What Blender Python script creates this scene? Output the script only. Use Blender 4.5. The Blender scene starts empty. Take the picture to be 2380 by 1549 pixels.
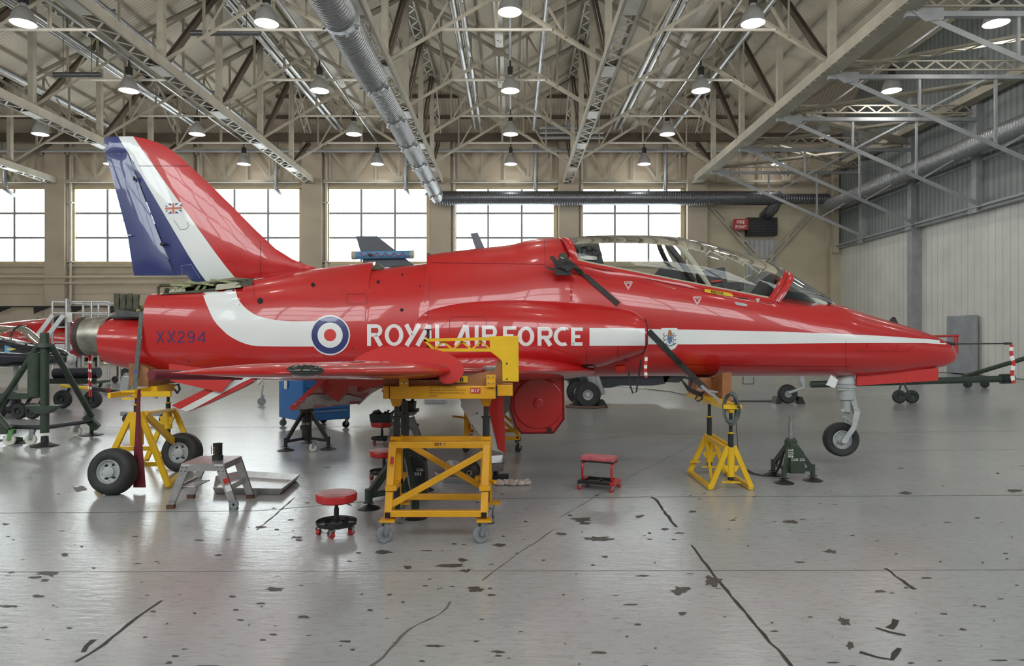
import bpy, bmesh, math, random
from math import sin, cos, pi, radians
from mathutils import Vector, Matrix
from mathutils.bvhtree import BVHTree
S = bpy.context.scene
COL = S.collection
F = 1600.0; HZ = 780.0; CAMH = 1.68
# ---------------------------------------------------------------- camera
cd = bpy.data.cameras.new('camera'); cam = bpy.data.objects.new('camera', cd); COL.objects.link(cam)
cam.location = (0, 0, CAMH); cam.rotation_euler = (pi/2, 0, 0)
cd.sensor_width = 36; cd.lens = F/2380*36; cd.shift_y = 5.5/2380; cd.shift_x = 0
cd.clip_end = 300; cd.clip_start = .05
S.camera = cam
# ---------------------------------------------------------------- view, world
S.view_settings.view_transform = 'Standard'; S.view_settings.look = 'None'
S.view_settings.gamma = 1; S.view_settings.use_curve_mapping = False
S.view_settings.exposure = 0.0
W = bpy.data.worlds.new('world'); S.world = W; W.use_nodes = True
W.node_tree.nodes['Background'].inputs[0].default_value = (.75, .85, 1, 1)
W.node_tree.nodes['Background'].inputs[1].default_value = .6
WIN_E = 6.5      # brightness of the translucent glazing behind the window bars
WIN_NEAR = 7.5   # glazing of the wall behind the photographer
LAMP_E = 1.25
LAMP_W = 105.0

def P(px, py, d):
    "point at distance d in front of the camera seen at photo pixel (px, py)"
    return Vector(((px-1190)/F*d, d, CAMH-(py-HZ)/F*d))
def ground(px, py):
    d = CAMH*F/(py-HZ)
    return Vector(((px-1190)/F*d, d, 0))

# ---------------------------------------------------------------- materials
MATS = {}
def mat(name, col, rough=.5, metal=0, var=.12, scale=6, bump=0, coat=0, emit=None, spec=.5, bscale=None):
    if name in MATS: return MATS[name]
    m = bpy.data.materials.new(name); m.use_nodes = True; MATS[name] = m
    nt = m.node_tree; b = nt.nodes['Principled BSDF']
    b.inputs['Roughness'].default_value = rough; b.inputs['Metallic'].default_value = metal
    b.inputs['Specular IOR Level'].default_value = spec
    if coat:
        b.inputs['Coat Weight'].default_value = coat; b.inputs['Coat Roughness'].default_value = .04
    if emit:
        b.inputs['Emission Color'].default_value = (*emit[:3], 1); b.inputs['Emission Strength'].default_value = emit[3]
    tc = nt.nodes.new('ShaderNodeTexCoord')
    if var:
        n = nt.nodes.new('ShaderNodeTexNoise'); n.inputs['Scale'].default_value = scale; n.inputs['Detail'].default_value = 5
        nt.links.new(tc.outputs['Object'], n.inputs['Vector'])
        mr = nt.nodes.new('ShaderNodeMapRange'); mr.inputs[3].default_value = 1-var; mr.inputs[4].default_value = 1+var
        mr.inputs[1].default_value = .3; mr.inputs[2].default_value = .7
        nt.links.new(n.outputs[0], mr.inputs[0])
        mx = nt.nodes.new('ShaderNodeVectorMath'); mx.operation = 'SCALE'; mx.inputs[0].default_value = col[:3]
        nt.links.new(mr.outputs[0], mx.inputs['Scale']); nt.links.new(mx.outputs[0], b.inputs['Base Color'])
        if bump:
            n2 = nt.nodes.new('ShaderNodeTexNoise'); n2.inputs['Scale'].default_value = bscale or scale*3; n2.inputs['Detail'].default_value = 3
            nt.links.new(tc.outputs['Object'], n2.inputs['Vector'])
            bp = nt.nodes.new('ShaderNodeBump'); bp.inputs['Strength'].default_value = bump; bp.inputs['Distance'].default_value = .01
            nt.links.new(n2.outputs[0], bp.inputs['Height']); nt.links.new(bp.outputs[0], b.inputs['Normal'])
    else:
        b.inputs['Base Color'].default_value = (*col[:3], 1)
    return m

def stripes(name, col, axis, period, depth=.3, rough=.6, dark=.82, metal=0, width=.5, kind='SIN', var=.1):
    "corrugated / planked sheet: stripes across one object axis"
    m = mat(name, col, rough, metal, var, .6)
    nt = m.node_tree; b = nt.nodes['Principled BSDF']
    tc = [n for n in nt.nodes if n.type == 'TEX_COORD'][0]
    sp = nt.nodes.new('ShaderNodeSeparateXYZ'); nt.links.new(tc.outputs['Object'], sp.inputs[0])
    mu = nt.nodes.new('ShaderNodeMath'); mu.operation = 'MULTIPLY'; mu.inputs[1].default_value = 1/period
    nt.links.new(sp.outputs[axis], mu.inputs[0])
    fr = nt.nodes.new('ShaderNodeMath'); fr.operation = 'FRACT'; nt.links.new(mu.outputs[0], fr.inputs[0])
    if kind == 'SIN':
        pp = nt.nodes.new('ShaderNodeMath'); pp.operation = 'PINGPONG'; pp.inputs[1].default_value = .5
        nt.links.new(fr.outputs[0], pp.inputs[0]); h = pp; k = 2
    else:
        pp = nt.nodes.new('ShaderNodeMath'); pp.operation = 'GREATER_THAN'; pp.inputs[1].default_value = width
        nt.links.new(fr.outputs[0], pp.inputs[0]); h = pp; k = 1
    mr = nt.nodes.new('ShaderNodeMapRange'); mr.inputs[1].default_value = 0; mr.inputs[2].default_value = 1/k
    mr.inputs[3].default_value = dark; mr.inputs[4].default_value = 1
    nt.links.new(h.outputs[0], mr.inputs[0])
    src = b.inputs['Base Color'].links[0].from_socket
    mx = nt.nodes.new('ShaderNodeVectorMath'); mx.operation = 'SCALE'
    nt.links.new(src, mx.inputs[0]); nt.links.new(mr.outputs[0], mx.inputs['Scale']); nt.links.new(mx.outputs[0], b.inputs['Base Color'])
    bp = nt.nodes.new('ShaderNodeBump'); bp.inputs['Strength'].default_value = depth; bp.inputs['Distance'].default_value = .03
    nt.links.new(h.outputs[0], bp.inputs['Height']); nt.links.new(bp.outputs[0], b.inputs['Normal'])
    return m

def glass(name, tint=(.97, .98, .98), refl=1.0, dark=0):
    m = bpy.data.materials.new(name); m.use_nodes = True; MATS[name] = m
    nt = m.node_tree; nt.nodes.clear()
    o = nt.nodes.new('ShaderNodeOutputMaterial'); t = nt.nodes.new('ShaderNodeBsdfTransparent'); t.inputs[0].default_value = (*tint, 1)
    g = nt.nodes.new('ShaderNodeBsdfGlossy'); g.inputs['Roughness'].default_value = .02; g.inputs[0].default_value = (refl, refl, refl, 1)
    f = nt.nodes.new('ShaderNodeFresnel'); f.inputs[0].default_value = 1.38
    mx = nt.nodes.new('ShaderNodeMixShader')
    nt.links.new(f.outputs[0], mx.inputs[0]); nt.links.new(t.outputs[0], mx.inputs[1]); nt.links.new(g.outputs[0], mx.inputs[2])
    nt.links.new(mx.outputs[0], o.inputs[0])
    return m

# ---------------------------------------------------------------- mesh helpers
def frame(a, b):
    z = (b-a).normalized(); x = Vector((0, 0, 1)) if abs(z.z) < .95 else Vector((0, 1, 0))
    y = z.cross(x).normalized(); x = y.cross(z).normalized()
    return x, y, z        # x = up-ish, y = sideways
class MB:
    def __init__(s): s.v = []; s.f = []; s.sm = []
    def add(s, vs, fs, smooth=False):
        o = len(s.v); s.v += [Vector(v) for v in vs]
        for f in fs: s.f.append([o+i for i in f]); s.sm.append(smooth)
        return s
    def box(s, c, d, rz=0, M=None):
        x, y, z = d[0]/2, d[1]/2, d[2]/2; c = Vector(c)
        vs = [Vector((i, j, k)) for i in (-x, x) for j in (-y, y) for k in (-z, z)]
        R = M if M is not None else Matrix.Rotation(rz, 3, 'Z')
        return s.add([R @ v + c for v in vs], [(0,1,3,2),(4,6,7,5),(0,4,5,1),(2,3,7,6),(0,2,6,4),(1,5,7,3)])
    def bx(s, x0, x1, y0, y1, z0, z1):
        return s.box(((x0+x1)/2, (y0+y1)/2, (z0+z1)/2), (abs(x1-x0), abs(y1-y0), abs(z1-z0)))
    def bar(s, a, b, w, h=None, ext=0):
        "straight box bar from a to b: w sideways, h up"
        a = Vector(a); b = Vector(b); h = h or w; x, y, z = frame(a, b); a = a-z*ext; b = b+z*ext
        vs = [p+x*i*h/2+y*j*w/2 for p in (a, b) for i, j in ((-1,-1),(-1,1),(1,1),(1,-1))]
        return s.add(vs, [(0,1,2,3),(7,6,5,4),(0,4,5,1),(1,5,6,2),(2,6,7,3),(3,7,4,0)])
    def angle(s, a, b, w, t=.012):
        "L-section steel"
        a = Vector(a); b = Vector(b); x, y, z = frame(a, b)
        s.bar(a+y*w/2, b+y*w/2, t, w); return s.bar(a+x*w/2, b+x*w/2, w, t)
    def cyl(s, a, b, r, r2=None, n=12, cap=True, smooth=True):
        a = Vector(a); b = Vector(b); r2 = r if r2 is None else r2; x, y, z = frame(a, b)
        vs = [p+(x*cos(2*pi*i/n)+y*sin(2*pi*i/n))*q for p, q in ((a, r), (b, r2)) for i in range(n)]
        s.add(vs, [(i, (i+1) % n, n+(i+1) % n, n+i) for i in range(n)], smooth)
        if cap:
            o = len(s.v)-2*n; s.f += [[o+i for i in range(n)][::-1], [o+n+i for i in range(n)]]; s.sm += [False, False]
        return s
    def tube(s, pts, r, n=8, closed=False, smooth=True, flat=None):
        "swept tube; flat=(w,h) makes a strap"
        pts = [Vector(p) for p in pts]; N = len(pts); rings = []; prev = None
        for i, p in enumerate(pts):
            if closed: t = pts[(i+1) % N]-pts[i-1]
            else: t = pts[min(i+1, N-1)]-pts[max(i-1, 0)]
            t.normalize()
            if prev is None:
                x, y, z = frame(Vector((0,0,0)), t)
            else:
                x = (prev-t*prev.dot(t)).normalized(); y = t.cross(x)
            prev = x; rr = r[i] if isinstance(r, (list, tuple)) else r
            if flat: rings.append([p+x*a*flat[1]/2+y*b*flat[0]/2 for a, b in ((-1,-1),(-1,1),(1,1),(1,-1))])
            else: rings.append([p+(x*cos(2*pi*k/n)+y*sin(2*pi*k/n))*rr for k in range(n)])
        m = 4 if flat else n
        fs = []
        for i in range(N if closed else N-1):
            j = (i+1) % N
            fs += [(i*m+k, i*m+(k+1) % m, j*m+(k+1) % m, j*m+k) for k in range(m)]
        if not closed: fs += [tuple(range(m))[::-1], tuple((N-1)*m+k for k in range(m))]
        return s.add([v for q in rings for v in q], fs, smooth and not flat)
    def lathe(s, prof, c=(0,0,0), ax=(0,0,1), n=24, smooth=True):
        "prof: (radius, along axis)"
        c = Vector(c); ax = Vector(ax).normalized(); x, y, z = frame(Vector((0,0,0)), ax); vs = []
        for r, h in prof: vs += [c+z*h+(x*cos(2*pi*i/n)+y*sin(2*pi*i/n))*max(r, 1e-4) for i in range(n)]
        return s.add(vs, [(k*n+i, k*n+(i+1) % n, (k+1)*n+(i+1) % n, (k+1)*n+i) for k in range(len(prof)-1) for i in range(n)], smooth)
    def prism(s, poly, off, smooth=False):
        "poly: list of 3-D points, extruded by vector off"
        n = len(poly); off = Vector(off); a = [Vector(p) for p in poly]
        s.add(a+[p+off for p in a], [tuple(range(n)), tuple(range(2*n-1, n-1, -1))]+[(i, n+i, n+(i+1) % n, (i+1) % n) for i in range(n)], smooth)
        return s
    def loft(s, rings, cap0=True, cap1=True, smooth=True, closed=True):
        n = len(rings[0]); m = len(rings); kk = n if closed else n-1
        fs = [(i*n+k, i*n+(k+1) % n, (i+1)*n+(k+1) % n, (i+1)*n+k) for i in range(m-1) for k in range(kk)]
        s.add([v for r in rings for v in r], fs, smooth)
        o = len(s.v)-n*m
        if cap0: s.f.append([o+k for k in range(n)][::-1]); s.sm.append(False)
        if cap1: s.f.append([o+(m-1)*n+k for k in range(n)]); s.sm.append(False)
        return s
    def ball(s, c, r, n=12, m=8, M=None):
        rx, ry, rz = r if isinstance(r, (tuple, list)) else (r, r, r); c = Vector(c); vs = []
        for j in range(m+1):
            t = pi*j/m
            for i in range(n):
                v = Vector((rx*sin(t)*cos(2*pi*i/n), ry*sin(t)*sin(2*pi*i/n), rz*cos(t)))
                vs.append(c+(M @ v if M is not None else v))
        return s.add(vs, [(j*n+i, (j+1)*n+i, (j+1)*n+(i+1) % n, j*n+(i+1) % n) for j in range(m) for i in range(n)], True)
    def build(s, name, m, parent=None, world=True):
        off = root_loc(parent) if (parent is not None and world) else Vector((0,0,0))
        me = bpy.data.meshes.new(name); me.from_pydata([v-off for v in s.v], [], s.f)
        me.polygons.foreach_set('use_smooth', s.sm)
        if any(s.sm): me.set_sharp_from_angle(angle=radians(40))
        me.materials.append(m if not isinstance(m, str) else MATS[m]); me.validate(); me.update()
        o = bpy.data.objects.new(name, me); COL.objects.link(o)
        if parent is not None: o.parent = parent
        return o
def root_loc(o):
    v = Vector((0,0,0))
    while o is not None: v = v+o.location; o = o.parent
    return v
def fix(o):
    "consistent outward normals and merged seams"
    bm = bmesh.new(); bm.from_mesh(o.data); bmesh.ops.remove_doubles(bm, verts=bm.verts, dist=1e-5)
    bmesh.ops.recalc_face_normals(bm, faces=bm.faces); bm.to_mesh(o.data); bm.free(); return o
def bevel(o, w=.01, seg=2):
    md = o.modifiers.new('bevel', 'BEVEL'); md.width = w; md.segments = seg; md.limit_method = 'ANGLE'; return o
def tag(o, label=None, cat=None, group=None, kind=None):
    if label: o['label'] = label
    if cat: o['category'] = cat
    if group: o['group'] = group
    if kind: o['kind'] = kind
    return o
def thing(name, label, cat, loc=(0,0,0), rz=0, group=None):
    o = bpy.data.objects.new(name, None); COL.objects.link(o); o.location = loc; o.rotation_euler = (0,0,rz)
    o.empty_display_size = .1
    return tag(o, label, cat, group)
def struct(name, mb, m):
    return tag(mb.build(name, m), kind='structure')
def dup(o, loc=None, rz=None, label=None, group=None, parent=None):
    c = o.copy(); COL.objects.link(c)
    if parent is not None: c.parent = parent
    for ch in list(o.children): dup(ch, parent=c)
    if loc is not None: c.location = loc
    if rz is not None: c.rotation_euler = (0,0,rz)
    if label: c['label'] = label
    if group: c['group'] = group
    return c
def text_mesh(txt, size, bold=0, align='LEFT', shear=0):
    "flat letters as 2-D triangles (verts, faces)"
    cu = bpy.data.curves.new('txt', 'FONT'); cu.body = txt; cu.size = size; cu.offset = bold; cu.align_x = align; cu.shear = shear
    cu.resolution_u = 3
    o = bpy.data.objects.new('txt', cu); COL.objects.link(o)
    dg = bpy.context.evaluated_depsgraph_get(); me = bpy.data.meshes.new_from_object(o.evaluated_get(dg))
    vs = [v.co.copy() for v in me.vertices]; fs = [list(p.vertices) for p in me.polygons]
    bpy.data.objects.remove(o); bpy.data.meshes.remove(me); return vs, fs
def sign_text(txt, o, u, v, h, width=None, bold=0):
    "MB with letters: origin o, right u, up v (unit vectors), cap height h, optional overall width"
    vs, fs = text_mesh(txt, 1, bold)
    x0 = min(a.x for a in vs); x1 = max(a.x for a in vs); y0 = min(a.y for a in vs); y1 = max(a.y for a in vs)
    sy = h/(y1-y0); sx = (width/(x1-x0)) if width else sy
    o = Vector(o); u = Vector(u); v = Vector(v)
    return MB().add([o+u*(a.x-x0)*sx+v*(a.y-y0)*sy for a in vs], fs)
ORD = ['first', 'second', 'third', 'fourth', 'fifth', 'sixth', 'seventh', 'eighth']

# ---------------------------------------------------------------- palette
mat('cream_steel', (.37, .34, .275), .55, 0, .14, 1.5)
mat('brown_shaded_steel', (.10, .075, .055), .6, 0, .2, 2)  # roof beam brown; on the truss diagonals the colour also carries their shade
mat('grey_steel', (.30, .31, .32), .45, 0, .15, 2)
mat('wall_beige', (.45, .385, .30), .8, 0, .1, .7)
mat('wall_cream', (.48, .42, .31), .8, 0, .12, .7)
mat('galvanised', (.30, .31, .32), .42, .6, .2, 9)
mat('duct_dark', (.16, .165, .18), .35, .8, .15, 9)
mat('chrome', (.75, .75, .77), .15, 1, .05, 5)
mat('alu', (.52, .52, .53), .38, .85, .12, 12)
mat('black', (.015, .015, .017), .45, 0, .2, 10)
mat('rubber', (.022, .022, .024), .6, 0, .25, 12, .1)
mat('dark_void', (.006, .006, .007), .8, 0, 0)
mat('pipe_white', (.50, .47, .41), .4, 0, .1, 3)
# ================================================================ hangar shell
WALL = 41.0; XR = 19.1; XL = -38.0; YN = -5.0
BAY = 7.56
def XB(k): return -4.3+BAY*k            # main truss positions
ZE = 13.45; ZRIDGE = 15.9; ZVAL = 13.75; YR = 37.2
ZB = CAMH+9.1                            # truss bottom chord centre
ZT = ZRIDGE-.3
NODES = [37.0, 32.43, 27.86, 23.29, 18.72, 14.15, 9.58, 5.0, .4]

# floor -------------------------------------------------------------
def floor_material():
    m = bpy.data.materials.new('painted_concrete'); m.use_nodes = True; nt = m.node_tree; b = nt.nodes['Principled BSDF']
    tc = nt.nodes.new('ShaderNodeTexCoord'); N = nt.nodes.new; L = nt.links.new
    def noise(scale, detail=5, rough=.55, dist=0, vec=None):
        n = N('ShaderNodeTexNoise'); n.inputs['Scale'].default_value = scale; n.inputs['Detail'].default_value = detail
        n.inputs['Roughness'].default_value = rough; n.inputs['Distortion'].default_value = dist
        L(vec or tc.outputs['Object'], n.inputs['Vector']); return n.outputs[0]
    def rng(s, a, b_, c, d):
        r = N('ShaderNodeMapRange'); [setattr(r.inputs[i+1], 'default_value', q) for i, q in enumerate((a, b_, c, d))]
        L(s, r.inputs[0]); return r.outputs[0]
    def mix(f, a, b_):
        x = N('ShaderNodeMix'); x.data_type = 'RGBA'
        if isinstance(f, float): x.inputs[0].default_value = f
        else: L(f, x.inputs[0])
        for i, q in ((6, a), (7, b_)):
            if isinstance(q, tuple): x.inputs[i].default_value = (*q, 1)
            else: L(q, x.inputs[i])
        return x.outputs[2]
    base = mix(rng(noise(.25, 4), .35, .65, 0, 1), (.365, .382, .394), (.44, .456, .465))
    base = mix(rng(noise(2.2, 6, .65), .45, .75, 0, .45), base, (.34, .34, .34))
    mp = N('ShaderNodeMapping'); mp.inputs['Scale'].default_value = (1.2, 3.5, 1); L(tc.outputs['Object'], mp.inputs[0])
    base = mix(rng(noise(9, 5, .7, .3, mp.outputs[0]), .52, .75, 0, .5), base, (.15, .145, .13))
    L(base, b.inputs['Base Color'])
    ro = N('ShaderNodeMath'); ro.operation = 'ADD'; L(rng(noise(1.3, 4, .55), 0, 1, .10, .36), ro.inputs[0])
    ro.inputs[1].default_value = 0; b.inputs['Roughness'].default_value = .17
    bp = N('ShaderNodeBump'); bp.inputs['Strength'].default_value = .28; bp.inputs['Distance'].default_value = .012
    L(noise(5, 6, .6, 0, mp.outputs[0]), bp.inputs['Height']); L(bp.outputs[0], b.inputs['Normal'])
    b.inputs['Specular IOR Level'].default_value = .6
    return m
struct('floor', MB().bx(XL-.5, XR+.5, YN-.5, WALL+.5, -.2, 0), floor_material())

# roof --------------------------------------------------------------
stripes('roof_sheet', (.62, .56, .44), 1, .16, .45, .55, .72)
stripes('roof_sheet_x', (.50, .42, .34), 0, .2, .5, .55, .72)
XS_R = [XB(k) for k in range(-5, 4)]
roof = MB(); hip = MB()
for k in range(-5, 4):
    xr = XB(k); xv = xr+BAY/2; xr2 = XB(k+1)
    for a, b in ((xr, xv), (xr2, xv)):
        lo, hi = (a, b) if a < b else (b, a); za = ZRIDGE
        if min(a, b) > XR+.5 or max(a, b) < XL-4: continue
        roof.add([(a, YN-1, ZRIDGE), (b, YN-1, ZVAL), (b, WALL-.2, ZVAL), (a, YR, ZRIDGE)], [(0,1,2,3)])
        roof.add([(a, YN-1, ZRIDGE+.12), (b, YN-1, ZVAL+.12), (b, WALL-.2, ZVAL+.12), (a, YR, ZRIDGE+.12)], [(3,2,1,0)])
    hip.add([(xr-BAY/2, WALL-.2, ZVAL), (xr+BAY/2, WALL-.2, ZVAL), (xr, YR, ZRIDGE)], [(0,1,2)])
    hip.add([(xr-BAY/2, WALL-.2, ZVAL), (xr+BAY/2, WALL-.2, ZVAL), (xr, WALL-.2, ZVAL-.35)], [(2,1,0)])
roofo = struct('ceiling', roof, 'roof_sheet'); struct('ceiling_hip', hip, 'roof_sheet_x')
lid = MB().bx(XL-1, XR+1, YN-1, WALL+1, 16.6, 16.7); struct('ceiling_outer', lid, 'wall_beige')

# far wall with window openings --------------------------------------
WZ0, WZ1 = 6.04, 10.42
stripes('wall_sheet', (.53, .45, .35), 2, 2.05, .25, .75, .8, kind='STEP', width=.02)
WINC = [XB(k)+BAY/2+.1 for k in range(-5, 2)]; WW = 6.02
def window_wall(y, yo, name, xs):
    mb = MB(); y0, y1 = min(y, yo), max(y, yo)
    mb.bx(XL, XR, y0, y1, 0, WZ0); mb.bx(XL, XR, y0, y1, WZ1, 17)
    edges = [XL]
    for c in xs: edges += [c-WW/2, c+WW/2]
    edges.append(XR)
    for a, b in zip(edges[::2], edges[1::2]):
        if b > a: mb.bx(a, b, y0, y1, WZ0, WZ1)
    struct(name, mb, 'wall_sheet')
window_wall(WALL, WALL+.35, 'wall_back', WINC)
window_wall(YN, YN-.35, 'wall_front', WINC+[XB(2)+BAY/2])
struct('wall_left', MB().bx(XL-.4, XL, YN, WALL, 0, 17), 'wall_beige')

mat('window_frame', (.50, .42, .27), .6, 0, .1, 3)
mat('window_bar', (.26, .27, .26), .5, 0, .1, 3)
def pane_mat(name, e):
    m = mat(name, (.8, .85, .86), .5, 0, 0)
    nt = m.node_tree; b = nt.nodes['Principled BSDF']; N = nt.nodes.new; L = nt.links.new
    tc = [n for n in nt.nodes if n.type == 'TEX_COORD'][0]
    w = N('ShaderNodeTexWave'); w.inputs['Scale'].default_value = 2.2; w.inputs['Distortion'].default_value = .3; w.bands_direction = 'X'
    L(tc.outputs['Object'], w.inputs[0])
    n = N('ShaderNodeTexNoise'); n.inputs['Scale'].default_value = .5; L(tc.outputs['Object'], n.inputs[0])
    a = N('ShaderNodeMath'); a.operation = 'MULTIPLY_ADD'; a.inputs[1].default_value = .16; L(w.outputs[1], a.inputs[0]); L(n.outputs[0], a.inputs[2])
    r = N('ShaderNodeMapRange'); r.inputs[1].default_value = .3; r.inputs[2].default_value = .9; r.inputs[3].default_value = e*.75; r.inputs[4].default_value = e*1.2
    L(a.outputs[0], r.inputs[0]); L(r.outputs[0], b.inputs['Emission Strength'])
    b.inputs['Emission Color'].default_value = (.90, .98, 1, 1)
    return m
pane_mat('lit_pane', WIN_E); pane_mat('lit_pane_near', WIN_NEAR)
def make_window(n, c, y, sgn, pm):
    fr = MB(); t = .13; x0, x1 = c-WW/2, c+WW/2; ya, yb = y-.08*sgn, y+.2*sgn
    fr.bx(x0-.1, x1+.1, ya, yb, WZ1-.05, WZ1+.12); fr.bx(x0-.1, x1+.1, ya, yb, WZ0-.12, WZ0+.04)
    fr.bx(x0-.1, x0+.12, ya, yb, WZ0, WZ1); fr.bx(x1-.12, x1+.1, ya, yb, WZ0, WZ1)
    o = struct('window_%d' % n, fr, 'window_frame')
    b = MB()
    for i in (1, 2):
        x = x0+(x1-x0)*i/3; b.bx(x-.06, x+.06, y+.02*sgn, y+.14*sgn, WZ0, WZ1)
    for z in (WZ0+1.47, WZ0+2.92): b.bx(x0, x1, y+.03*sgn, y+.13*sgn, z-.06, z+.06)
    for i in range(3):
        x = x0+(x1-x0)*(i+.45)/3; b.bx(x-.012, x+.012, y+.1*sgn, y+.12*sgn, WZ0, WZ1)
    b.build('glazing_bar', MATS['window_bar'], o)
    g = MB().bx(x0, x1, y+.16*sgn, y+.19*sgn, WZ0, WZ1); g.build('pane', MATS[pm], o)
for i, c in enumerate(WINC): make_window(i+1, c, WALL, 1, 'lit_pane')
for i, c in enumerate(WINC+[XB(2)+BAY/2]): make_window(i+21, c, YN, -1, 'lit_pane_near')

# pilasters, sill ledge, pipes on the far wall
n = 0
for k in range(-4, 3):
    x = XB(k)+.12; m = MB().bx(x-.62, x+.55, WALL-.55, WALL, 0, 13.4)
    struct('trim_%d' % (n+1), m, 'wall_beige'); n += 1
    if k == 2: continue
    p = MB().tube([(x+.75, WALL-.28, .2), (x+.75, WALL-.28, 13.2)], .085, 10)
    for z in (2.5, 6, 9.5): p.bx(x+.6, x+.9, WALL-.4, WALL-.02, z, z+.06)
    tag(p.build('drain_pipe', MATS['pipe_white']), 'cream drain pipe down the window wall, %s from the left' % ORD[k+4], 'pipe', 'cream drain pipes on the window wall')
ledge = MB().bx(XL, XB(2)-.4, WALL-.22, WALL, 5.75, 5.9).bx(XL, XB(2)-.4, WALL-.1, WALL, 5.35, 5.4).bx(XL, XB(2), WALL-.12, WALL, 0, .35)
struct('trim_20', ledge, 'wall_cream')
wp = MB()
for z, yy in ((5.1, .64), (4.75, .63)): wp.tube([(XL+1, WALL-yy, z), (XB(2)-1, WALL-yy, z)], .055, 8)
tag(wp.build('wall_pipe', MATS['wall_cream']), 'pair of beige pipes running along the wall under the windows', 'pipe')
rl = MB().bx(XL, XB(2), WALL-.75, WALL-.6, 3.32, 3.4)
for i in range(22): rl.prism([(XL+1.2+i*2.2, WALL-.7, 3.32), (XL+2.1+i*2.2, WALL-.7, 3.32), (XL+1.2+i*2.2, WALL-.7, 2.95)], (0, .05, 0))
tag(rl.build('wall_shelf_rail', MATS['black']), 'dark bracketed rail along the beige wall under the windows', 'rail')
tag(MB().bx(XL, XB(2), WALL-.3, WALL-.22, 1.95, 2.02).build('handrail', MATS['black']), 'lower thin dark rail along the beige wall', 'rail')

# lattice girder on the wall above each window
def girder(name, mb_len, label):
    t = thing(name, label, 'girder')
    a = MB(); z0, z1 = 10.75, 12.6; y = WALL-.62
    a.bx(-3.1, 3.1, y-.08, y+.08, z1-.1, z1+.1); a.build('top_chord', MATS['cream_steel'], t)
    MB().bx(-3.1, 3.1, y-.06, y+.06, z0-.1, z0+.05).build('bottom_chord', MATS['cream_steel'], t)
    for i in range(5):
        x = -2.7+i*1.35; MB().bx(x-.05, x+.05, y-.05, y+.05, z0, z1).build('upright', MATS['cream_steel'], t)
    for i in range(4):
        x = -2.7+i*1.35; p, q = ((x, y-.06, z1), (x+1.35, y-.06, z0)) if i % 2 == 0 else ((x, y-.06, z0), (x+1.35, y-.06, z1))
        MB().bar(p, q, .05, .12).build('diagonal', MATS['cream_steel'], t)
    for x in (-3.0, 3.0): MB().bx(x-.06, x+.06, y, WALL-.005, z1-.3, z1+.1).build('wall_bracket', MATS['cream_steel'], t)
    for x in (-1.35, 1.35): MB().bx(x-.25, x+.25, y-.12, y-.1, z0-.05, z0+.22).build('gusset_plate', MATS['cream_steel'], t)
    return t
bayname = ['at the far left edge', 'left of the tail fin', 'above the tail fin', 'left of the silver duct end', 'in the middle', 'right of the middle', 'beside the big doors']
g0 = None
for k in range(-4, 3):
    lab = 'cream lattice girder on the wall over the window %s' % bayname[max(0, k+4)] if k < 2 else 'cream lattice girder on the windowless wall beside the big doors'
    g0 = g0 or girder('lattice_girder', 6, lab)
    o = g0 if k == -4 else dup(g0)
    o.location = (XB(k)+BAY/2+.1, 0, 0); o['label'] = lab; o['group'] = 'lattice girders along the window wall'
beam = MB().bx(XL, XR, WALL-1.0, WALL-.8, 13.0, 13.35).bx(XL, XR, WALL-1.0, WALL-.9, 13.35, 13.45); struct('trim_21', beam, 'brown_shaded_steel')
dp = MB().tube([(XL, WALL-1.25, 12.35), (XR-.5, WALL-1.25, 12.35)], .09, 8)
tag(dp.build('service_pipe', MATS['grey_steel']), 'thin grey service pipe running along the wall above the windows', 'pipe')
for k in range(-4, 2):
    x = XB(k)+BAY/2+1.9 if k != -4 else XB(k)+5
    m = MB().tube([(x, WALL-.9, 12.9), (x, WALL-.9, 10.6), (x, WALL-.85, 10.2), (x+.1, WALL-.5, 10.0), (x+.1, WALL-.02, 10.0)], .13, 10)
    tag(m.build('flue_pipe', MATS['galvanised']), 'short galvanised downpipe in front of the wall, %s from the left' % ORD[k+4], 'pipe', 'galvanised downpipes')

# ---------------------------------------------------------------- roof steelwork
def laced(mb, a, b, gap=.42, ch=.3, cw=.07, pitch=.5, side='under'):
    "two channels and zigzag lacing"
    a = Vector(a); b = Vector(b); x, y, z = frame(a, b)
    ax, = (y,) if side == 'under' else (x,)
    for s in (-1, 1): 
        if side == 'under': mb.bar(a+y*s*gap/2, b+y*s*gap/2, cw, ch)
        else: mb.bar(a+x*s*gap/2, b+x*s*gap/2, ch, cw)
    L = (b-a).length; n = max(2, int(L/pitch)); off = (-x*ch/2) if side == 'under' else (Vector((0,0,0)))
    for i in range(n):
        s = 1 if i % 2 else -1
        p = a+z*L*i/n+ax*s*gap/2+off; q = a+z*L*(i+1)/n-ax*s*gap/2+off
        mb.bar(p, q, .07 if side == 'under' else .02, .02 if side == 'under' else .06)
        if side == 'under':
            for s2 in (-1,): mb.bar(q-ax*-0.0, q, .02) if False else None
truss_lab = {-4: 'far left roof truss, crossing the upper left corner', -3: 'roof truss ending on the wall left of the tail fin', -2: 'roof truss whose foot meets the wall just behind the fin top',
             -1: 'roof truss running down beside the silver duct', 0: 'roof truss right of the centre, with zigzag lacing underneath', 1: 'narrow roof truss ending on the wall right of the middle windows', 2: 'heavy riveted roof truss beside the door bay'}
truss_lab = {-4: 'cream steel roof truss at the far left, its foot beyond the left frame edge', -3: 'cream laced roof truss ending on the wall left of the tail fin',
             -2: 'cream laced roof truss whose foot meets the wall right behind the fin', -1: 'cream laced roof truss running down to the wall beside the silver duct end',
             0: 'cream laced roof truss right of the centre lamps', 1: 'cream roof truss ending on the wall above the right end of the windows', 2: 'heavy riveted cream roof truss at the edge of the door bay'}
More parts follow.
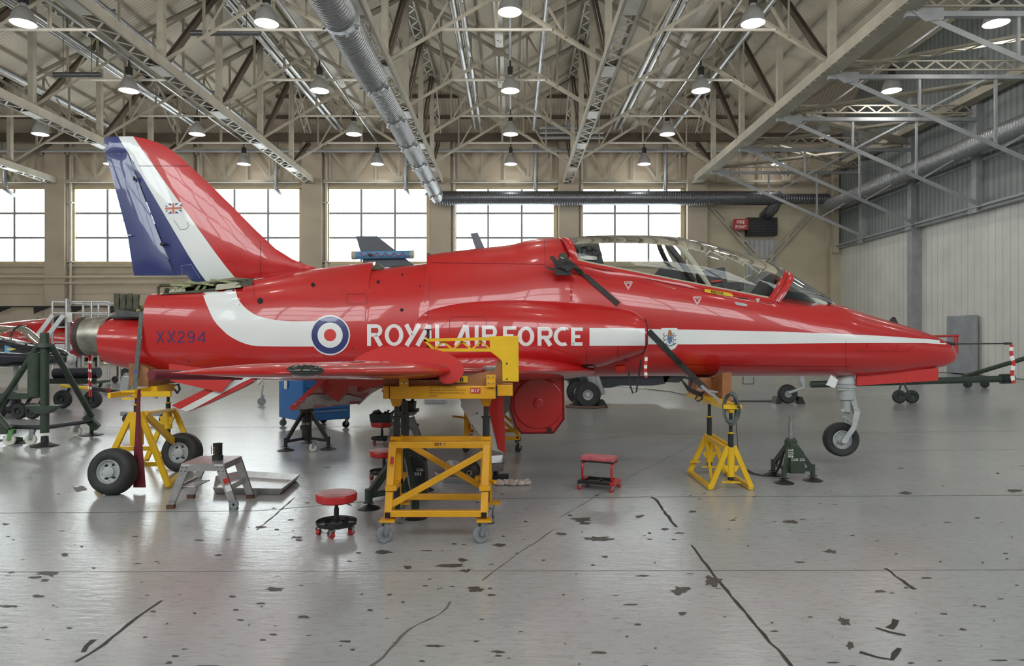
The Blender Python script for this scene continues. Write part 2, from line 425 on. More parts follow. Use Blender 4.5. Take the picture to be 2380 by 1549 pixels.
def truss(k):
    x = XB(k); t = thing('roof_truss', 'long '+truss_lab[k], 'roof truss', (x, WALL, ZB), 0, 'main roof trusses over the hangar')
    ya, yb = (YN, WALL-.3)
    m = MB()
    if k == 2:
        m.bx(x-.3, x+.3, ya, yb, ZB-.2, ZB-.16); m.bx(x-.2, x-.14, ya, yb, ZB-.18, ZB+.25); m.bx(x+.14, x+.2, ya, yb, ZB-.18, ZB+.25)
        for i in range(90):
            y = 4+i*.4
            for s in (-.25, .25): m.box((x+s, y, ZB-.21), (.05, .05, .03))
        m.build('bottom_chord', MATS['cream_steel'], t)
    else:
        for s in (-1, 1): m.bx(x+s*.23-.025, x+s*.23+.025, ya, yb, ZB-.15, ZB+.18); m.bx(x+min(s*.2, s*.28), x+max(s*.2, s*.28), ya, yb, ZB-.17, ZB-.15)
        m.build('bottom_chord', MATS['cream_steel'], t)
        m = MB(); n = 84; y0 = 6; dy = (yb-y0)/n
        for i in range(n):
            s = 1 if i % 2 else -1
            m.bar((x+s*.2, y0+i*dy, ZB-.16), (x-s*.2, y0+(i+1)*dy, ZB-.16), .06, .02)
        for y in NODES[:6]: m.bx(x-.2, x+.2, y-.45, y+.45, ZB-.18, ZB-.16)
        m.build('lacing', MATS['pipe_white'], t)
    m = MB(); n = 50; y0 = 10
    for s in (-1, 1): m.bx(x+s*.21-.03, x+s*.21+.03, ya, YR, ZT-.12, ZT+.12)
    for i in range(n):
        s = 1 if i % 2 else -1; dy = (YR-y0)/n
        m.bar((x+s*.2, y0+i*dy, ZT-.13), (x-s*.2, y0+(i+1)*dy, ZT-.13), .08, .02)
    m.build('top_chord', MATS['pipe_white'], t)
    m = MB()
    a = Vector((x, YR, ZT)); b = Vector((x, WALL-.4, 13.1)); 
    for s in (-1, 1): m.bar(a+Vector((s*.16, 0, 0)), b+Vector((s*.16, 0, 0)), .06, .2)
    for i in range(8):
        s = 1 if i % 2 else -1; p = a.lerp(b, i/8); q = a.lerp(b, (i+1)/8)
        m.bar(p+Vector((s*.15, 0, -.1)), q+Vector((-s*.15, 0, -.1)), .06, .02)
    m.build('hip_rafter', MATS['pipe_white'], t)
    for i, y in enumerate(NODES[:7]):
        MB().bx(x-.11, x+.11, y-.11, y+.11, ZB, ZT).build('post', MATS['cream_steel'], t)
        if y > 12:
            y2 = NODES[i-1] if i else WALL-.7; z2 = ZT if i else 13
            m = MB()
            for s in (-1, 1): m.bar((x+s*.07, y+.15, ZB+.1), (x+s*.07, y2-.1, z2-.1), .05, .2)
            m.build('diagonal', MATS['brown_shaded_steel'], t)  # diagonals darker than the posts: shade put into their colour
        if k != 2: MB().bx(x-.26, x+.26, y-.3, y+.3, ZB-.02, ZB+.0).bx(x-.12, x-.1, y-.4, y+.5, ZB-.15, ZB+.55).build('gusset_plate', MATS['cream_steel'], t)
    return t
for k in range(-4, 3): truss(k)

# cross-brace frames between trusses at every node
def xframe():
    t = thing('cross_brace_frame', '', 'roof bracing'); h = BAY/2; zt = ZT-.15; zb = ZB+.1
    for s in (-1, 1): MB().angle((-h*s, 0, zb), (h*s, .06*s, zt), .12).build('diagonal', MATS['cream_steel'], t)
    zc = (zb+zt)/2; zx = lambda x: zb+(zt-zb)*(h-abs(x))/(2*h) if False else zb+(zt-zb)*(h-abs(x))/(2*h)
    za = CAMH+10.35; xa = h-(za-zb)/(zt-zb)*2*h
    MB().tube([(-xa, 0, za), (xa, 0, za)], .055, 8).build('tie_tube', MATS['pipe_white'], t)
    MB().angle((0, 0, za), (0, 0, zc), .09).build('hanger', MATS['cream_steel'], t)
    MB().prism([(-.28, -.03, zc-.06), (-.15, -.03, zc-.2), (.15, -.03, zc-.2), (.28, -.03, zc-.06), (.2, -.03, zc+.16), (-.2, -.03, zc+.16)], (0, .02, 0)).build('gusset_plate', MATS['cream_steel'], t)
    for s in (-1, 1):
        for xx in (.3, .62):
            x = h*xx; zl = zb+(zt-zb)*(h-x)/(2*h); zu = zt-(zt-zb)*(h-x)/(2*h)
            MB().angle((s*x, 0, zl), (s*x, 0, zu), .07).build('hanger', MATS['cream_steel'], t)
        MB().angle((s*h*.62, 0, zb+(zt-zb)*.19), (s*h*.3, .03, zt-(zt-zb)*.35), .07).build('strut', MATS['cream_steel'], t)
        MB().angle((s*h*.98, .05, zt), (0, .05, ZVAL-.12), .12).build('rafter', MATS['cream_steel'], t)
    return t
bayd = {-4: 'bay at the far left', -3: 'bay left of the fin', -2: 'bay above the fin', -1: 'bay left of the middle lamps', 0: 'middle bay', 1: 'bay right of the middle lamps', 2: 'door bay'}
xf = None
for k in range(-4, 2):
    for i, y in enumerate(NODES[:5]):
        if XB(k+1) < -y*.78: continue
        lab = 'cream cross-brace frame, %s from the windows in the %s' % (ORD[i], bayd[k])
        if xf is None: xf = xframe(); o = xf
        else: o = dup(xf)
        o.location = (XB(k)+BAY/2, y, 0); tag(o, lab, 'roof bracing', 'cross-brace frames of the roof')
# end frames against the wall beam
# plan bracing under every bay: valley gutter and purlins
for k in range(-4, 3):
    x = XB(k)+BAY/2
    if x > XR: continue
    m = MB().prism([(x-.22, YN, ZVAL-.03), (x-.16, YN, ZVAL-.14), (x+.16, YN, ZVAL-.14), (x+.22, YN, ZVAL-.03)], (0, WALL-YN-.4, 0))
    tag(m.build('valley_gutter', MATS['pipe_white']), 'pale roof valley gutter along the %s' % bayd[k], 'gutter', 'roof valley gutters')
for k in range(-4, 3):
    for s in (-1, 1):
        m = MB()
        for f in (.25, .5, .75):
            x = XB(k)+s*BAY/2*f; z = ZRIDGE-(ZRIDGE-ZVAL)*f-.07
            if x > XR: continue
            m.bx(x-.04, x+.04, YN, WALL-.4-(1-f)*3, z-.09, z+.05)
        struct('ceiling_purlins_%d%s' % (k+5, 'a' if s < 0 else 'b'), m, 'brown_shaded_steel' if s > 5 else 'cream_steel')
for k in range(-4, 3):
    m = MB()
    for f in (.35, .7):
        y = YR+(WALL-.2-YR)*f; z = ZRIDGE+(ZVAL-ZRIDGE)*f-.1; w = BAY/2*f
        m.bx(XB(k)-w, XB(k)+min(w, XR-XB(k)), y-.06, y+.06, z-.1, z+.05)
    struct('trim_%d' % (30+k), m, 'brown_shaded_steel')

# ---------------------------------------------------------------- door bay on the right
XD0 = XB(2)+.3
stripes('clad_green', (.26, .29, .29), 1, .32, .6, .5, .62)
stripes('door_plank', (.64, .64, .60), 1, .42, .35, .6, .55, kind='STEP', width=.05)
ZH = 6.9
struct('wall_right', MB().bx(XR+.15, XR+.5, YN, WALL, ZH+.1, 17), 'clad_green')
edge = 32.9
for i, (a, b) in enumerate(((edge+.25, WALL-.1), (18.2, edge-.05), (3.5, 18.0), (YN, 3.3))):
    struct('door_%d' % (i+1), MB().bx(XR+.25+(i % 2)*.12, XR+.4+(i % 2)*.12, a, b, .02, ZH+.1), 'door_plank')
struct('door_5', MB().bx(XR+.5, XR+.6, YN, WALL, 0, ZH+.1), 'dark_void')  # near-black sheet behind the leaves, painted shade for the gaps between them
wick = struct('door_6', MB().bx(XR+.16, XR+.26, 28.6, 30.5, .05, 1.45+CAMH-.6), mat('door_grey', (.30, .32, .34), .5, 0, .15, 1.5))
hd = MB().bx(XR-.05, XR+.2, YN, WALL, ZH-.12, ZH+.12).bx(XR-.25, XR-.05, YN, WALL, ZH-.02, ZH+.03).bx(XR+.05, XR+.15, YN, WALL, ZH+1.9, ZH+2.02)
struct('trim_41', hd, 'grey_steel')
struct('trim_42', MB().bx(XR-.1, XR+.5, edge-.2, edge+.2, 0, ZH), 'grey_steel')
struct('trim_43', MB().bx(XR-.35, XR+.3, WALL-.5, WALL, 0, ZH).bx(XR-.3, XR-.0, WALL-.8, WALL-.45, ZH-.4, 13.5), 'wall_cream')
struct('trim_44', MB().bx(XR-.7, XR-.2, YN, WALL, ZE-2.3, ZE-2.0), 'cream_steel')
cols = [37.5, 32.9, 28.3, 23.7, 19.1, 14.5]
for i, y in enumerate(cols):
    m = MB().bx(XR-.12, XR+.2, y-.16, y+.16, ZH, 13); m.bx(XR-.2, XR-.1, y-.25, y+.25, ZH-.2, ZH+.35)
    struct('trim_%d' % (50+i), m, 'grey_steel')
def knee():
    t = thing('knee_truss', '', 'roof bracing'); zt = ZB-.2
    m = MB(); laced(m, (XD0-.1, .15, zt+.42), (XR-.1, .15, zt+.42), .3, .05, .05, .38, 'side'); m.build('laced_beam', MATS['cream_steel'], t)
    MB().bx(XD0-.3, XR-.1, -.13, .03, zt-.14, zt).build('top_chord', MATS['grey_steel'], t)
    MB().prism([(XD0-.3, -.16, zt+.08), (XD0+.7, -.16, zt+.08), (XD0+.7, -.16, zt-.25), (XD0+.2, -.16, zt-.3)], (0, .03, 0)).build('gusset_plate', MATS['grey_steel'], t)
    a = Vector((XD0+.2, -.05, zt-.15)); b = Vector((XR-.1, -.05, ZH+.15))
    MB().angle(a, b, .15, .02).build('sloping_chord', MATS['grey_steel'], t)
    for f in (.34, .68):
        q = a.lerp(b, f); MB().bar(q, (q.x, q.y, zt), .08).build('hanger', MATS['pipe_white'] if f > .9 else MATS['grey_steel'], t)
    q = a.lerp(b, .34); MB().bar(q, a.lerp(b, .68)*0+Vector((a.lerp(b, .68).x-.3, -.05, zt-.1)), .07).build('diagonal', MATS['grey_steel'], t)
    q = a.lerp(b, .7); MB().bar(q, (XR-.15, -.05, zt-1.2), .07).build('diagonal', MATS['grey_steel'], t)
    return t
kn = None
for i, y in enumerate([37.4, 32.8, 28.2, 23.6, 19.0]):
    kn0 = kn or knee(); o = kn0 if kn is None else dup(kn0); kn = kn0
    o.location = (0, y, 0); tag(o, 'grey steel knee truss over the door bay, %s from the window wall' % ORD[i], 'roof bracing', 'knee trusses from the heavy truss to the door header')
wb = []
for i, y in enumerate([37.4, 32.8, 28.2, 23.6]):
    m = MB(); laced(m, (XD0+.1, y+.1, ZB+.05), (XR-.3, y-4.3, ZB+.05), .34, .09, .06, .45, 'under')
    tag(m.build('wind_brace', MATS['cream_steel']), 'cream laced beam running diagonally between knee trusses, %s from the window wall' % ORD[i], 'roof bracing', 'diagonal laced beams of the door bay')
m = MB(); laced(m, (XD0+1.5, 33, ZB), (XR-.3, 37.5, ZB), .3, .08, .06, .6, 'under')
tag(m.build('wind_brace', MATS['cream_steel']), 'cream laced beam slanting the other way near the corner of the door bay', 'roof bracing', 'diagonal laced beams of the door bay')
m = MB().bar((XD0+.5, 28.4, ZB+.1), (XR-.5, 32.6, ZB+.1), .3, .2)
tag(m.build('wind_brace', MATS['cream_steel']), 'plain cream beam slanting back across the door bay', 'roof bracing', 'diagonal laced beams of the door bay')

# end wall of the door bay: cross braces, louvre, ledges, sign
eb = thing('wall_cross_brace', 'cream cross bracing on the end wall beside the big doors', 'bracing', (15, WALL-.4, 0))
zc = (1.0, 10.2)
for s in (-1, 1):
    cx = 14.9; h = 3.9; a = Vector((cx-s*h, WALL-.35-.05*s, 1.6)); b = Vector((cx+s*h, WALL-.35-.05*s, 10.2))
    m = MB(); x, y, z = frame(a, b)
    for q in (-1, 1): m.bar(a+Vector((q*.14, 0, 0)), b+Vector((q*.14, 0, 0)), .06, .11)
    for f in range(1, 9): p = a.lerp(b, f/9); m.bar(p-z*.2, p+z*.2, .05, .22)
    m.build('brace', MATS['cream_steel'], eb)
MB().bx(10.9, 19, WALL-.3, WALL-.05, 3.9, 4.15).bx(10.9, 19, WALL-.2, WALL-.05, 2.6, 2.8).build('rail', MATS['cream_steel'], eb)
stripes('shutter', (.45, .45, .46), 0, .3, .3, .5, .7)
struct('door_7', MB().bx(13.9, 15.7, WALL-.1, WALL-.03, 1, 7.4), 'shutter')
struct('trim_60', MB().bx(11.6, 18.7, WALL-.03, WALL, 0, 10.3), 'wall_cream')
lv = thing('louvre_box', 'black two-panel louvre heater box high on the end wall', 'vent', P(1769, 528, 40.6))
c = P(1769, 528, 40.6)
MB().box(c, (1.75, .5, 1.05)).build('casing', MATS['black'], lv)
m = MB()
for i in range(10): m.box(c+Vector((0, -.27, -.43+i*.095)), (1.6, .05, .03))
m.box(c+Vector((0, -.28, 0)), (.04, .06, 1.0)); m.build('louvre', mat('dark_grey', (.04, .042, .05), .4), lv)
fp = thing('fire_point_sign', 'red FIRE POINT sign on the end wall beside the black louvre box', 'sign', P(1722, 522, 40.5))
c = P(1722, 522, 40.2)
MB().box(c, (.86, .04, .64)).build('plate', mat('sign_red', (.42, .03, .03), .5), fp)
m = sign_text('FIRE', c+Vector((-.24, -.03, .04)), (1,0,0), (0,0,1), .19, .46, .02); m2 = sign_text('POINT', c+Vector((-.32, -.03, -.24)), (1,0,0), (0,0,1), .19, .62, .02)
m.add(m2.v, m2.f); m.build('lettering', mat('sign_white', (.8, .78, .74), .5), fp)
for q in (-1, 1): MB().cyl(c+Vector((q*.3, 0, .3)), c+Vector((q*.3, .5, .3)), .03).build('bracket', MATS['black'], fp)

# ---------------------------------------------------------------- ducts
def spiral(name, a, b, r, m, parent, step=.12):
    a = Vector(a); b = Vector(b); L = (b-a).length; n = int(L/step); prof = []
    for i in range(n):
        h = i*L/n; prof += [(r, h), (r, h+L/n*.72), (r*1.025, h+L/n*.8), (r*1.025, h+L/n*.92)]
    prof += [(r, L)]
    return MB().lathe(prof, a, b-a, 24).build(name, MATS[m], parent)
XDU, ZDU = -4.28, CAMH+7.95
d1 = thing('air_duct', 'large silver spiral air duct running down the hangar left of the middle', 'duct', (XDU, 38, ZDU))
spiral('pipe_section', (XDU-.05, 12, ZDU+.05), (XDU-.05, 21.5, ZDU+.05), .44, 'galvanised', d1, .14)
spiral('pipe_section', (XDU, 21.4, ZDU), (XDU, 39.6, ZDU), .37, 'galvanised', d1, .14)
for i, y in enumerate((17.2, 21.4, 24.7, 27.9, 31.1, 34.3, 37.6)):
    m = MB().lathe([(.37, -.07), (.405 if y > 20 else .47, -.05), (.405 if y > 20 else .47, .05), (.37, .07)], (XDU, y, ZDU), (0, 1, 0))
    for a in (-150, -110, -70, -30):
        u = Vector((cos(radians(a)), 0, sin(radians(a))))
        m.cyl(Vector((XDU, y, ZDU))+u*.36, Vector((XDU, y, ZDU))+u*.54, .07, .055, 10)
    m.build('nozzle_ring', MATS['galvanised'], d1)
d2 = thing('air_duct', 'dark grey spiral air duct running across in front of the windows', 'duct', (2, 39.6, ZDU))
spiral('pipe_section', (XDU-.1, 39.6, ZDU-.05), (15.4, 39.6, ZDU-.05), .4, 'duct_dark', d2, .14)
spiral('pipe_section', (15.3, 39.6, ZDU-.1), (XR-.9, 39.6, ZDU-.1), .3, 'duct_dark', d2, .14)
MB().tube([(15.25, 39.6, ZDU-.1), (15.1, 39.85, ZDU-.6), (14.95, 40.3, ZDU-.85), (14.95, 40.7, ZDU-.9)], .34, 16).build('elbow', MATS['duct_dark'], d2)
d3 = thing('air_duct', 'silver spiral air duct running along the cladding above the big doors', 'duct', (XR-.9, 30, 9.2))
spiral('pipe_section', (XR-.9, 8, CAMH+7.5), (XR-.9, 39.7, CAMH+7.5), .36, 'galvanised', d3, .14)
# fluorescent trunking / radiant tube lines
def lines(x, z, y0, y1, r, m, name, lab, cat, n=1, gap=.28, grp=None):
    t = MB()
    for i in range(n): t.tube([(x+i*gap, y0, z), (x+i*gap, y1, z)], r, 10)
    for y in range(int(y0)+2, int(y1), 4): t.bx(x-.12, x+(n-1)*gap+.12, y-.03, y+.03, z+r, z+r+.05)
    o = t.build(name, MATS[m]); tag(o, lab, cat, grp); return o
mat('polished', (.25, .25, .245), .34, .7, .1, .8)
for k in range(-4, 2):
    lines(XB(k)+BAY/2-1.5, 13.0, 12, 37.5, .12, 'polished', 'radiant_heater_tube', 'pair of shiny heater tubes hanging along the %s' % bayd[k], 'heater', 2, .3, 'radiant heater tubes under the roof')
    lines(XB(k)+BAY/2+1.7, 12.9, 10, 37.4, .1, 'galvanised', 'cable_tray_tube', 'single galvanised tube running along the right side of the %s' % bayd[k], 'pipe', 1, .3, 'galvanised tubes under the roof')
lines(XD0+2.2, 12.8, 12, 38, .13, 'duct_dark', 'heater_pipe', 'dark heater pipe running through the door bay', 'pipe')
for px, py, w, d, lb in ((1580*0+525, 77, 160, 24, 'dark horizontal heater pipe near the top left of the roof'), (180, 174, 110, 26, 'dark horizontal heater pipe between the left trusses')):
    a = P(px-w/2, py, d); b = P(px+w/2, py, d)
    tag(MB().tube([a, b], .1, 10).cyl(a+(b-a)*.2, Vector(((a+(b-a)*.2).x, a.y, ZVAL+.06)), .012, n=6).cyl(a+(b-a)*.8, Vector(((a+(b-a)*.8).x, a.y, ZVAL+.06)), .012, n=6).build('heater_pipe', MATS['duct_dark']), lb, 'pipe')
hp = MB()
for i in range(3): hp.tube([(1.5, 37.6, 12.5+i*.28), (3.0+2.0, 37.6, 12.5+i*.28)], .09, 8)
tag(hp.build('heater_pipe', MATS['galvanised']), 'three stacked galvanised pipes across the end of the middle bay', 'pipe')

# ---------------------------------------------------------------- high-bay lamps
mat('lamp_shade', (.42, .42, .42), .4, .3, .1, 5)
mat('lamp_glow', (.8, .9, 1), .4, 0, 0, emit=(.52, .82, 1.0, LAMP_E))
def lamp():
    t = thing('high_bay_lamp', '', 'ceiling lamp')
    MB().lathe([(.0, .62), (.09, .62), (.10, .52), (.16, .48), (.25, .38), (.32, .24), (.355, .08), (.37, 0), (.35, .0), (.33, .08), (.28, .24), (.2, .36), (0, .42)], (0,0,0), (0,0,1), 24).build('lamp_shade', MATS['lamp_shade'], t)
    MB().lathe([(.02, .03), (.33, .05), (.33, .06)], (0,0,0), (0,0,1), 24).build('lens', MATS['lamp_glow'], t)
    MB().box((0,0,.78), (.2, .2, .32)).build('gear_housing', MATS['black'], t)
    MB().cyl((0,0,.9), (0,0,1.25), .03).build('hanger', MATS['black'], t)
    return t
ZL = CAMH+9.7
lp = None; LAMPS = []
for yi, y in enumerate((39.0, 33.2, 27.3, 21.4, 15.5, 9.6, 3.7)):
    for k in range(-4, 3):
        x = BAY*k-.07
        if k == 2 and yi == 0: pass
        if x < -.8*y-1 and y > 12: continue
        if x+1 < XL: continue
        LAMPS.append((x, y, yi, k))
for x, y, yi, k in LAMPS:
    o = lamp() if lp is None else dup(lp); lp = lp or o
    zz = ZL if not (k == 0 and yi == 3) else ZL+.35
    o.location = (x, y, zz)
    tag(o, 'grey high-bay lamp, %s from the windows in the %s' % (ORD[yi], bayd[k]), 'ceiling lamp', 'high-bay lamps under the roof')
    l = bpy.data.lights.new('lamp_light', 'POINT'); l.energy = LAMP_W*(.25 if yi == 0 else 1); l.color = (1, .965, .91); l.shadow_soft_size = .2
    lo = bpy.data.objects.new('lamp_light', l); COL.objects.link(lo); lo.location = (0, 0, -.3); lo.parent = o
for k in range(-4, 3):
    m = MB().tube([(BAY*k-.07, 3, ZL+1.25), (BAY*k-.07, 39.5, ZL+1.25)], .05, 8)
    tag(m.build('lighting_conduit', MATS['galvanised']), 'thin galvanised conduit carrying the lamps along the %s' % bayd[k], 'conduit', 'lighting conduits')
# small sensors below the side duct
for i, (px, py) in enumerate(((2180, 383), (2091, 419), (2013, 451), (1949, 478))):
    d = (XR-.9)*F/(px-1190); c = P(px, py, d)
    m = MB().lathe([(0, -.14), (.1, -.14), (.13, -.05), (.1, .08), (.05, .14), (0, .14)], c, (0, 0, 1), 14); m.cyl(c, c+Vector((0, 0, .6)), .02)
    tag(m.build('duct_nozzle', mat('off_white', (.7, .7, .68), .4)), 'small white nozzle under the duct by the doors, %s from the right' % ORD[i], 'nozzle', 'white nozzles under the door duct')
# ================================================================ the red jet
D0 = 8.9
mat('paint_red', (.47, .008, .010), .32, 0, .05, 1.2, coat=.7)
mat('paint_red_flat', (.55, .03, .028), .5, 0, .06, 2)
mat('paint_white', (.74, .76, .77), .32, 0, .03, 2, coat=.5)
mat('paint_blue', (.022, .035, .16), .3, 0, .05, 2, coat=.8)
mat('serial_blue', (.035, .03, .15), .4, 0, 0)
mat('seam', (.12, .008, .01), .5, 0, 0)
mat('seam_dark', (.015, .012, .012), .6, 0, 0)
mat('maroon', (.15, .01, .022), .55, 0, .25, 6, .1)
mat('primer_green', (.26, .30, .15), .6, 0, .25, 14)
mat('primer_dark', (.06, .06, .035), .6, 0, .5, 10)
mat('nozzle_metal', (.33, .31, .27), .42, .85, .5, 5)
mat('soot', (.05, .045, .04), .6, .3, .3, 6)
mat('gear_grey', (.42, .44, .45), .35, 0, .12, 8)
mat('canopy_cream', (.42, .40, .31), .5, 0, .08, 5)
glass('canopy_glass', (.93, .95, .95)); glass('windscreen_glass', (.62, .66, .68))

jet = thing('jet_aircraft', 'glossy red jet with ROYAL AIR FORCE lettering, raised on yellow trestles in the foreground', 'aircraft', (0, D0, 0))
def sx(px, d=D0): return (px-1190)/F*d
def sz(py, d=D0): return CAMH-(py-HZ)/F*d
def pchip(xs, ys, x):
    n = len(xs)
    if n == 1: return ys[0]
    h = [xs[i+1]-xs[i] for i in range(n-1)]; dl = [(ys[i+1]-ys[i])/h[i] for i in range(n-1)]
    m = [dl[0]]+[0 if dl[i-1]*dl[i] <= 0 else 2*dl[i-1]*dl[i]/(dl[i-1]+dl[i]) for i in range(1, n-1)]+[dl[-1]]
    i = 0
    while i < n-2 and x > xs[i+1]: i += 1
    t = (x-xs[i])/h[i]; t2 = t*t; t3 = t2*t
    return (2*t3-3*t2+1)*ys[i]+(t3-2*t2+t)*h[i]*m[i]+(-2*t3+3*t2)*ys[i+1]+(t3-t2)*h[i]*m[i+1]
# groups of stations: px, top, bottom, half width, level of the widest point, upper exponent
G = [
 [(256, 741, 845, .29, 790, 2), (300, 738, 857, .335, 792, 2), (340, 738, 864, .37, 794, 2), (368.5, 738, 868, .39, 795, 2)],
 [(369.5, 685, 868, .39, 795, 4.2), (475, 678, 877, .44, 796, 3.4), (585, 662, 883, .475, 796, 2.5)],
 [(586, 653, 883, .475, 796, 2.45), (650, 640, 885, .50, 796, 2.3), (735, 625, 885, .52, 795, 2.1), (800, 617, 884, .54, 795, 2), (872, 609, 883, .555, 795, 2)],
 [(873, 626, 883, .555, 795, 2.2), (997, 613, 881, .57, 795, 2.2)],
 [(998, 592, 881, .57, 795, 2), (1102, 579, 880, .575, 795, 2), (1190, 569, 879, .575, 795, 2), (1228, 559, 878, .57, 795, 2), (1264, 554.5, 877, .565, 795, 2), (1318, 553.5, 876, .555, 795, 2)],
 [(1322, 598, 876, .555, 795, 3.0), (1420, 616, 875, .55, 795, 3.2), (1560, 645, 874, .54, 795, 3.2), (1700, 671, 874, .52, 797, 3.0), (1800, 690, 874, .49, 799, 2.7), (1870, 699, 874, .46, 801, 2.3), (1944, 709, 874.5, .42, 803, 2.1),
  (1993, 725, 874, .385, 806, 2), (2059, 745, 870, .325, 810, 2), (2131, 767, 861.5, .245, 816, 2), (2177, 785, 855.5, .18, 820, 2), (2200, 797, 849.5, .13, 823, 2), (2214, 808, 842.5, .085, 825, 2), (2222, 820, 833, .03, 826.5, 2)],
]
NR = 64
def ring(x, zt, zb, hw, zm, nu, nl=2.25, yc=D0):
    r = []
    for i in range(NR):
        a = 2*pi*i/NR; c, s = cos(a), sin(a)
        e = nu if s >= 0 else nl
        y = math.copysign(abs(c)**(2/e), c)*hw; z = math.copysign(abs(s)**(2/e), s)*((zt-zm) if s >= 0 else (zm-zb))
        r.append(Vector((x, yc-y, zm+z)))
    return r
rings = []; pxs = []
for g in G:
    cols_ = list(zip(*g)); p0, p1 = g[0][0], g[-1][0]; n = max(2, int((p1-p0)/11)+1)
    for i in range(n):
        p = p0+(p1-p0)*i/(n-1); v = [pchip(cols_[0], cols_[j], p) for j in range(1, 6)]
        if g is G[-1] and p < 1900: d = 8.5+(p-1320)/580*.4
        else: d = D0
        rings.append(ring(sx(p), sz(v[0], d), sz(v[1]), v[2], sz(v[3]), v[4])); pxs.append(p)
body = MB(); n = NR
vs = [v for r in rings for v in r]; fs = []
for i in range(len(rings)-1):
    for k in range(n):
        q = (i*n+k, i*n+(k+1) % n, (i+1)*n+(k+1) % n, (i+1)*n+k)
        if 1322 <= pxs[i] and pxs[i+1] < 1785:
            c = sum((vs[a] for a in q), Vector())/4
            if abs(c.y-D0) < .40 and c.z > sz(795)+.3: continue
        fs.append(q)
fs += [tuple(range(n)), tuple((len(rings)-1)*n+k for k in range(n))[::-1]]
body.add(vs, fs, True)
fus = fix(body.build('fuselage', MATS['paint_red'], jet)); fus.data.set_sharp_from_angle(angle=radians(38))
# air intakes
def intake(s):
    st = [(900, 724, 868, .47), (950, 712, 872, .56), (1000, 704, 875, .64), (1100, 694, 875, .74), (1200, 692, 873, .82), (1300, 697, 869, .86), (1400, 705, 858, .85), (1440, 711, 847, .84), (1480, 721, 836, .82), (1503, 736, 828, .79)]
    C_ = list(zip(*st)); rr = []
    for i in range(56):
        p = 900+603*i/55; t, b, o = [pchip(C_[0], C_[j], p) for j in (1, 2, 3)]; d = 8.12
        zt, zb = sz(t, d), sz(b, d); zm = (zt+zb)/2; w = o-.36; x = sx(p, d)
        rg = []
        for j in range(40):
            a = 2*pi*j/40; e = 2.35; y = math.copysign(abs(cos(a))**(2/e), cos(a))*w; z = math.copysign(abs(sin(a))**(2/e), sin(a))*(zt-zb)/2
            rg.append(Vector((x+(.05*z if i > 50 else 0), D0-s*(.36+y), zm+z)))
        rr.append(rg)
    lip = [[(v-Vector((0, D0-s*.58, sz(782, 8.12))))*.86+Vector((0, D0-s*.58, sz(782, 8.12))) for v in rr[-1]]]
    for v in lip[0]: v.x = rr[-1][0].x-.01
    inn = [Vector((v.x-.5, v.y, v.z)) for v in lip[0]]
    o = fix(MB().loft(rr+lip, True, False).build('air_intake', MATS['paint_red'], jet)); o.data.set_sharp_from_angle(angle=radians(45))
    m = MB().loft([lip[0], inn], False, True); m.build('duct_lining', MATS['dark_void'], o)
    MB().tube([v+Vector((.004, 0, 0)) for v in rr[-1]], .006, 6, closed=True).build('lip_seal', MATS['seam_dark'], o)
    return o
ink = intake(1); ink2 = intake(-1)

# fin and rudder ---------------------------------------------------
def aero_plate(outline, thick, name, m, parent=jet, d=D0, taper=None):
    "outline in photo pixels at depth d, lens-shaped thickness"
    pts = [P(x, y, d) for x, y in outline]; bm = bmesh.new()
    vs = [bm.verts.new(p) for p in pts]; f = bm.faces.new(vs)
    bmesh.ops.triangulate(bm, faces=[f])
    for ax, lo, hi in ((0, min(p.x for p in pts), max(p.x for p in pts)), (2, min(p.z for p in pts), max(p.z for p in pts))):
        k = lo+.09
        while k < hi:
            no = Vector((1,0,0)) if ax == 0 else Vector((0,0,1)); co = Vector((k, 0, 0)) if ax == 0 else Vector((0, 0, k))
            bmesh.ops.bisect_plane(bm, geom=bm.verts[:]+bm.edges[:]+bm.faces[:], plane_co=co, plane_no=no); k += .09
    V = [v.co.copy() for v in bm.verts]; FS = [[v.index for v in f.verts] for f in bm.faces]
    bnd = set(); bm.verts.index_update()
    for i, v in enumerate(bm.verts): v.index = i
    FS = [[v.index for v in f.verts] for f in bm.faces]; E = [(e.verts[0].index, e.verts[1].index) for e in bm.edges if len(e.link_faces) == 1]
    bm.free()
    mb = MB(); n = len(V)
    def th(p):
        best = 9
        for i in range(len(pts)):
            a, b = pts[i], pts[(i+1) % len(pts)]; ab = b-a; t = max(0, min(1, (p-a).dot(ab)/max(1e-9, ab.dot(ab)))); best = min(best, (p-a-ab*t).length)
        return thick(p, best)
    T = [th(p) for p in V]
    mb.add([p+Vector((0, -t, 0)) for p, t in zip(V, T)]+[p+Vector((0, t, 0)) for p, t in zip(V, T)],
           FS+[[n+i for i in f][::-1] for f in FS]+[[a, b, n+b, n+a] for a, b in E], True)
    o = fix(mb.build(name, m, parent)); o.data.set_sharp_from_angle(angle=radians(35)); return o
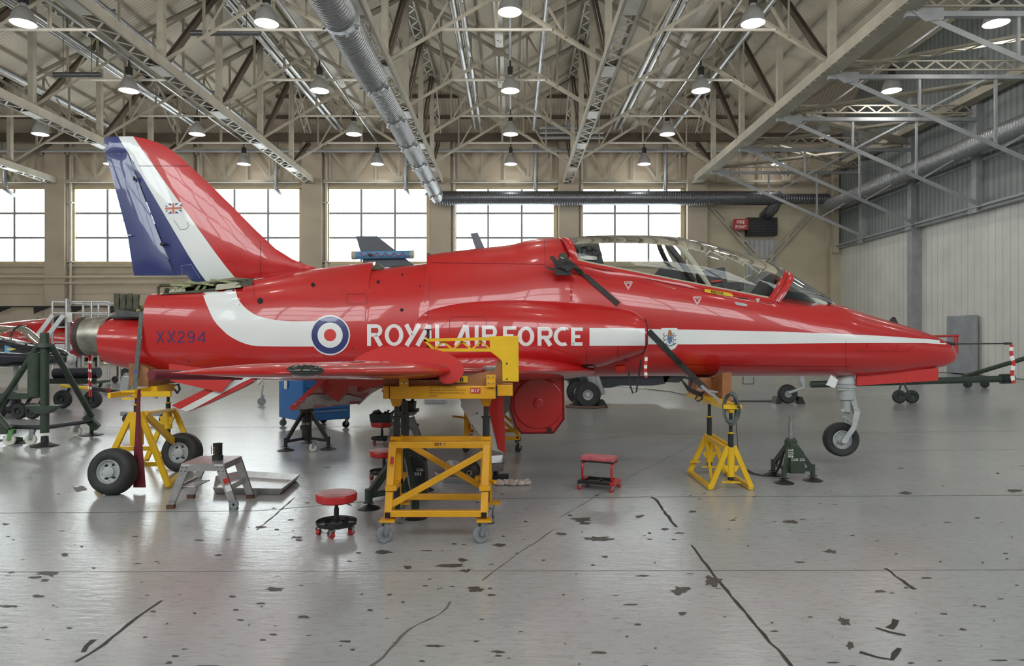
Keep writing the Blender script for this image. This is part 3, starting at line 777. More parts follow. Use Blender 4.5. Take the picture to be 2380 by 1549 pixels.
def line_mat(name, lines, colors):
    "flat paint bands: colour switches across straight lines in the x-z plane of the part"
    m = mat(name, colors[0], .32, 0, .05, 2, coat=.8); nt = m.node_tree; b = nt.nodes['Principled BSDF']; N = nt.nodes.new; L = nt.links.new
    tc = [n for n in nt.nodes if n.type == 'TEX_COORD'][0]; sp = N('ShaderNodeSeparateXYZ'); L(tc.outputs['Object'], sp.inputs[0])
    cur = b.inputs['Base Color'].links[0].from_socket
    for (p, q), c in zip(lines, colors[1:]):
        dx, dz = q[0]-p[0], q[1]-p[1]
        m1 = N('ShaderNodeMath'); m1.operation = 'MULTIPLY_ADD'; m1.inputs[1].default_value = -dz; L(sp.outputs[0], m1.inputs[0]); m1.inputs[2].default_value = p[0]*dz-p[1]*dx
        m2 = N('ShaderNodeMath'); m2.operation = 'MULTIPLY_ADD'; m2.inputs[1].default_value = dx; L(sp.outputs[2], m2.inputs[0]); L(m1.outputs[0], m2.inputs[2])
        gt = N('ShaderNodeMath'); gt.operation = 'GREATER_THAN'; gt.inputs[1].default_value = 0; L(m2.outputs[0], gt.inputs[0])
        x = N('ShaderNodeMix'); x.data_type = 'RGBA'; L(gt.outputs[0], x.inputs[0]); L(cur, x.inputs[6]); x.inputs[7].default_value = (*c, 1); cur = x.outputs[2]
    L(cur, b.inputs['Base Color']); return m
w = lambda x, y: (sx(x), sz(y))
FM = line_mat('fin_paint', [(w(546, 644.7), w(311, 318.6)), (w(479, 653.7), w(275.6, 317.8))], [(.50, .012, .016), (.74, .76, .77), (.022, .035, .16)])
# sign: above the line from bottom to top lies to its right side
fin_out = [(260, 318), (311, 317.5), (335, 322), (365, 331), (390, 343), (420, 366), (450, 394), (490, 431), (540, 480), (590, 531), (640, 578), (680, 603), (710, 615), (738, 623), (700, 634), (640, 643), (585, 648), (546, 645), (479, 654), (450, 657), (434, 640), (407, 641), (297, 356), (246, 356), (242, 322)]
def fth(p, e):
    k = max(0, min(1, (p.z-sz(650))/(sz(318)-sz(650)))); t = .085*(1-k)+.035*k
    return min(t, .006+t*(1-math.exp(-e*6)))
fin = aero_plate(fin_out, fth, 'tail_fin', FM)
rud_out = [(246, 357), (296, 357), (406, 641), (312, 641), (304, 595), (297, 548)]
rud = aero_plate(rud_out, lambda p, e: min(.045, .004+.05*(1-math.exp(-e*5))), 'rudder', MATS['paint_blue'])
MB().bar(P(288, 547, D0-.05), P(305, 547, D0-.05), .01, .012).build('trailing_wick', MATS['paint_white'], rud)
for a, b in (((297, 356), (315, 415)), ((366, 566), (386, 570)), ((316, 626), (338, 622))):
    pass
MB().ball(P(378.5, 568, D0-.06), (.035, .03, .025)).build('hinge_fairing', MATS['black'], fin)
MB().ball(P(312, 415, D0-.05), (.015, .02, .03)).build('hinge_fairing', MATS['black'], fin)

# canopy ------------------------------------------------------------
def arch(sp, tp, w, n=24, dsill=8.5, e=2.3):
    xs, zs = sx(sp[0], dsill), sz(sp[1], dsill); xt, zt = sx(tp[0]), sz(tp[1]); r = []
    for i in range(n+1):
        a = pi*i/n; c = math.copysign(abs(cos(a))**(2/e), cos(a)); s = sin(a)**(2/e)
        r.append(Vector((xs+(xt-xs)*s, D0-c*w, zs+(zt-zs)*s)))
    return r
CS = [((1342, 602), (1320, 555), .40), ((1370, 609), (1360, 550), .405), ((1420, 619), (1420, 548), .41), ((1500, 635), (1495, 548), .41), ((1580, 651), (1559, 551), .41),
      ((1640, 662.5), (1623, 561.5), .405), ((1690, 672), (1687, 579), .40), ((1740, 681.5), (1751, 598), .39), ((1770, 687), (1790, 613), .385), ((1787, 690), (1815, 626), .38)]
can_r = [arch(*c) for c in CS]
can = MB().loft(can_r, False, False, closed=False).build('canopy', MATS['canopy_glass'], jet)
def band(r1, r2, t, name, m, parent, scale=1.0):
    mb = MB()
    c = Vector((0, 0, 0)); o = []
    for r in (r1, r2):
        mid = Vector((r[len(r)//2].x, D0, r[0].z))
        inner = []
        for v in r: q = Vector((v.x, D0, r[0].z)); dv = (v-q); inner.append(v-dv.normalized()*t if dv.length > .01 else v)
        o.append((r, inner))
    (a, ai), (b, bi) = o
    mb.loft([a, b, bi, ai, a], False, False, smooth=True, closed=False)
    return fix(mb.build(name, m, parent))
def out(r, k): 
    z0 = r[0].z; return [Vector((v.x, D0+(v.y-D0)*(1+k), z0-.01+(v.z-z0+.01)*(1+k))) for v in r]
band(out(arch((1327, 600), (1300, 553.5), .40), .004), out(arch((1345, 603), (1321, 554.5), .40), .004), .02, 'canopy_frame', MATS['paint_red'], can)
band(out(arch((1786, 694), (1811, 626), .386), .002), out(arch((1814, 704), (1835, 636), .392), .002), .008, 'canopy_frame', MATS['paint_red'], jet)
MB().tube(out(arch((1798, 699), (1822, 630), .39), .004), .003, 6).build('frame_joint', MATS['seam_dark'], jet)
ws = MB().loft([arch((1812, 700), (1830, 634), .395, e=2.1), arch((1850, 706), (1866, 658), .36, e=2.1), arch((1890, 711), (1903, 681), .30, e=2), arch((1922, 714), (1932, 699), .20, e=2), arch((1943, 716), (1946, 709), .06, e=2)], False, False, closed=False)
wso = ws.build('windscreen', MATS['windscreen_glass'], jet)
band(arch((1643, 663), (1545, 551), .395), arch((1655, 665.5), (1562, 553), .395), .03, 'mid_arch', MATS['canopy_cream'], jet)
band(arch((1608, 650), (1528, 553), .36), arch((1622, 652), (1538, 553), .36), .05, 'inner_arch', MATS['black'], jet)
# sill rail
sill = MB()
for s in (-1, 1):
    pts = [Vector((c[0].x, D0-s*(c[0].y*-1+D0), c[0].z)) if False else Vector((r[0].x, D0-s*(D0-r[0].y), r[0].z-.012)) for r in can_r]
    sill.tube(pts, .014, 6)
sill.build('canopy_sill', MATS['canopy_cream'], can)
# red lower frame of the canopy, from the glass down to the fuselage skin
def bvh_of(objs):
    V = []; FSS = []
    for o in objs:
        off = root_loc(o); k = len(V); V += [v.co+off for v in o.data.vertices]; FSS += [[k+i for i in p.vertices] for p in o.data.polygons]
    return BVHTree.FromPolygons(V, FSS)
CAMP = Vector((0, 0, CAMH))
def hit(bvh, px, py):
    d = (P(px, py, 1)-CAMP).normalized(); l, nn, i, ds = bvh.ray_cast(CAMP, d)
    return l, nn, d
FB0 = bvh_of([fus]); sk = MB(); up = [(1322, 597), (1330, 600)]+[(c[0][0], c[0][1]) for c in CS]+[(1800, 694), (1812, 698), (1822, 702)]
hws = (.40, .40, .40, .405, .41, .41, .41, .405, .40, .39, .385, .38, .385, .39, .39)
N_ = []
for i, (x, y) in enumerate(up):
    hw = hws[i]; A = Vector((sx(x, 8.5), D0-hw, sz(y, 8.5))); row = [A+Vector((0, .03, 0)), A]
    for dy in ((8, 16, 26) if x > 1450 else (10, 22, 36)):
        l, nn, d_ = hit(FB0, x, y+dy)
        if l is None or l.y > D0-.3: l = A+Vector((0, -.003*dy, -dy*.0052)); nn = Vector((0, -1, .3))
        row.append(Vector((A.x, l.y-(.006 if dy < 25 else -.012), l.z)))
    N_.append(row)
for s in (1, -1):
    sk.loft([[v if s > 0 else Vector((v.x, 2*D0-v.y, v.z)) for v in r] for r in N_], False, False, closed=False)
lowf = fix(sk.build('canopy_lower_frame', MATS['paint_red'], jet))
# cockpit tub, seats, panels
tub = MB(); x0, x1 = sx(1335, 8.5), sx(1806, 8.6)
za = sz(700); ya, yb = D0-.37, D0+.37
tub.add([(x0, ya, sz(600, 8.5)-.06), (x1, ya, sz(690, 8.5)-.05), (x1, ya, za-.5), (x0, ya, za-.5)], [(0,1,2,3)])
tub.add([(x0, yb, sz(600, 8.5)-.06), (x1, yb, sz(690, 8.5)-.05), (x1, yb, za-.5), (x0, yb, za-.5)], [(0,1,2,3)])
tub.bx(x0, x1, ya, yb, za-.55, za-.5); tub.bx(x0-.03, x0, ya, yb, za-.5, sz(598, 8.5))
tub.build('cockpit_tub', MATS['black'], jet)
mat('seat_grey', (.05, .052, .055), .7, 0, .3, 14, .2)
def seat(cx, top, low):
    st = MB()
    st.box(P(cx, (top+low)/2, D0), (.30, .5, (low-top)/F*D0), M=Matrix.Rotation(radians(-14), 3, 'Y'))
    st.tube([P(cx-26, top+14, 8.75), P(cx-12, top-2, 8.75), P(cx+20, top+1, 8.75), P(cx+30, top+30, 8.75)], .025, 8)
    st.tube([P(cx-20, top+30, 8.6), P(cx-18, top+8, 8.62), P(cx+6, top+4, 8.62), P(cx+22, top+18, 8.62)], .02, 8)
    for i in range(4): st.ball(P(cx-24+i*14, top+10+(i % 2)*14, 8.66), (.05, .05, .06))
    o = st.build('ejection_seat', MATS['seat_grey'], jet); MB().box(P(cx-3, top+34, 8.64), (.26, .03, .05)).build('harness_strap', MATS['pipe_white'], o); return o
seat(1366, 566, 640)
s2 = MB().loft([[P(1520, 640, 8.62), P(1535, 620, 8.62), P(1595, 634, 8.62), P(1618, 656, 8.62), P(1560, 650, 8.62)], [P(1520, 640, 9.2), P(1535, 620, 9.2), P(1595, 634, 9.2), P(1618, 656, 9.2), P(1560, 650, 9.2)]])
fix(s2.build('rear_coaming', MATS['black'], jet))
s3 = MB().box(P(1654, 654, 8.8), (.26, .42, .28), M=Matrix.Rotation(radians(-10), 3, 'Y'))
s3.tube([P(1632, 640, 8.6), P(1640, 629, 8.6), P(1672, 636, 8.6), P(1680, 668, 8.6)], .018, 8); s3.box(P(1690, 668, 8.8), (.3, .4, .1))
s3 = s3.build('ejection_seat', MATS['seat_grey'], jet); MB().box(P(1664, 654, 8.57), (.13, .02, .022), M=Matrix.Rotation(radians(-8), 3, 'Y')).build('warning_label', mat('label_red', (.5, .03, .03), .5), s3)
fc = MB().prism([P(1742, 684, 8.7), P(1764, 655, 8.7), P(1790, 636, 8.7), P(1802, 640, 8.7), P(1796, 690, 8.7)], (0, .4, 0))
fix(fc.build('front_coaming', MATS['black'], jet))
MB().prism([P(1700, 675, 8.66), P(1732, 644, 8.66), P(1745, 640, 8.66), P(1762, 650, 8.66), P(1745, 684, 8.66)], (0, .012, 0)).build('blast_screen', MATS['canopy_glass'], jet)
MB().tube([P(1700, 675, 8.64), P(1732, 644, 8.64), P(1745, 640, 8.64)], .006, 6).build('screen_edge', MATS['pipe_white'], jet)
fix(MB().prism([P(1812, 690, 8.72), P(1824, 676, 8.72), P(1870, 682, 8.72), P(1935, 706, 8.72), P(1900, 712, 8.72)], (0, .36, 0)).build('windscreen_coaming', MATS['black'], jet))

# wings --------------------------------------------------------------
NACA = [(1, 0), (.9, .30), (.75, .62), (.55, .90), (.38, 1.0), (.25, .97), (.13, .80), (.06, .58), (.02, .34), (.005, .17), (0, 0)]
def wing_ring(le, te, y, z, t, inc=0):
    c = le-te; up = [Vector((te+c*(1-u), y, z+t/2*v*1.15)) for u, v in NACA]; lo = [Vector((te+c*(1-u), y, z-t/2*v*.85)) for u, v in NACA[::-1][1:-1]]
    return up+lo
ROOT = (.93, -1.73, .30, sz(862, 8.35), .29); TIP = (-1.19, -2.12, 4.60, sz(866, 4.3), .095)
def wlerp(o):
    t = (o-.55)/(4.6-.55); return [ROOT[0]+(TIP[0]-ROOT[0])*t, ROOT[1]+(TIP[1]-ROOT[1])*t, o, ROOT[3]+(TIP[3]-ROOT[3])*t, ROOT[4]+(TIP[4]-ROOT[4])*t]
def wing(s):
    rr = []
    for o in [.3, .55, .9, 1.3, 1.8, 2.3, 2.8, 3.3, 3.8, 4.2, 4.5]:
        a = wlerp(o); rr.append(wing_ring(a[0], a[1], D0-s*o, a[3], a[4]))
    for o, k in ((4.6, .85), (4.66, .6), (4.69, .25)):
        a = wlerp(4.6); c = (a[0]-a[1]); rr.append(wing_ring(a[0]-c*.25*(1-k)-.02, a[1]+.02, D0-s*o, a[3], a[4]*k))
    w_ = fix(MB().loft(rr).build('wing', MATS['paint_red'], jet)); w_.data.set_sharp_from_angle(angle=radians(50)); return w_
wn = wing(1); wf = wing(-1)
def fence(d, poly, th=.012, nm='wing_fence', parent=None):
    o = MB().prism([P(x, y, d) for x, y in poly], (0, th, 0)).build(nm, MATS['paint_red_flat'], parent or wn); return fix(o)
fence(5.62, [(903, 838), (908, 822), (919, 811), (935, 808), (960, 807), (995, 810), (1025, 816), (1045, 824), (1060, 833), (1072, 843), (1078, 855), (1077, 868), (1072, 878), (1062, 887), (1049, 892), (1036, 893), (1026, 889), (1021, 883), (1022, 876), (1035, 866), (1040, 850), (1000, 845)])
fence(6.6, [(820, 850), (826, 833), (850, 820), (881, 808), (905, 805), (960, 808), (1000, 822), (1010, 850)])
# nav light in the leading corner of the tip
MB().ball(Vector((-1.29, D0-4.62, TIP[3]+.012)), (.125, .075, .04), 20, 12).build('wingtip_lamp', mat('nav_glass', (.01, .012, .014), .08, 0, 0, coat=1), wn)
# bare metal joint at the inner leading edge, control-run cover
MB().tube([P(352, 871, 4.45), P(420, 872, 4.7), P(560, 877, 5.3)], [.034, .033, .022], 16).build('padded_cover', MATS['maroon'], wn)
m = MB().tube([P(1127, 857, 6.1), P(1151, 855, 6.25)], [.026, .022], 12); m.build('leading_edge_joint', MATS['alu'], wn)
# flaps
def flap(s):
    a, b = 2.72, .75
    q = [(-1.66, a, 1.34), (-1.50, b, 1.24), (-1.83, b, .90), (-2.00, a, 1.03)]
    top = [Vector((x, D0-s*o, z)) for x, o, z in q]; nrm = Vector((.65, 0, -.76))*.035
    return fix(MB().prism(top, nrm).build('flap', MATS['paint_red'], jet))
fl1 = flap(1); fl2 = flap(-1)
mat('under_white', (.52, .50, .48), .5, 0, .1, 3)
# underside fairing of the wing between flap and trestle
uf = MB().loft([[Vector((x, D0-2.6, z)) for x, z in ((-1.9, 1.36), (-1.0, 1.36), (-.95, 1.3), (-1.3, 1.2), (-1.8, 1.26))], [Vector((x, D0-.5, z)) for x, z in ((-1.6, 1.3), (.3, 1.3), (.3, 1.1), (-.6, .98), (-1.5, 1.1))]])
fix(uf.build('wing_underside_fairing', MATS['paint_red'], jet))
for d_, pl_, mn in ((6.5, ((738, 884), (818, 884), (808, 908), (785, 935), (745, 908)), 'paint_red'), (7.6, ((800, 884), (870, 884), (866, 900), (838, 912), (812, 905)), 'paint_red'), (9.9, ((812, 888), (888, 888), (884, 903), (858, 918), (833, 942), (800, 916)), 'under_white')):
    fix(MB().prism([P(x, y, d_) for x, y in pl_], (0, .10, 0)).build('flap_hinge_fairing', MATS[mn], jet))
# ventral fins, airbrake
for s in (1, -1):
    fix(MB().prism([P(x, y, 8.55) if s > 0 else P(x, y, 8.55)+Vector((0, .7, 0)) for x, y in ((392, 846), (470, 850), (548, 872), (514, 913), (396, 886))], (0, .02, 0)).build('ventral_fin', MATS['paint_red_flat'], jet))
ab = fix(MB().prism([P(x, y, 8.62) for x, y in ((399, 943), (433, 958), (475, 942), (562, 901), (594, 883), (533, 877))], (0, .18, 0)).build('airbrake', MATS['paint_red_flat'], jet))
fix(MB().prism([P(x, y, 8.61) for x, y in ((418, 952), (433, 957.5), (448, 952), (478, 936), (560, 891), (584, 880), (556, 879), (536, 888), (466, 927))], (0, .004, 0)).build('white_stripe', MATS['paint_white'], ab))
MB().cyl(P(560, 888, 8.66), P(604, 884, 8.66), .012).cyl(P(604, 884, 8.66), P(616, 876, 8.7), .008).build('jack_rod', MATS['chrome'], ab)

# exhaust and opened tail ---------------------------------------------
ex = MB().lathe([(.232, sx(190)), (.236, sx(196)), (.262, sx(258)), (.25, sx(262)), (.22, sx(250)), (.19, sx(205)), (.215, sx(190))], (0, D0, sz(782)), (1, 0, 0), 40)
exo = ex.build('exhaust_nozzle', MATS['nozzle_metal'], jet)
nt = MATS['nozzle_metal'].node_tree
MB().lathe([(.238, sx(190)), (.248, sx(191)), (.248, sx(195)), (.238, sx(196))], (0, D0, sz(782)), (1, 0, 0), 40).build('nozzle_rim', MATS['maroon'], exo)
MB().lathe([(.246, sx(194)), (.2455, sx(203)), (.244, sx(204))], (0, D0, sz(782)), (1, 0, 0), 40).build('sooty_band', MATS['soot'], exo)
MB().lathe([(.268, sx(256)), (.268, sx(258)), (.25, sx(258))], (0, D0, sz(784)), (1, 0, 0), 40).build('gap_ring', MATS['soot'], exo)
bk = thing_bk = MB()
x_a, x_b = 264, 324
for yy in (8.72, 9.06):
    bk = MB()
    for i in range(4):
        bk.prism([P(x_a+i*15.2, 720, yy), P(x_a+i*15.2, 683+(i % 2)*2, yy), P(x_a+i*15.2+12, 682+(i % 2)*3, yy), P(x_a+i*15.2+12, 720, yy)], (0, .02, 0))
    bk.prism([P(x_a+1, 720, yy+.03), P(x_a+1, 684, yy+.03), P(x_b-1, 686, yy+.03), P(x_b-1, 720, yy+.03)], (0, .01, 0))
    bk.prism([P(x_a, 694, yy+.01), P(x_a, 682, yy+.01), P(x_b, 685, yy+.01), P(x_b, 694, yy+.01)], (0, .015, 0)); bk.prism([P(x_a, 722, yy+.01), P(x_a, 710, yy+.01), P(x_b, 710, yy+.01), P(x_b, 722, yy+.01)], (0, .015, 0)); fix(bk.build('tail_bulkhead', MATS['primer_dark'], jet))

MB().tube([P(262, 737, 8.78), P(300, 737.5, 8.75), P(368, 737, 8.72)], .03, 8).prism([P(268, 735, 8.60), P(268, 719, 8.66), P(320, 726, 8.66), P(366, 724, 8.66), P(366, 737, 8.60), P(300, 737, 8.60)], (0, .02, 0)).build('seal_strip', mat('seal_grey', (.06, .065, .07), .6, 0, .3, 12), jet)
gb = MB().tube([P(322, 722, 8.8), P(335, 713, 8.8), P(350, 711, 8.8), P(366, 716, 8.8)], .022, 8).box(P(312, 719, 8.85), (.2, .2, .06)).ball(P(322, 723, 8.74), .03)
gb.build('pivot_bracket', MATS['primer_green'], jet)
# exposed spar under the fin
sp_ = MB()
sp_.tube([P(368, 738, 8.62), P(368, 668, 8.75), P(374, 664, 8.78), P(400, 664, 8.8)], .02, 6)
for s in (8.62, 9.16):
    sp_.prism([P(372, 686, s), P(475, 680, s), P(585, 664, s), P(588, 652, s), P(560, 657, s), (P(545, 664, s)), P(475, 673, s), P(380, 682, s)], (0, .02, 0))
for i, x in enumerate((384, 410, 455, 488, 502, 530, 552, 571)):
    t = 684-(x-372)*.1; sp_.prism([P(x-3, t, 8.65), P(x-1, t-12, 8.75), P(x+3, t-13, 8.75), P(x+3, t, 8.72)], (0, .35, 0))
fix(sp_.build('fin_root_frame', MATS['primer_dark'], jet))
fix(MB().prism([P(x, y, 8.9) for x, y in ((430, 682), (430, 667), (470, 658), (588, 647), (588, 664), (475, 678))], (0, .03, 0)).build('spar_web', MATS['primer_dark'], jet))
gs = MB()
for x, y, l, h in ((432, 665, 46, 5), (478, 661, 60, 4), (540, 658, 80, 4)): gs.box(P(x, y, 8.8), (l/F*D0, .3, h/F*D0), M=Matrix.Rotation(radians(8 if x > 450 else 3), 3, 'Y'))
for x in (455, 470, 535, 560): gs.bar(P(x, 676, 8.68), P(x+14, 656, 8.72), .02, .03)
for x in (402, 418, 512, 545): gs.lathe([(.03, -.01), (.035, 0), (.03, .01)], P(x, 674-(x-400)*.07, 8.66), (0, 1, 0), 12)
gs.tube([P(424, 676, 8.66), P(426, 668, 8.66), P(436, 666, 8.66)], .012, 6)
gs.build('fin_root_brackets', MATS['primer_green'], jet)
MB().prism([P(392, 683, 8.64), P(396, 668, 8.68), P(428, 667, 8.68), P(432, 680, 8.64)], (0, .01, 0)).build('inner_panel', MATS['canopy_cream'], jet)
MB().prism([P(500, 675, 8.60), P(504, 661, 8.64), P(556, 657, 8.64), P(560, 668, 8.60)], (0, .01, 0)).build('inner_panel', MATS['canopy_cream'], jet)
# spine openings
fix(MB().prism([P(866, 628, 8.72), P(874, 609, 8.72), P(889, 620, 8.72), P(889, 627, 8.72)], (0, .3, 0)).build('spine_access_frame', MATS['primer_dark'], jet))
MB().box(P(998, 603, 8.9), (.03, .25, .13)).tube([P(905, 623, 8.8), P(930, 619, 8.8), P(960, 619, 8.8)], .015, 6).build('spine_frame', MATS['primer_dark'], jet)
MB().prism([P(1093, 543, 8.89), P(1110, 540.5, 8.89), P(1126, 576, 8.89), P(1105, 578, 8.89)], (0, .03, 0)).build('blade_aerial', mat('aerial_grey', (.11, .12, .15), .5), jet)
MB().prism([P(2066, 749, 8.89), P(2076, 737, 8.89), P(2081, 738, 8.89), P(2088, 753, 8.89)], (0, .03, 0)).build('nose_aerial', MATS['black'], jet)
pt = MB().cyl(P(2196, 797, 8.86), P(2220, 800, 8.86), .022, .018).cyl(P(2220, 800, 8.86), P(2334, 799, 8.86), .009, .008).cyl(P(2334, 799, 8.86), P(2351, 799, 8.86), .016, .014)
pt.build('pitot_probe', MATS['black'], jet)
MB().box(P(2300, 798, 8.86), (.01, .01, .01))
MB().prism([P(x, y, 8.78) for x, y in ((1992, 897), (1992, 872), (2181, 856), (2181, 885))], (0, .03, 0)).build('nose_door', MATS['paint_red_flat'], jet)
MB().prism([P(x, y, 8.5) for x, y in ((1932, 872), (1948, 884), (1940, 903), (1920, 895))], (0, .012, 0)).build('nose_door_flap', MATS['paint_white'], jet)

# nose wheel -----------------------------------------------------------
def wheel_parts(parent, c, ax, R, wd, rim, hub_m='gear_grey', name='wheel', tyre_m='rubber', rings_=True):
    "tyre of radius R and width wd about axis ax, with hub"
    h = wd/2; prof = [(rim, -h*.8), (rim*1.12, -h*.95), (R*.86, -h), (R*.96, -h*.75), (R, -h*.35), (R, h*.35), (R*.96, h*.75), (R*.86, h), (rim*1.12, h*.95), (rim, h*.8)]
    t = MB().lathe(prof, c, ax, 32).build(name if name != 'wheel' else 'tyre', MATS[tyre_m], parent)
    hm = MB().lathe([(rim, -h*.8), (rim*.93, -h*.85), (rim*.85, -h*.5), (rim*.5, -h*.3), (rim*.45, -h*.62), (rim*.22, -h*.7), (0, -h*.7)], c, ax, 28)
    hm.lathe([(rim, h*.8), (rim*.93, h*.85), (rim*.85, h*.5), (rim*.5, h*.3), (rim*.45, h*.62), (rim*.22, h*.7), (0, h*.7)], c, ax, 28)
    x, y, z = frame(Vector((0,0,0)), Vector(ax))
    if rings_:
        for i in range(6):
            u = x*cos(i*pi/3)+y*sin(i*pi/3)
            for s in (-1, 1): hm.ball(Vector(c)+u*rim*.68+z*s*h*.45, R*.045, 8, 6)
    ho = hm.build('hub', MATS[hub_m], parent)
    return t, ho
ng = MB()
ng.cyl(P(1965, 866, 8.9), P(1965, 893, 8.9), .10, .12, 20).cyl(P(1965, 893, 8.9), P(1966, 929, 8.9), .115, .105, 20).cyl(P(1965, 929, 8.9), P(1966, 958, 8.9), .06, .06, 16).cyl(P(1965, 896, 8.9), P(1965, 902, 8.9), .13, .13, 20)
ng.prism([P(1975, 905, 8.86), P(1986, 903, 8.86), P(1994, 945, 8.86), P(2000, 958, 8.86), P(1990, 966, 8.86), P(1984, 950, 8.86), P(1975, 928, 8.86)], (0, .09, 0))
ng.cyl(P(1993, 958, 8.78), P(1993, 958, 9.0), .035, .035, 14); ng.cyl(P(1958, 955, 8.8), P(1972, 960, 8.98), .025)
for s in (8.73, 9.0): ng.loft([[P(1986, 953, s), P(1999, 962, s), P(1999, 962, s+.035), P(1986, 953, s+.035)], [P(1980, 990, s), P(1990, 998, s), P(1990, 998, s+.035), P(1980, 990, s+.035)], [P(1958, 1022, s), P(1968, 1030, s), P(1968, 1030, s+.035), P(1958, 1022, s+.035)]], smooth=False)
ng.cyl(P(1963, 1026, 8.72), P(1963, 1026, 9.06), .035, .035, 14)
ng.bar(P(1962, 970, 8.9), P(1985, 985, 8.9), .05, .04).bar(P(1960, 968, 8.9), P(1966, 984, 8.9), .03, .03).cyl(P(1946, 906, 8.8), P(1984, 906, 8.8), .015)
ngo = fix(ng.build('nose_gear_leg', MATS['gear_grey'], jet)); bevel(ngo, .006)
MB().cyl(P(1965, 929, 8.9), P(1966, 952, 8.9), .045, .045, 16).build('oleo_piston', MATS['chrome'], ngo)
wheel_parts(jet, P(1954, 1021.5, 8.9), (0.10, 1, 0), .22, .15, .12, name='nose_tyre')
# main gear doors ------------------------------------------------------
dpoly = [(1193, 868), (1311, 868), (1313, 976), (1288, 1009), (1211, 1010), (1196, 990), (1184, 949)]
gd = fix(MB().prism([P(x, y, 8.2) for x, y in dpoly], (0, .035, 0)).build('gear_door', MATS['paint_red'], jet)); bevel(gd, .01)
cc = P(1251, 938, 8.2)
MB().lathe([(.31, 0), (.303, .010), (.29, .014), (.27, .012), (.062, .010), (.058, .02), (.05, .023), (0, .023)], cc+Vector((0, .002, 0)), (0, -1, 0), 48).build('wheel_bulge', MATS['paint_red'], gd)
rim = [cc.lerp(P(x, y, 8.19), .96)+Vector((0, -.012, 0)) for x, y in dpoly]
MB().tube(rim, .008, 6, closed=True).build('door_rim', MATS['seam'], gd)
MB().box(P(1277, 1000, 8.17), (.05, .03, .05)).build('door_latch', MATS['black'], gd)
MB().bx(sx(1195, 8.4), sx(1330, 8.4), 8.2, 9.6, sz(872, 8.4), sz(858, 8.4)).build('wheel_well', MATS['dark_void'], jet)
ld = [(1060, 905), (1072, 935), (1071, 945), (1085, 968), (1108, 1015), (1140, 1045), (1174, 1055), (1174, 1000), (1166, 880), (1070, 880)]
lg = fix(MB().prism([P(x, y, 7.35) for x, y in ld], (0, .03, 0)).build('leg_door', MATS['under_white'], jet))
fix(MB().prism([P(x, y, 7.34) for x, y in ((1122, 880), (1166, 880), (1174, 1000), (1174, 1054), (1158, 1044), (1135, 949))], (0, .008, 0)).build('red_panel', MATS['paint_red'], lg))
MB().bar(P(1097, 988, 7.33), P(1130, 1040, 7.33), .004, .006).cyl(P(1109, 961, 7.345), P(1109, 961, 7.33), .008).build('door_seam', MATS['seam_dark'], lg)
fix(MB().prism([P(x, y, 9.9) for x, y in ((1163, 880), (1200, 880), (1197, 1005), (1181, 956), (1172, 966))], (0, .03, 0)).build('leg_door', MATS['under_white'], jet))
fix(MB().prism([P(x, y, 9.5) for x, y in ((1183, 868), (1290, 868), (1290, 960), (1270, 985), (1210, 985), (1190, 950))], (0, .03, 0)).build('gear_door', MATS['maroon'], jet))

# paint work, conformed to the skin ----------------------------------------
def decal(polys, bvh, m, parent, name, off=.003, step=14):
    "polys: list of lists of photo pixels, or (verts, faces)"
    bm = bmesh.new()
    if isinstance(polys, tuple):
        vv = [bm.verts.new((x, y, 0)) for x, y in polys[0]]
        for f in polys[1]:
            try: bm.faces.new([vv[i] for i in f])
            except ValueError: pass
    else:
        for p in polys:
            f = bm.faces.new([bm.verts.new((x, y, 0)) for x, y in p])
        bmesh.ops.triangulate(bm, faces=bm.faces[:])
    xs = [v.co.x for v in bm.verts]; ys = [v.co.y for v in bm.verts]
    for ax, lo, hi in ((0, min(xs), max(xs)), (1, min(ys), max(ys))):
        st = step if ax == 0 else step*.6
        k = math.floor(lo/st)*st+st
        while k < hi:
            no = (1,0,0) if ax == 0 else (0,1,0); co = (k,0,0) if ax == 0 else (0,k,0)
            bmesh.ops.bisect_plane(bm, geom=bm.verts[:]+bm.edges[:]+bm.faces[:], plane_co=co, plane_no=no); k += st
    dead = []
    for v in bm.verts:
        l, nn, d = hit(bvh, v.co.x, v.co.y)
        if l is None: dead.append(v); continue
        if nn.dot(d) > 0: nn = -nn
        v.co = l+nn*off
    bmesh.ops.delete(bm, geom=dead, context='VERTS')
    long_ = [f for f in bm.faces if max(e.calc_length() for e in f.edges) > .35]
    bmesh.ops.delete(bm, geom=long_, context='FACES')
    mb = MB(); bm.verts.index_update()
    for i, v in enumerate(bm.verts): v.index = i
    mb.add([v.co.copy() for v in bm.verts], [[v.index for v in f.verts] for f in bm.faces], True); bm.free()
    if not mb.f: return None
    return mb.build(name, m if not isinstance(m, str) else MATS[m], parent)
def stroke(pts, w):
    out_ = []
    for (x0, y0), (x1, y1) in zip(pts, pts[1:]):
        l = math.hypot(x1-x0, y1-y0) or 1; nx, ny = -(y1-y0)/l*w/2, (x1-x0)/l*w/2
        out_.append([(x0+nx, y0+ny), (x1+nx, y1+ny), (x1-nx, y1-ny), (x0-nx, y0-ny)])
    return out_
def annulus(cx, cy, ro, ri, a0=0, a1=360, n=32, sxq=1.0, sh=0):
    q = []
    for i in range(n):
        a, b = radians(a0+(a1-a0)*i/n), radians(a0+(a1-a0)*(i+1)/n)
        q.append([(cx+sxq*ro*cos(a), cy+ro*sin(a)), (cx+sxq*ro*cos(b), cy+ro*sin(b)), (cx+sxq*ri*cos(b), cy+ri*sin(b)), (cx+sxq*ri*cos(a), cy+ri*sin(a))] if ri > 0 else [(cx, cy), (cx+sxq*ro*cos(a), cy+ro*sin(a)), (cx+sxq*ro*cos(b), cy+ro*sin(b))])
    return q
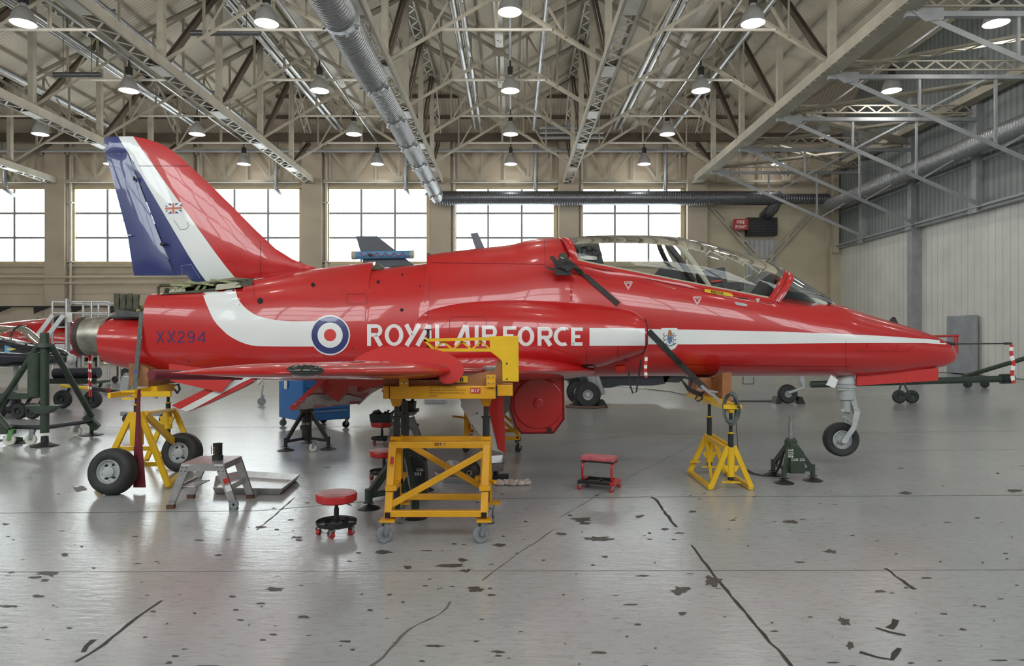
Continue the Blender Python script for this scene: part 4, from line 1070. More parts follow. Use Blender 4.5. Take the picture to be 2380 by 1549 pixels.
def text_px(txt, x0, x1, y0, y1, bold=0, slope=0, shear=0):
    vs, fs = text_mesh(txt, 1, bold, shear=shear); a0 = min(v.x for v in vs); a1 = max(v.x for v in vs); b0 = min(v.y for v in vs); b1 = max(v.y for v in vs)
    return ([(x0+(v.x-a0)/(a1-a0)*(x1-x0), y1-(v.y-b0)/(b1-b0)*(y1-y0)+slope*(v.x-a0)/(a1-a0)) for v in vs], fs)
SK = bvh_of([fus, ink, lowf])
WH = 'paint_white'
# swoosh under the fin to the roundel
lo = [(470, 680), (479, 705.5), (487, 724), (495, 741), (504, 754), (514, 764), (526, 776), (539, 785), (554, 793), (569, 799), (583, 803), (600, 805), (660, 806), (735, 806)]
hi = [(546, 668), (549, 681), (552, 692), (558, 702), (566, 712), (576, 721), (588, 729), (602, 736), (618, 740), (638, 744), (659, 746), (680, 747), (705, 747), (735, 747)]
decal([[lo[i], lo[i+1], hi[i+1], hi[i]] for i in range(len(lo)-1)], SK, WH, jet, 'white_swoosh')
rx, ry = 767.5, 779.5
decal(annulus(rx, ry, 46.5, 43.4), SK, WH, jet, 'roundel_edge', .005)
decal(annulus(rx, ry, 43.4, 29.3), SK, 'paint_blue', jet, 'roundel_blue', .005)
decal(annulus(rx, ry, 29.3, 14.3), SK, WH, jet, 'roundel_white', .005)
decal(annulus(rx, ry, 14.3, 0, n=24), SK, 'paint_red_flat', jet, 'roundel_red', .005)
# lettering, traced strokes
def cap(x): return x/3.9667+800
def capy(y): return y/3.9667+520
L_ = []
def S(w, *pts): L_.extend(stroke([(cap(x), capy(y)) for x, y in pts], w/3.9667))
def O(cx, cy, rx_, ry_, w, a0=0, a1=360, n=36):
    for i in range(n):
        a, b = radians(a0+(a1-a0)*i/n), radians(a0+(a1-a0)*(i+1)/n); q = []
        for (k, t) in ((1, a), (1, b), (0, b), (0, a)):
            q.append((cap(cx+(rx_-(0 if k else w))*cos(t)), capy(cy+(ry_-(0 if k else w*.82))*sin(t))))
        L_.append(q)
def LR(x, yb=1128, yt=930, w=36, foot=148):
    S(w, (x+18, yt), (x+18, yb)); S(34, (x+30, yt+17), (x+88, yt+17)); O(x+84, yt+57, 56, 57, 36, -90, 90, 16); S(34, (x+30, yt+97), (x+88, yt+97)); S(w+4, (x+72, yt+100), (x+foot-21, yb))
LR(212); O(460, 1028, 86, 100, 38)
S(40, (572, 930), (628, 1040)); S(42, (696, 930), (574, 1127))                 # Y with the long slanted tail
S(40, (780, 936), (676, 1127)); S(38, (786, 934), (786, 1062)); S(30, (735, 1066), (800, 1066))     # A
S(38, (858, 932), (858, 1130)); S(32, (850, 1113), (935, 1113))                # L
S(40, (1118, 938), (1030, 1128)); S(36, (1131, 938), (1146, 1130)); S(30, (1070, 1076), (1140, 1076))
S(36, (1222, 940), (1222, 1130)); LR(1270, 1130, 942)
S(36, (1483, 948), (1483, 1130)); S(32, (1475, 964), (1586, 964)); S(30, (1480, 1035), (1560, 1035))
O(1676, 1040, 77, 90, 38); LR(1783, 1126, 954, 36, 140)
O(2016, 1042, 86, 88, 38, 62, 298, 30); S(32, (2052, 974), (2060, 966))
S(36, (2110, 960), (2110, 1126)); S(30, (2100, 975), (2200, 975)); S(28, (2105, 1042), (2176, 1042)); S(32, (2100, 1110), (2196, 1110))
decal(L_, SK, WH, jet, 'fuselage_lettering', .004, 10)
decal([[(1370, 763), (1499, 764), (1499, 803.5), (1370, 804)]], SK, WH, jet, 'white_stripe')
# stripe to the nose on the body only
BK = bvh_of([fus])
decal([[(1506, 765), (1620, 767), (1620, 801), (1506, 801)], [(1620, 767), (1800, 771), (1800, 799.5), (1620, 801)], [(1800, 771), (1940, 776), (1940, 798), (1800, 799.5)], [(1940, 776), (2060, 782), (2060, 797.5), (1940, 798)], [(2060, 782), (2150, 788.5), (2150, 798), (2060, 797.5)], [(2150, 788.5), (2209, 794), (2212, 803), (2190, 801), (2150, 798)]], BK, WH, jet, 'nose_stripe')
# crest shield
decal([[(1537, 763), (1574, 763), (1574, 803), (1568, 810), (1557, 816), (1546, 811), (1537, 804)]], BK, WH, jet, 'crest_shield', .006)
mat('crest_blue', (.12, .2, .35), .5, 0, .4, 60); mat('crest_brown', (.35, .16, .06), .5, 0, .4, 60); mat('ink', (.05, .06, .09), .5, 0, 0)
decal([[(1550, 781), (1563, 781), (1562, 794), (1556, 801), (1551, 795)]], BK, 'crest_blue', jet, 'crest_arms', .008)
decal([[(1551, 781), (1553, 770), (1556, 766), (1560, 770), (1563, 781)]], BK, 'crest_brown', jet, 'crest_crown', .0085)
k_ = []
for sgn in (-1, 1):
    for cy_ in (778, 787, 796): k_ += annulus(1556.5+sgn*11, cy_, 4.5, 3, 20, 250, 8)
k_ += stroke([(1545, 800), (1556, 805), (1569, 800)], 2); k_ += [[(1552, 786), (1561, 786), (1561, 788), (1552, 788)]]
decal(k_, BK, 'ink', jet, 'crest_supporters', .009)
# serial, small marks
sr = []
for x0_ in (365, 390): sr = stroke([(x0_, 770), (x0_+16, 797.5)], 2.8)+stroke([(x0_+16, 770), (x0_, 797.5)], 2.8); decal(sr, SK, 'serial_blue', jet, 'serial_character', .005, 6)
arcp = lambda cx, cy, r, ry_, a0, a1, n=12: [(cx+r*cos(radians(a0+(a1-a0)*i/n)), cy+ry_*sin(radians(a0+(a1-a0)*i/n))) for i in range(n+1)]
sr = stroke(arcp(421, 777.5, 6.5, 6.5, 190, 395)+[(414, 796)], 2.8)+stroke([(413, 796), (429, 796)], 2.8); decal(sr, SK, 'serial_blue', jet, 'serial_character', .005, 6)
sr = stroke(arcp(444, 778.5, 6.8, 7.4, 0, 360, 20), 2.8)+stroke([(450.8, 779), (450.4, 787)]+arcp(444, 787, 6.6, 9, 10, 150), 2.8); decal(sr, SK, 'serial_blue', jet, 'serial_character', .005, 6)
sr = stroke([(474, 797.5), (474, 771), (459.5, 791), (479, 791)], 2.8)
decal(sr, SK, 'serial_blue', jet, 'serial_character', .005, 6)
sn = bvh_of([fus])
decal([[(1637, 671), (1696, 681), (1704, 687), (1700, 691), (1637, 681)]], SK, mat('marking_yellow', (.75, .5, .03), .45, 0, 0), jet, 'rescue_arrow', .014)
decal(text_px('RESCUE', 1652, 1680, 674.5, 680.5, .02, 5), SK, 'seam_dark', jet, 'rescue_lettering', .020, 8)
tri = []
for cx, cy, q in ((1460, 664, 1), (1620, 700, 1), (1761, 699, .45)):
    for k in (1, .62): tri += stroke([(cx-10*q*k, cy-7*q*k), (cx+10*q*k, cy-7*q*k), (cx, cy+10*q*k), (cx-10*q*k, cy-7*q*k)], .9)
    tri += stroke([(cx-9*q, cy-9*q), (cx+9*q, cy-9*q)], 1.2)
decal(tri, SK, WH, jet, 'warning_triangles', .006)
decal([[(1706, 704), (1712, 703), (1736, 708), (1736, 713), (1712, 710)]], SK, 'gear_grey', jet, 'step_plate', .006)
decal(stroke([(1714, 692), (1738, 696)], 3), SK, 'seam_dark', jet, 'stencil_marks', .01)
# panel seams
PL = []
PL += stroke([(1337, 613), (1420, 630), (1560, 661), (1700, 690), (1790, 707), (1800, 703), (1812, 680)], 1.2)
PL += stroke([(1265, 556), (1267, 614)], 1); PL += stroke([(1002, 611), (1150, 613), (1267, 615)], 1)
PL += stroke([(997, 640), (996, 697)], .8); PL += stroke([(995, 715), (994, 745)], .8)
PL += stroke([(1045, 775), (1045, 745), (1050, 737), (1125, 737), (1130, 745), (1130, 775)], .9)
PL += stroke([(806, 684), (850, 684), (853, 688), (853, 703), (850, 707), (808, 707), (806, 703), (806, 684)], .8)
PL += stroke([(1363, 805), (1363, 850)], .9); PL += stroke([(1436, 804), (1436, 840)], .8)
PL += stroke([(1560, 848), (1620, 848), (1700, 850), (1980, 853)], .7); PL += stroke([(1640, 850), (1640, 868)], .7)
PL += stroke([(1965, 790), (1966, 868)], .6); PL += stroke([(1990, 812), (2000, 818), (2110, 818), (2122, 805)], .7)
PL += stroke([(588, 652), (592, 690)], .8); PL += stroke([(1310, 556), (1322, 598), (1330, 610)], 1)
for x, y in ((1452, 836), (1458, 836), (2016, 803), (2085, 806)): PL += stroke([(x, y-6), (x, y+6)], 1)
decal(PL, SK, 'seam', jet, 'panel_seams', .0035, 12)
pd = []
for ih, (x, y, r) in enumerate(((605, 700, 7), (727.5, 663, 5), (879, 656, 4), (935, 639, 2.6), (977, 666, 2), (934, 721, 4), (379, 712, 1.4), (800, 679, 1), (438, 840, 1.6), (1114, 745, .8), (812, 724, 1), (819, 811, 1.5), (728, 829, 1.2))): decal(annulus(x, y, r, 0, n=12), SK, 'dark_void', jet, 'access_hole', .004)
decal(annulus(1368, 853, 16, 0, n=24, sxq=1)[:0]+[[(1368+16*cos(radians(a)), 853+5.5*sin(radians(a))) for a in range(0, 360, 20)]], SK, 'dark_void', jet, 'vent_opening', .006)
decal([[(1430, 851), (1453, 849), (1453, 865), (1430, 865)]], SK, mat('dayglo', (.85, .04, .02), .5, 0, 0), jet, 'bright_cover', .012)
# fin marks
FB = bvh_of([fin, rud]); fs_ = []
decal([[(385, 474), (422, 472), (422, 496), (386, 497)]], FB, 'serial_blue', jet, 'flag_field', .004)
decal(stroke([(385, 474), (422, 496)], 5)+stroke([(422, 472), (386, 497)], 5), FB, WH, jet, 'flag_saltire', .006)
decal(stroke([(385, 485.5), (422, 484)], 9)+stroke([(403.5, 473), (404, 496.5)], 9), FB, WH, jet, 'flag_cross_edge', .008)
decal(stroke([(385, 485.5), (422, 484)], 5)+stroke([(403.5, 473), (404, 496.5)], 5), FB, mat('flag_red', (.55, .16, .10), .5, 0, 0), jet, 'flag_cross', .010)
fs_ += stroke([(298, 386), (440, 386)], 1)+stroke([(606, 560), (605, 643)], .9)+stroke([(404, 512), (420, 534), (433, 533), (438, 527), (436, 515)], .7)
fs_ += stroke([(297, 357), (406, 641)], 2)+stroke([(246, 357), (297, 356)], 1.5)+stroke([(525, 608), (542, 608), (548, 618)], .6)
decal(fs_, FB, 'seam_dark', jet, 'fin_seams', .005)
decal(stroke([(424, 641), (423, 617), (445, 615), (470, 655)], .8), FB, mat('pale_blue', (.3, .35, .55), .5, 0, 0), jet, 'fin_panel_edge', .005)
# underside pattern of the flaps
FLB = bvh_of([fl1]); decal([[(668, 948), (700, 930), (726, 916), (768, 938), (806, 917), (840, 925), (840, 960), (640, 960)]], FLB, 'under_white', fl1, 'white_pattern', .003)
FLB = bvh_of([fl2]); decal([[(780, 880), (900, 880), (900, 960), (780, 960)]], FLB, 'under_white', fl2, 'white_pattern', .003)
WB = bvh_of([wn]); decal([[(815, 843), (850, 841), (842, 836), (815, 838)], [(854, 838), (870, 836), (868, 831), (858, 832)]], WB, WH, wn, 'white_marks', .004)
# detonating cord on the canopy
CB = bvh_of([can]); zz = [(1588, 563), (1596, 577), (1608, 578), (1610, 573), (1612, 579), (1640, 588), (1642, 593), (1650, 584), (1655, 586), (1684, 601), (1683, 606), (1690, 597), (1697, 601), (1722, 613), (1726, 619), (1732, 609), (1738, 615), (1760, 632), (1765, 637), (1768, 628), (1774, 632), (1798, 622)]
pts = [hit(CB, x, y)[0] for x, y in zz]; pts = [p for p in pts if p]
MB().tube(pts, .0055, 6).build('detonating_cord', MATS['pipe_white'], can)
zz = [(1600, 556), (1630, 566), (1637, 571), (1650, 572), (1665, 580), (1672, 586), (1690, 586), (1700, 592), (1712, 595), (1718, 601), (1740, 606)]
pts = [p for p in (hit(CB, x, y)[0] for x, y in zz) if p]; MB().tube(pts, .005, 6).build('detonating_cord', MATS['pipe_white'], can)
# ================================================================ ground equipment
mat('trestle_yellow', (.70, .34, .008), .42, 0, .1, 5, coat=.2)
mat('stand_yellow', (.76, .46, .012), .42, 0, .08, 5, coat=.2)
mat('wood', (.30, .12, .045), .6, 0, .25, 5, .1)
mat('wood_light', (.28, .125, .05), .6, 0, .25, 6, .1)
mat('jack_green', (.035, .055, .04), .42, 0, .25, 8)
mat('jack_black', (.02, .022, .024), .4, 0, .3, 8)
mat('seat_red', (.50, .015, .02), .35, 0, .08, 5, coat=.3)
mat('seat_top', (.52, .22, .22), .4, 0, .35, 7)
mat('caster_grey', (.22, .24, .26), .55, 0, .15, 9)
mat('caster_white', (.65, .65, .58), .5, 0, .1, 9)
mat('caster_red', (.45, .02, .02), .35, 0, .1, 9)
mat('cabinet_blue', (.025, .17, .50), .4, 0, .06, 3, coat=.2)
mat('strap_grey', (.10, .12, .12), .75, 0, .2, 14)
mat('strap_black', (.025, .025, .027), .7, 0, .2, 14)
mat('sticker_red', (.5, .03, .03), .5, 0, 0); mat('letter_white', (.78, .78, .76), .5, 0, 0); mat('letter_black', (.02, .02, .02), .5, 0, 0)
def caster(parent, c, r, ang, wm, fm='galvanised', w=.032, top=None):
    "swivel caster: c is the ground contact point"
    c = Vector(c); u = Vector((cos(ang), sin(ang), 0)); s = Vector((-sin(ang), cos(ang), 0)); hub = c+Vector((0, 0, r))
    o = MB().lathe([(r*.45, -w/2), (r*.9, -w/2), (r, -w*.25), (r, w*.25), (r*.9, w/2), (r*.45, w/2)], hub, s, 20)
    o.lathe([(0, -w*.3), (r*.5, -w*.3), (r*.5, w*.3), (0, w*.3)], hub, s, 16)
    t = top if top is not None else r*2.5
    f = MB()
    for q in (-1, 1):
        f.prism([hub+s*q*w*.62-u*r*.25, hub+s*q*w*.62+u*r*.25, Vector((c.x, c.y, t))+s*q*w*.62+u*r*.75, Vector((c.x, c.y, t))+s*q*w*.62-u*r*.1], s*q*.004)
    f.box(Vector((c.x, c.y, t))+u*r*.33, (r*1.1, r*.95, .006), ang); f.cyl(hub-s*w, hub+s*w, r*.12)
    fo = f.build('caster_fork', MATS[fm], parent); o.build('caster_wheel', MATS[wm], parent); return fo
def gpt(px, py): return ground(px, py)

# --- yellow wing trestle 'SET 1' --------------------------------------------
ws_ = thing('wing_trestle', 'tall yellow wheeled trestle marked SET 1 standing under the near wing', 'trestle', (-.6, 5.85, 0))
df, dr = 5.57, 6.15; Y = MATS['trestle_yellow']
def q(px, py, d): return P(px, py, d)
fl, fr_ = q(902, 1200, df), q(1125, 1200, df); tl, tr = q(913, 1034, df+.14), q(1131, 1034, df+.14)
rl_, rr_ = Vector((fl.x-.02, dr, fl.z)), Vector((fr_.x+.02, dr, fr_.z)); rtl, rtr = Vector((tl.x, dr-.14, tl.z)), Vector((tr.x, dr-.14, tr.z))
for a, b, n in ((fl, tl, 'leg'), (fr_, tr, 'leg'), (rl_, rtl, 'leg'), (rr_, rtr, 'leg')):
    bevel(MB().bar(a, b, .06, .05, .01).build(n, Y, ws_), .004)
zb_ = q(0, 1194, df).z
for a, b in ((Vector((fl.x, df, zb_)), Vector((fr_.x, df, zb_))), (Vector((rl_.x, dr, zb_)), Vector((rr_.x, dr, zb_))), (Vector((fl.x, df, zb_)), Vector((rl_.x, dr, zb_))), (Vector((fr_.x, df, zb_)), Vector((rr_.x, dr, zb_)))):
    bevel(MB().bar(a, b, .05, .05, .02).build('base_rail', Y, ws_), .004)
tf = bevel(MB().bar(Vector((tl.x, tl.y, tl.z)), Vector((tr.x, tr.y, tr.z)), .05, .055, .03).build('top_rail', Y, ws_), .004)
bevel(MB().bar(rtl, rtr, .05, .055, .03).build('top_rail', Y, ws_), .004)
for a, b in ((tl, rtl), (tr, rtr)): MB().bar(a, b, .05, .055).build('side_rail', Y, ws_)
bevel(MB().bar(q(905, 1176, df+.02), q(1128, 1052, df+.12), .03, .05).build('brace', Y, ws_), .004)
bevel(MB().bar(Vector((tl.x+.05, dr-.12, tl.z-.03)), Vector((fr_.x-.02, dr-.03, .32)), .03, .05).build('brace', Y, ws_), .004)
for i, (px, lx) in enumerate(((922, fl.x), (1130, fr_.x))):
    x = q(px, 0, 5.86).x
    MB().bx(x-.045, x+.045, 5.81, 5.91, .42, tl.z+.05).build('jack_sleeve', Y, ws_)
    m = MB().cyl((x, 5.86, .2), (x, 5.86, .98), .03).cyl((x, 5.86, .98), (x, 5.86, 1.16), .022).cyl((x, 5.86, .975), (x, 5.86, .99), .042); m.build('jack_post', MATS['jack_black'], ws_)
    MB().prism([(x-.09, 5.82, 1.19), (x+.09, 5.82, 1.19), (x+.045, 5.82, 1.13), (x+.03, 5.82, 1.08), (x-.03, 5.82, 1.08), (x-.045, 5.82, 1.13)], (0, .08, 0)).build('jack_head', Y, ws_)
    MB().bx(x-.045, x+.045, df, dr, .42, .46).build('cross_tie', Y, ws_)
MB().cyl(q(1118, 1112, 5.9), q(1151, 1122, 5.7), .016).lathe([(.03, -.02), (.035, 0), (.03, .02)], q(1112, 1112, 5.95), (0, 0, 1), 14).build('crank_handle', Y, ws_)
ch = MB().bx(q(891, 0, 5.7).x, q(1152, 0, 5.7).x, 5.68, 5.98, q(0, 928, 5.68).z, q(0, 898, 5.68).z); bevel(ch.build('channel_beam', Y, ws_), .006)
ch = MB().bx(q(1155, 0, 5.7).x, q(1192, 0, 5.7).x, 5.70, 5.96, q(0, 921, 5.7).z, q(0, 895, 5.7).z); bevel(ch.build('beam_extension', Y, ws_), .006)
MB().bx(q(1151, 0, 5.7).x, q(1156, 0, 5.7).x, 5.70, 5.9, q(0, 926, 5.7).z, q(0, 898, 5.7).z).bx(q(905, 0, 5.7).x, q(907, 0, 5.7).x, 5.677, 5.69, q(0, 927, 5.7).z, q(0, 898, 5.7).z).build('beam_joint', MATS['seam_dark'], ws_)
wd = MB().prism([q(x, y, 5.72) for x, y in ((891, 898), (891, 884), (1040, 883), (1070, 878), (1150, 862), (1155, 838), (1167, 838), (1168, 892), (1168, 898))], (0, .14, 0)); fix(wd.build('wooden_former', MATS['wood'], ws_))
for px in (939, 1141):
    MB().box(q(px, 886, 5.66), (.075, .03, .10)).build('clamp_plate', Y, ws_)
    m = MB()
    for dx in (-.02, .02):
        for dz in (-.025, .025): m.cyl(q(px, 884, 5.65)+Vector((dx, 0, dz)), q(px, 884, 5.63)+Vector((dx, 0, dz)), .007)
    m.build('clamp_bolt', MATS['chrome'], ws_)
# over-wing bracket
bd = 5.66; bp = [(1137, 782), (1205, 781), (1206, 888), (1168, 887), (1167, 842), (1163, 836), (1140, 818)]
bo = fix(MB().prism([q(x, y, bd) for x, y in bp], (0, .10, 0)).build('over_wing_bracket', MATS['stand_yellow'], ws_)); bevel(bo, .004)
m = MB().bar(q(987, 791, bd+.05), q(1140, 788, bd+.05), .09, .026).bar(q(1010, 814, bd+.05), q(1142, 814, bd+.05), .09, .024).bar(q(987, 790, bd+.05), q(1012, 815, bd+.05), .09, .02)
for i in range(6):
    x0 = 1008+i*22; m.bar(q(x0, 813 if i % 2 == 0 else 794, bd+.05), q(x0+22, 794 if i % 2 == 0 else 813, bd+.05), .03, .015)
m.build('bracket_lattice', MATS['stand_yellow'], ws_)
m = MB()
for i in range(12): m.ball(q(1201, 788+i*8, bd), (.005, .004, .005), 8, 5)
for i in range(5): m.ball(q(1145+i*12, 789, bd), (.005, .004, .005), 8, 5)
for i in range(5): m.ball(q(1148+i*12, 813, bd), (.005, .004, .005), 8, 5)
m.build('rivet', MATS['stand_yellow'], ws_)
MB().cyl(q(1178, 846, bd+.01), q(1178, 846, bd-.004), .007).cyl(q(1178, 882, bd+.01), q(1178, 882, bd-.004), .007).build('bolt_hole', MATS['dark_void'], ws_)
MB().cyl(q(995, 808, bd+.05), q(995, 768, bd+.05), .012).cyl(q(995, 768, bd+.05), q(995, 765, bd+.05), .03).build('screw_foot', MATS['jack_black'], ws_)
# writing
sign_text('SET 1', tf.location+q(1010, 1036.5, tl.y-.035), (1,0,0), (0,0,1), .024, .086, .01).build('set_lettering', MATS['letter_black'], ws_)
zt_ = 5.672
for i, t in enumerate(('MAX HEIGHT OF STAND FOR', 'MAINPLANE TRANSPORTATION 121cm', 'FROM UNDERSIDE OF CHANNEL TO', 'GROUND')):
    sign_text(t, q(998, 902.5+i*6.6, zt_), (1,0,0), (0,0,1), .0125, (.222, .30, .285, .07)[i]).build('height_lettering', MATS['letter_black'], ws_)
MB().box(q(1105, 908.5, zt_+.002), (.083, .004, .042)).build('number_plate', MATS['sticker_red'], ws_)
sign_text('I017', q(1095, 912.5, zt_-.003), (1,0,0), (0,0,1), .028, .066, .01).build('plate_lettering', MATS['letter_white'], ws_)
MB().box(q(1074, 882, 5.705), (.09, .006, .055)).build('letter_plate', MATS['stand_yellow'], ws_)
sign_text('B', q(1069, 888, 5.70), (1,0,0), (0,0,1), .036, .03, .03).build('plate_lettering', MATS['letter_black'], ws_)
MB().box(q(911, 1071, 5.60), (.026, .004, .06), M=Matrix.Rotation(radians(4), 3, 'Y')).build('red_label', MATS['sticker_red'], ws_)
for c, a in ((Vector((q(893, 0, df).x, df, 0)), .6), (Vector((q(1117, 0, df).x, df, 0)), .5), (Vector((q(930, 0, dr).x, dr, 0)), 1.2), (Vector((q(1140, 0, dr).x, dr, 0)), 1.3)):
    caster(ws_, c, .068, a, 'caster_grey', w=.04, top=.17); MB().box((c.x+.03, c.y, .185), (.12, .10, .018)).build('caster_plate', Y, ws_)
m = MB()
for x in (fl.x, fr_.x): m.bx(x-.022, x+.022, df-.03, df-.027, zb_-.03, zb_+.014)
m.build('open_tube_end', MATS['dark_void'], ws_)

# --- nose trestle ---------------------------------------------------------------
nt_ = thing('nose_trestle', 'yellow twin A-frame trestle with wooden block holding up the nose of the red jet', 'trestle', (2.38, 7.9, 0)); Y2 = MATS['stand_yellow']
def aframe(root, xl, xr, y, zt, xc, w=.055):
    for x in (xl, xr): bevel(MB().bar((x, y, .03), (xc+(.035 if x > xc else -.035), y, zt), w*.7, w, .01).build('leg', Y2, root), .004)
    MB().cyl((xc, y, zt-.32), (xc, y, zt), .042, .042, 16).prism([(xc-.09, y-.02, zt-.20), (xc+.09, y-.02, zt-.20), (xc+.05, y-.02, zt-.27), (xc-.05, y-.02, zt-.27)], (0, .02, 0)).build('jack_sleeve', Y2, root)
    MB().cyl((xc, y, zt-.36), (xc, y, zt-.32), .032).build('jack_collar', MATS['jack_black'], root)
    MB().lathe([(.02, zt-.39), (.05, zt-.385), (.05, zt-.375), (.02, zt-.36)], (xc, y, 0), (0, 0, 1), 16).bar((xc-.1, y, zt-.38), (xc+.1, y-.03, zt-.38), .02, .015).build('jack_handwheel', Y2, root)
def post(root, x, y, z0, z1, z2):
    MB().cyl((x, y, z0), (x, y, z1), .03).cyl((x, y, z1), (x, y, z2), .02).build('jack_post', MATS['jack_black'], root)
    MB().cyl((x, y, z1-.006), (x, y, z1+.008), .036).build('post_collar', Y2, root); MB().cyl((x, y, z2), (x, y, z2+.04), .035, .055).build('post_head', Y2, root)
aframe(nt_, 2.165, 2.60, 7.49, .465, 2.38); aframe(nt_, 2.14, 2.57, 8.3, .475, 2.38)
for x in (2.15, 2.59): bevel(MB().bar((x, 7.46, .03), (x, 8.33, .03), .05, .05).build('base_rail', Y2, nt_), .004)
MB().bar((2.34, 7.49, .44), (2.34, 8.3, .46), .04, .05).bar((2.42, 7.49, .44), (2.42, 8.3, .46), .04, .05).build('top_rail', Y2, nt_)
MB().bar((2.18, 7.5, .06), (2.33, 8.27, .44), .03, .05).build('brace', Y2, nt_)
post(nt_, 2.38, 7.49, .46, .62, .84); post(nt_, 2.38, 8.3, .47, .70, .86)
fix(MB().prism([(2.28, 7.42, .885), (2.28, 9.0, .885), (2.28, 9.0, .93), (2.28, 7.42, .93)], (.20, 0, 0)).build('channel_beam', Y2, nt_))
MB().bx(2.30, 2.58, 8.6, 8.98, .93, 1.15).build('packing_block', MATS['wood'], nt_)
fix(MB().prism([(2.49, 8.15, .86), (2.49, 9.0, .93), (2.49, 9.0, 1.13), (2.49, 8.9, 1.125), (2.49, 8.62, 1.14), (2.49, 8.4, 1.20), (2.49, 8.15, 1.24)], (.11, 0, 0)).build('wooden_block', MATS['wood'], nt_))
MB().tube([(2.25, 8.25, .16), (2.12, 8.2, .17)], .012, 8).build('crank_handle', Y2, nt_)

# --- tail trestle -----------------------------------------------------------------
tt = thing('tail_trestle', 'yellow twin A-frame trestle under the open tail of the red jet', 'trestle', (-4.0, 8.3, 0))
x0, x1 = q(232, 0, 7.6).x, q(391, 0, 7.55).x; xc1 = q(318, 0, 7.58).x; za_ = q(0, 962, 7.58).z
for x in (x0, x1): bevel(MB().bar((x, 7.56, .03), (xc1+(.04 if x > xc1 else -.06), 7.58, za_), .045, .06, .01).build('leg', Y2, tt), .004)
MB().bar(q(262, 1043, 7.6), q(352, 1043, 7.6), .04, .045).build('cross_bar', Y2, tt)
x2, x3 = q(340, 0, 9.1).x, q(453, 0, 9.1).x; xc2 = q(398, 0, 9.1).x; zb2 = q(0, 955, 9.1).z
for x in (x2, x3): bevel(MB().bar((x, 9.1, .03), (xc2+(.05 if x > xc2 else -.05), 9.1, zb2), .045, .06, .01).build('leg', Y2, tt), .004)
MB().bar(q(364, 1054, 9.08), q(438, 1053, 9.08), .04, .05).build('cross_bar', Y2, tt)
bevel(MB().bar(q(336, 962, 7.62), q(447, 1069, 9.05), .05, .07).build('brace', Y2, tt), .004)
MB().bar(q(330, 962, 7.6), q(398, 952, 9.1), .12, .03).build('top_rail', Y2, tt)
MB().bar((x1, 7.56, .03), (x3, 9.1, .03), .05, .05).build('base_rail', Y2, tt); MB().bar((x0, 7.6, .03), (x2, 9.1, .03), .05, .05).build('base_rail', Y2, tt)
MB().bar(q(338, 1079, 7.7), q(366, 1079, 7.7), .03, .05).build('cross_bar', Y2, tt)
MB().bx(xc1-.05, xc1+.05, 7.53, 7.63, za_-.35, za_+.02).build('jack_sleeve', Y2, tt); post(tt, xc1, 7.58, za_-.5, za_+.10, q(0, 925, 7.58).z)
xj = q(391, 0, 9.0).x; MB().cyl((xj, 9.0, .46), (xj, 9.0, .70), .05).prism([(xj-.1, 8.96, .62), (xj+.1, 8.96, .62), (xj+.05, 8.96, .52), (xj-.05, 8.96, .52)], (0, .03, 0)).build('jack_sleeve', Y2, tt); post(tt, xj, 9.0, .30, .80, .93)
MB().lathe([(.02, .27), (.05, .28), (.05, .29), (.02, .30)], (xj, 9.0, 0), (0, 0, 1), 16).build('jack_handwheel', Y2, tt)
a, b = q(293, 912, 7.7), q(400, 905, 9.0)
bt = q(0, 900, 8.4).z
m = MB().bx(q(293, 0, 7.7).x, q(325, 0, 7.7).x, 7.6, 7.68, bt-.08, bt-.06).bx(q(293, 0, 7.7).x, q(325, 0, 7.7).x, 7.6, 7.68, bt+.0, bt+.02).bx(q(330, 0, 7.9).x, q(400, 0, 7.9).x, 7.85, 7.9, bt-.07, bt-.01).bx(q(291, 0, 8.0).x, q(402, 0, 8.9).x, 8.5, 8.95, bt-.09, bt+.0).bx(q(291, 0, 8.0).x, q(298, 0, 8.0).x, 7.65, 9.0, bt-.07, bt-.01)
m.build('channel_beam', Y2, tt)
fix(MB().prism([q(x, y, 8.45) for x, y in ((299, 899), (299, 846), (322, 846), (345, 858), (345, 899))], (0, .9, 0)).build('wooden_block', MATS['wood_light'], tt))
xx = q(300, 0, 8.4)
st = thing('ratchet_strap', 'grey webbing strap looped over the open tail of the red jet', 'strap', q(322, 900, 8.4))
(lambda P_: MB().loft([[p-Vector((.026,0,0)), p+Vector((.026,0,0)), p+Vector((.026,-.004,0)), p+Vector((-.026,-.004,0))] for p in P_], smooth=False))([q(330, 722, 8.85), q(328.5, 727, 8.58), q(326, 760, 8.50), q(322.5, 800, 8.46), q(318.5, 845, 8.43), q(315, 880, 8.38), q(312.5, 925, 8.2)]).build('webbing', MATS['strap_grey'], st)
MB().box(q(317, 871, 8.40), (.05, .012, .09)).build('blue_sleeve', mat('strap_blue', (.05, .09, .25), .6, 0, .1, 9), st)
MB().box(q(313, 918, 8.2), (.04, .02, .06)).build('hook', MATS['galvanised'], st)
sm = MB(); A_ = []; 
for y, x, w in ((905, 323, 7), (950, 321, 9), (1000, 321, 13), (1030, 321.5, 17), (1060, 322, 21), (1100, 323, 26), (1134, 324, 29)):
    A_.append((q(x-w/2, y, 7.42), q(x+w/2, y, 7.42), q(x, y, 7.40+.01*sin(y))))
for k in (0, .006): sm.add([p+Vector((0, k, 0)) for t in A_ for p in (t[0], t[2], t[1])], [(3*i+j, 3*i+j+1, 3*i+j+4, 3*i+j+3) for i in range(len(A_)-1) for j in (0, 1)], True)
so = sm.build('warning_streamer', MATS['maroon']); tag(so, 'long maroon fabric streamer hanging in front of the left yellow trestle', 'streamer')
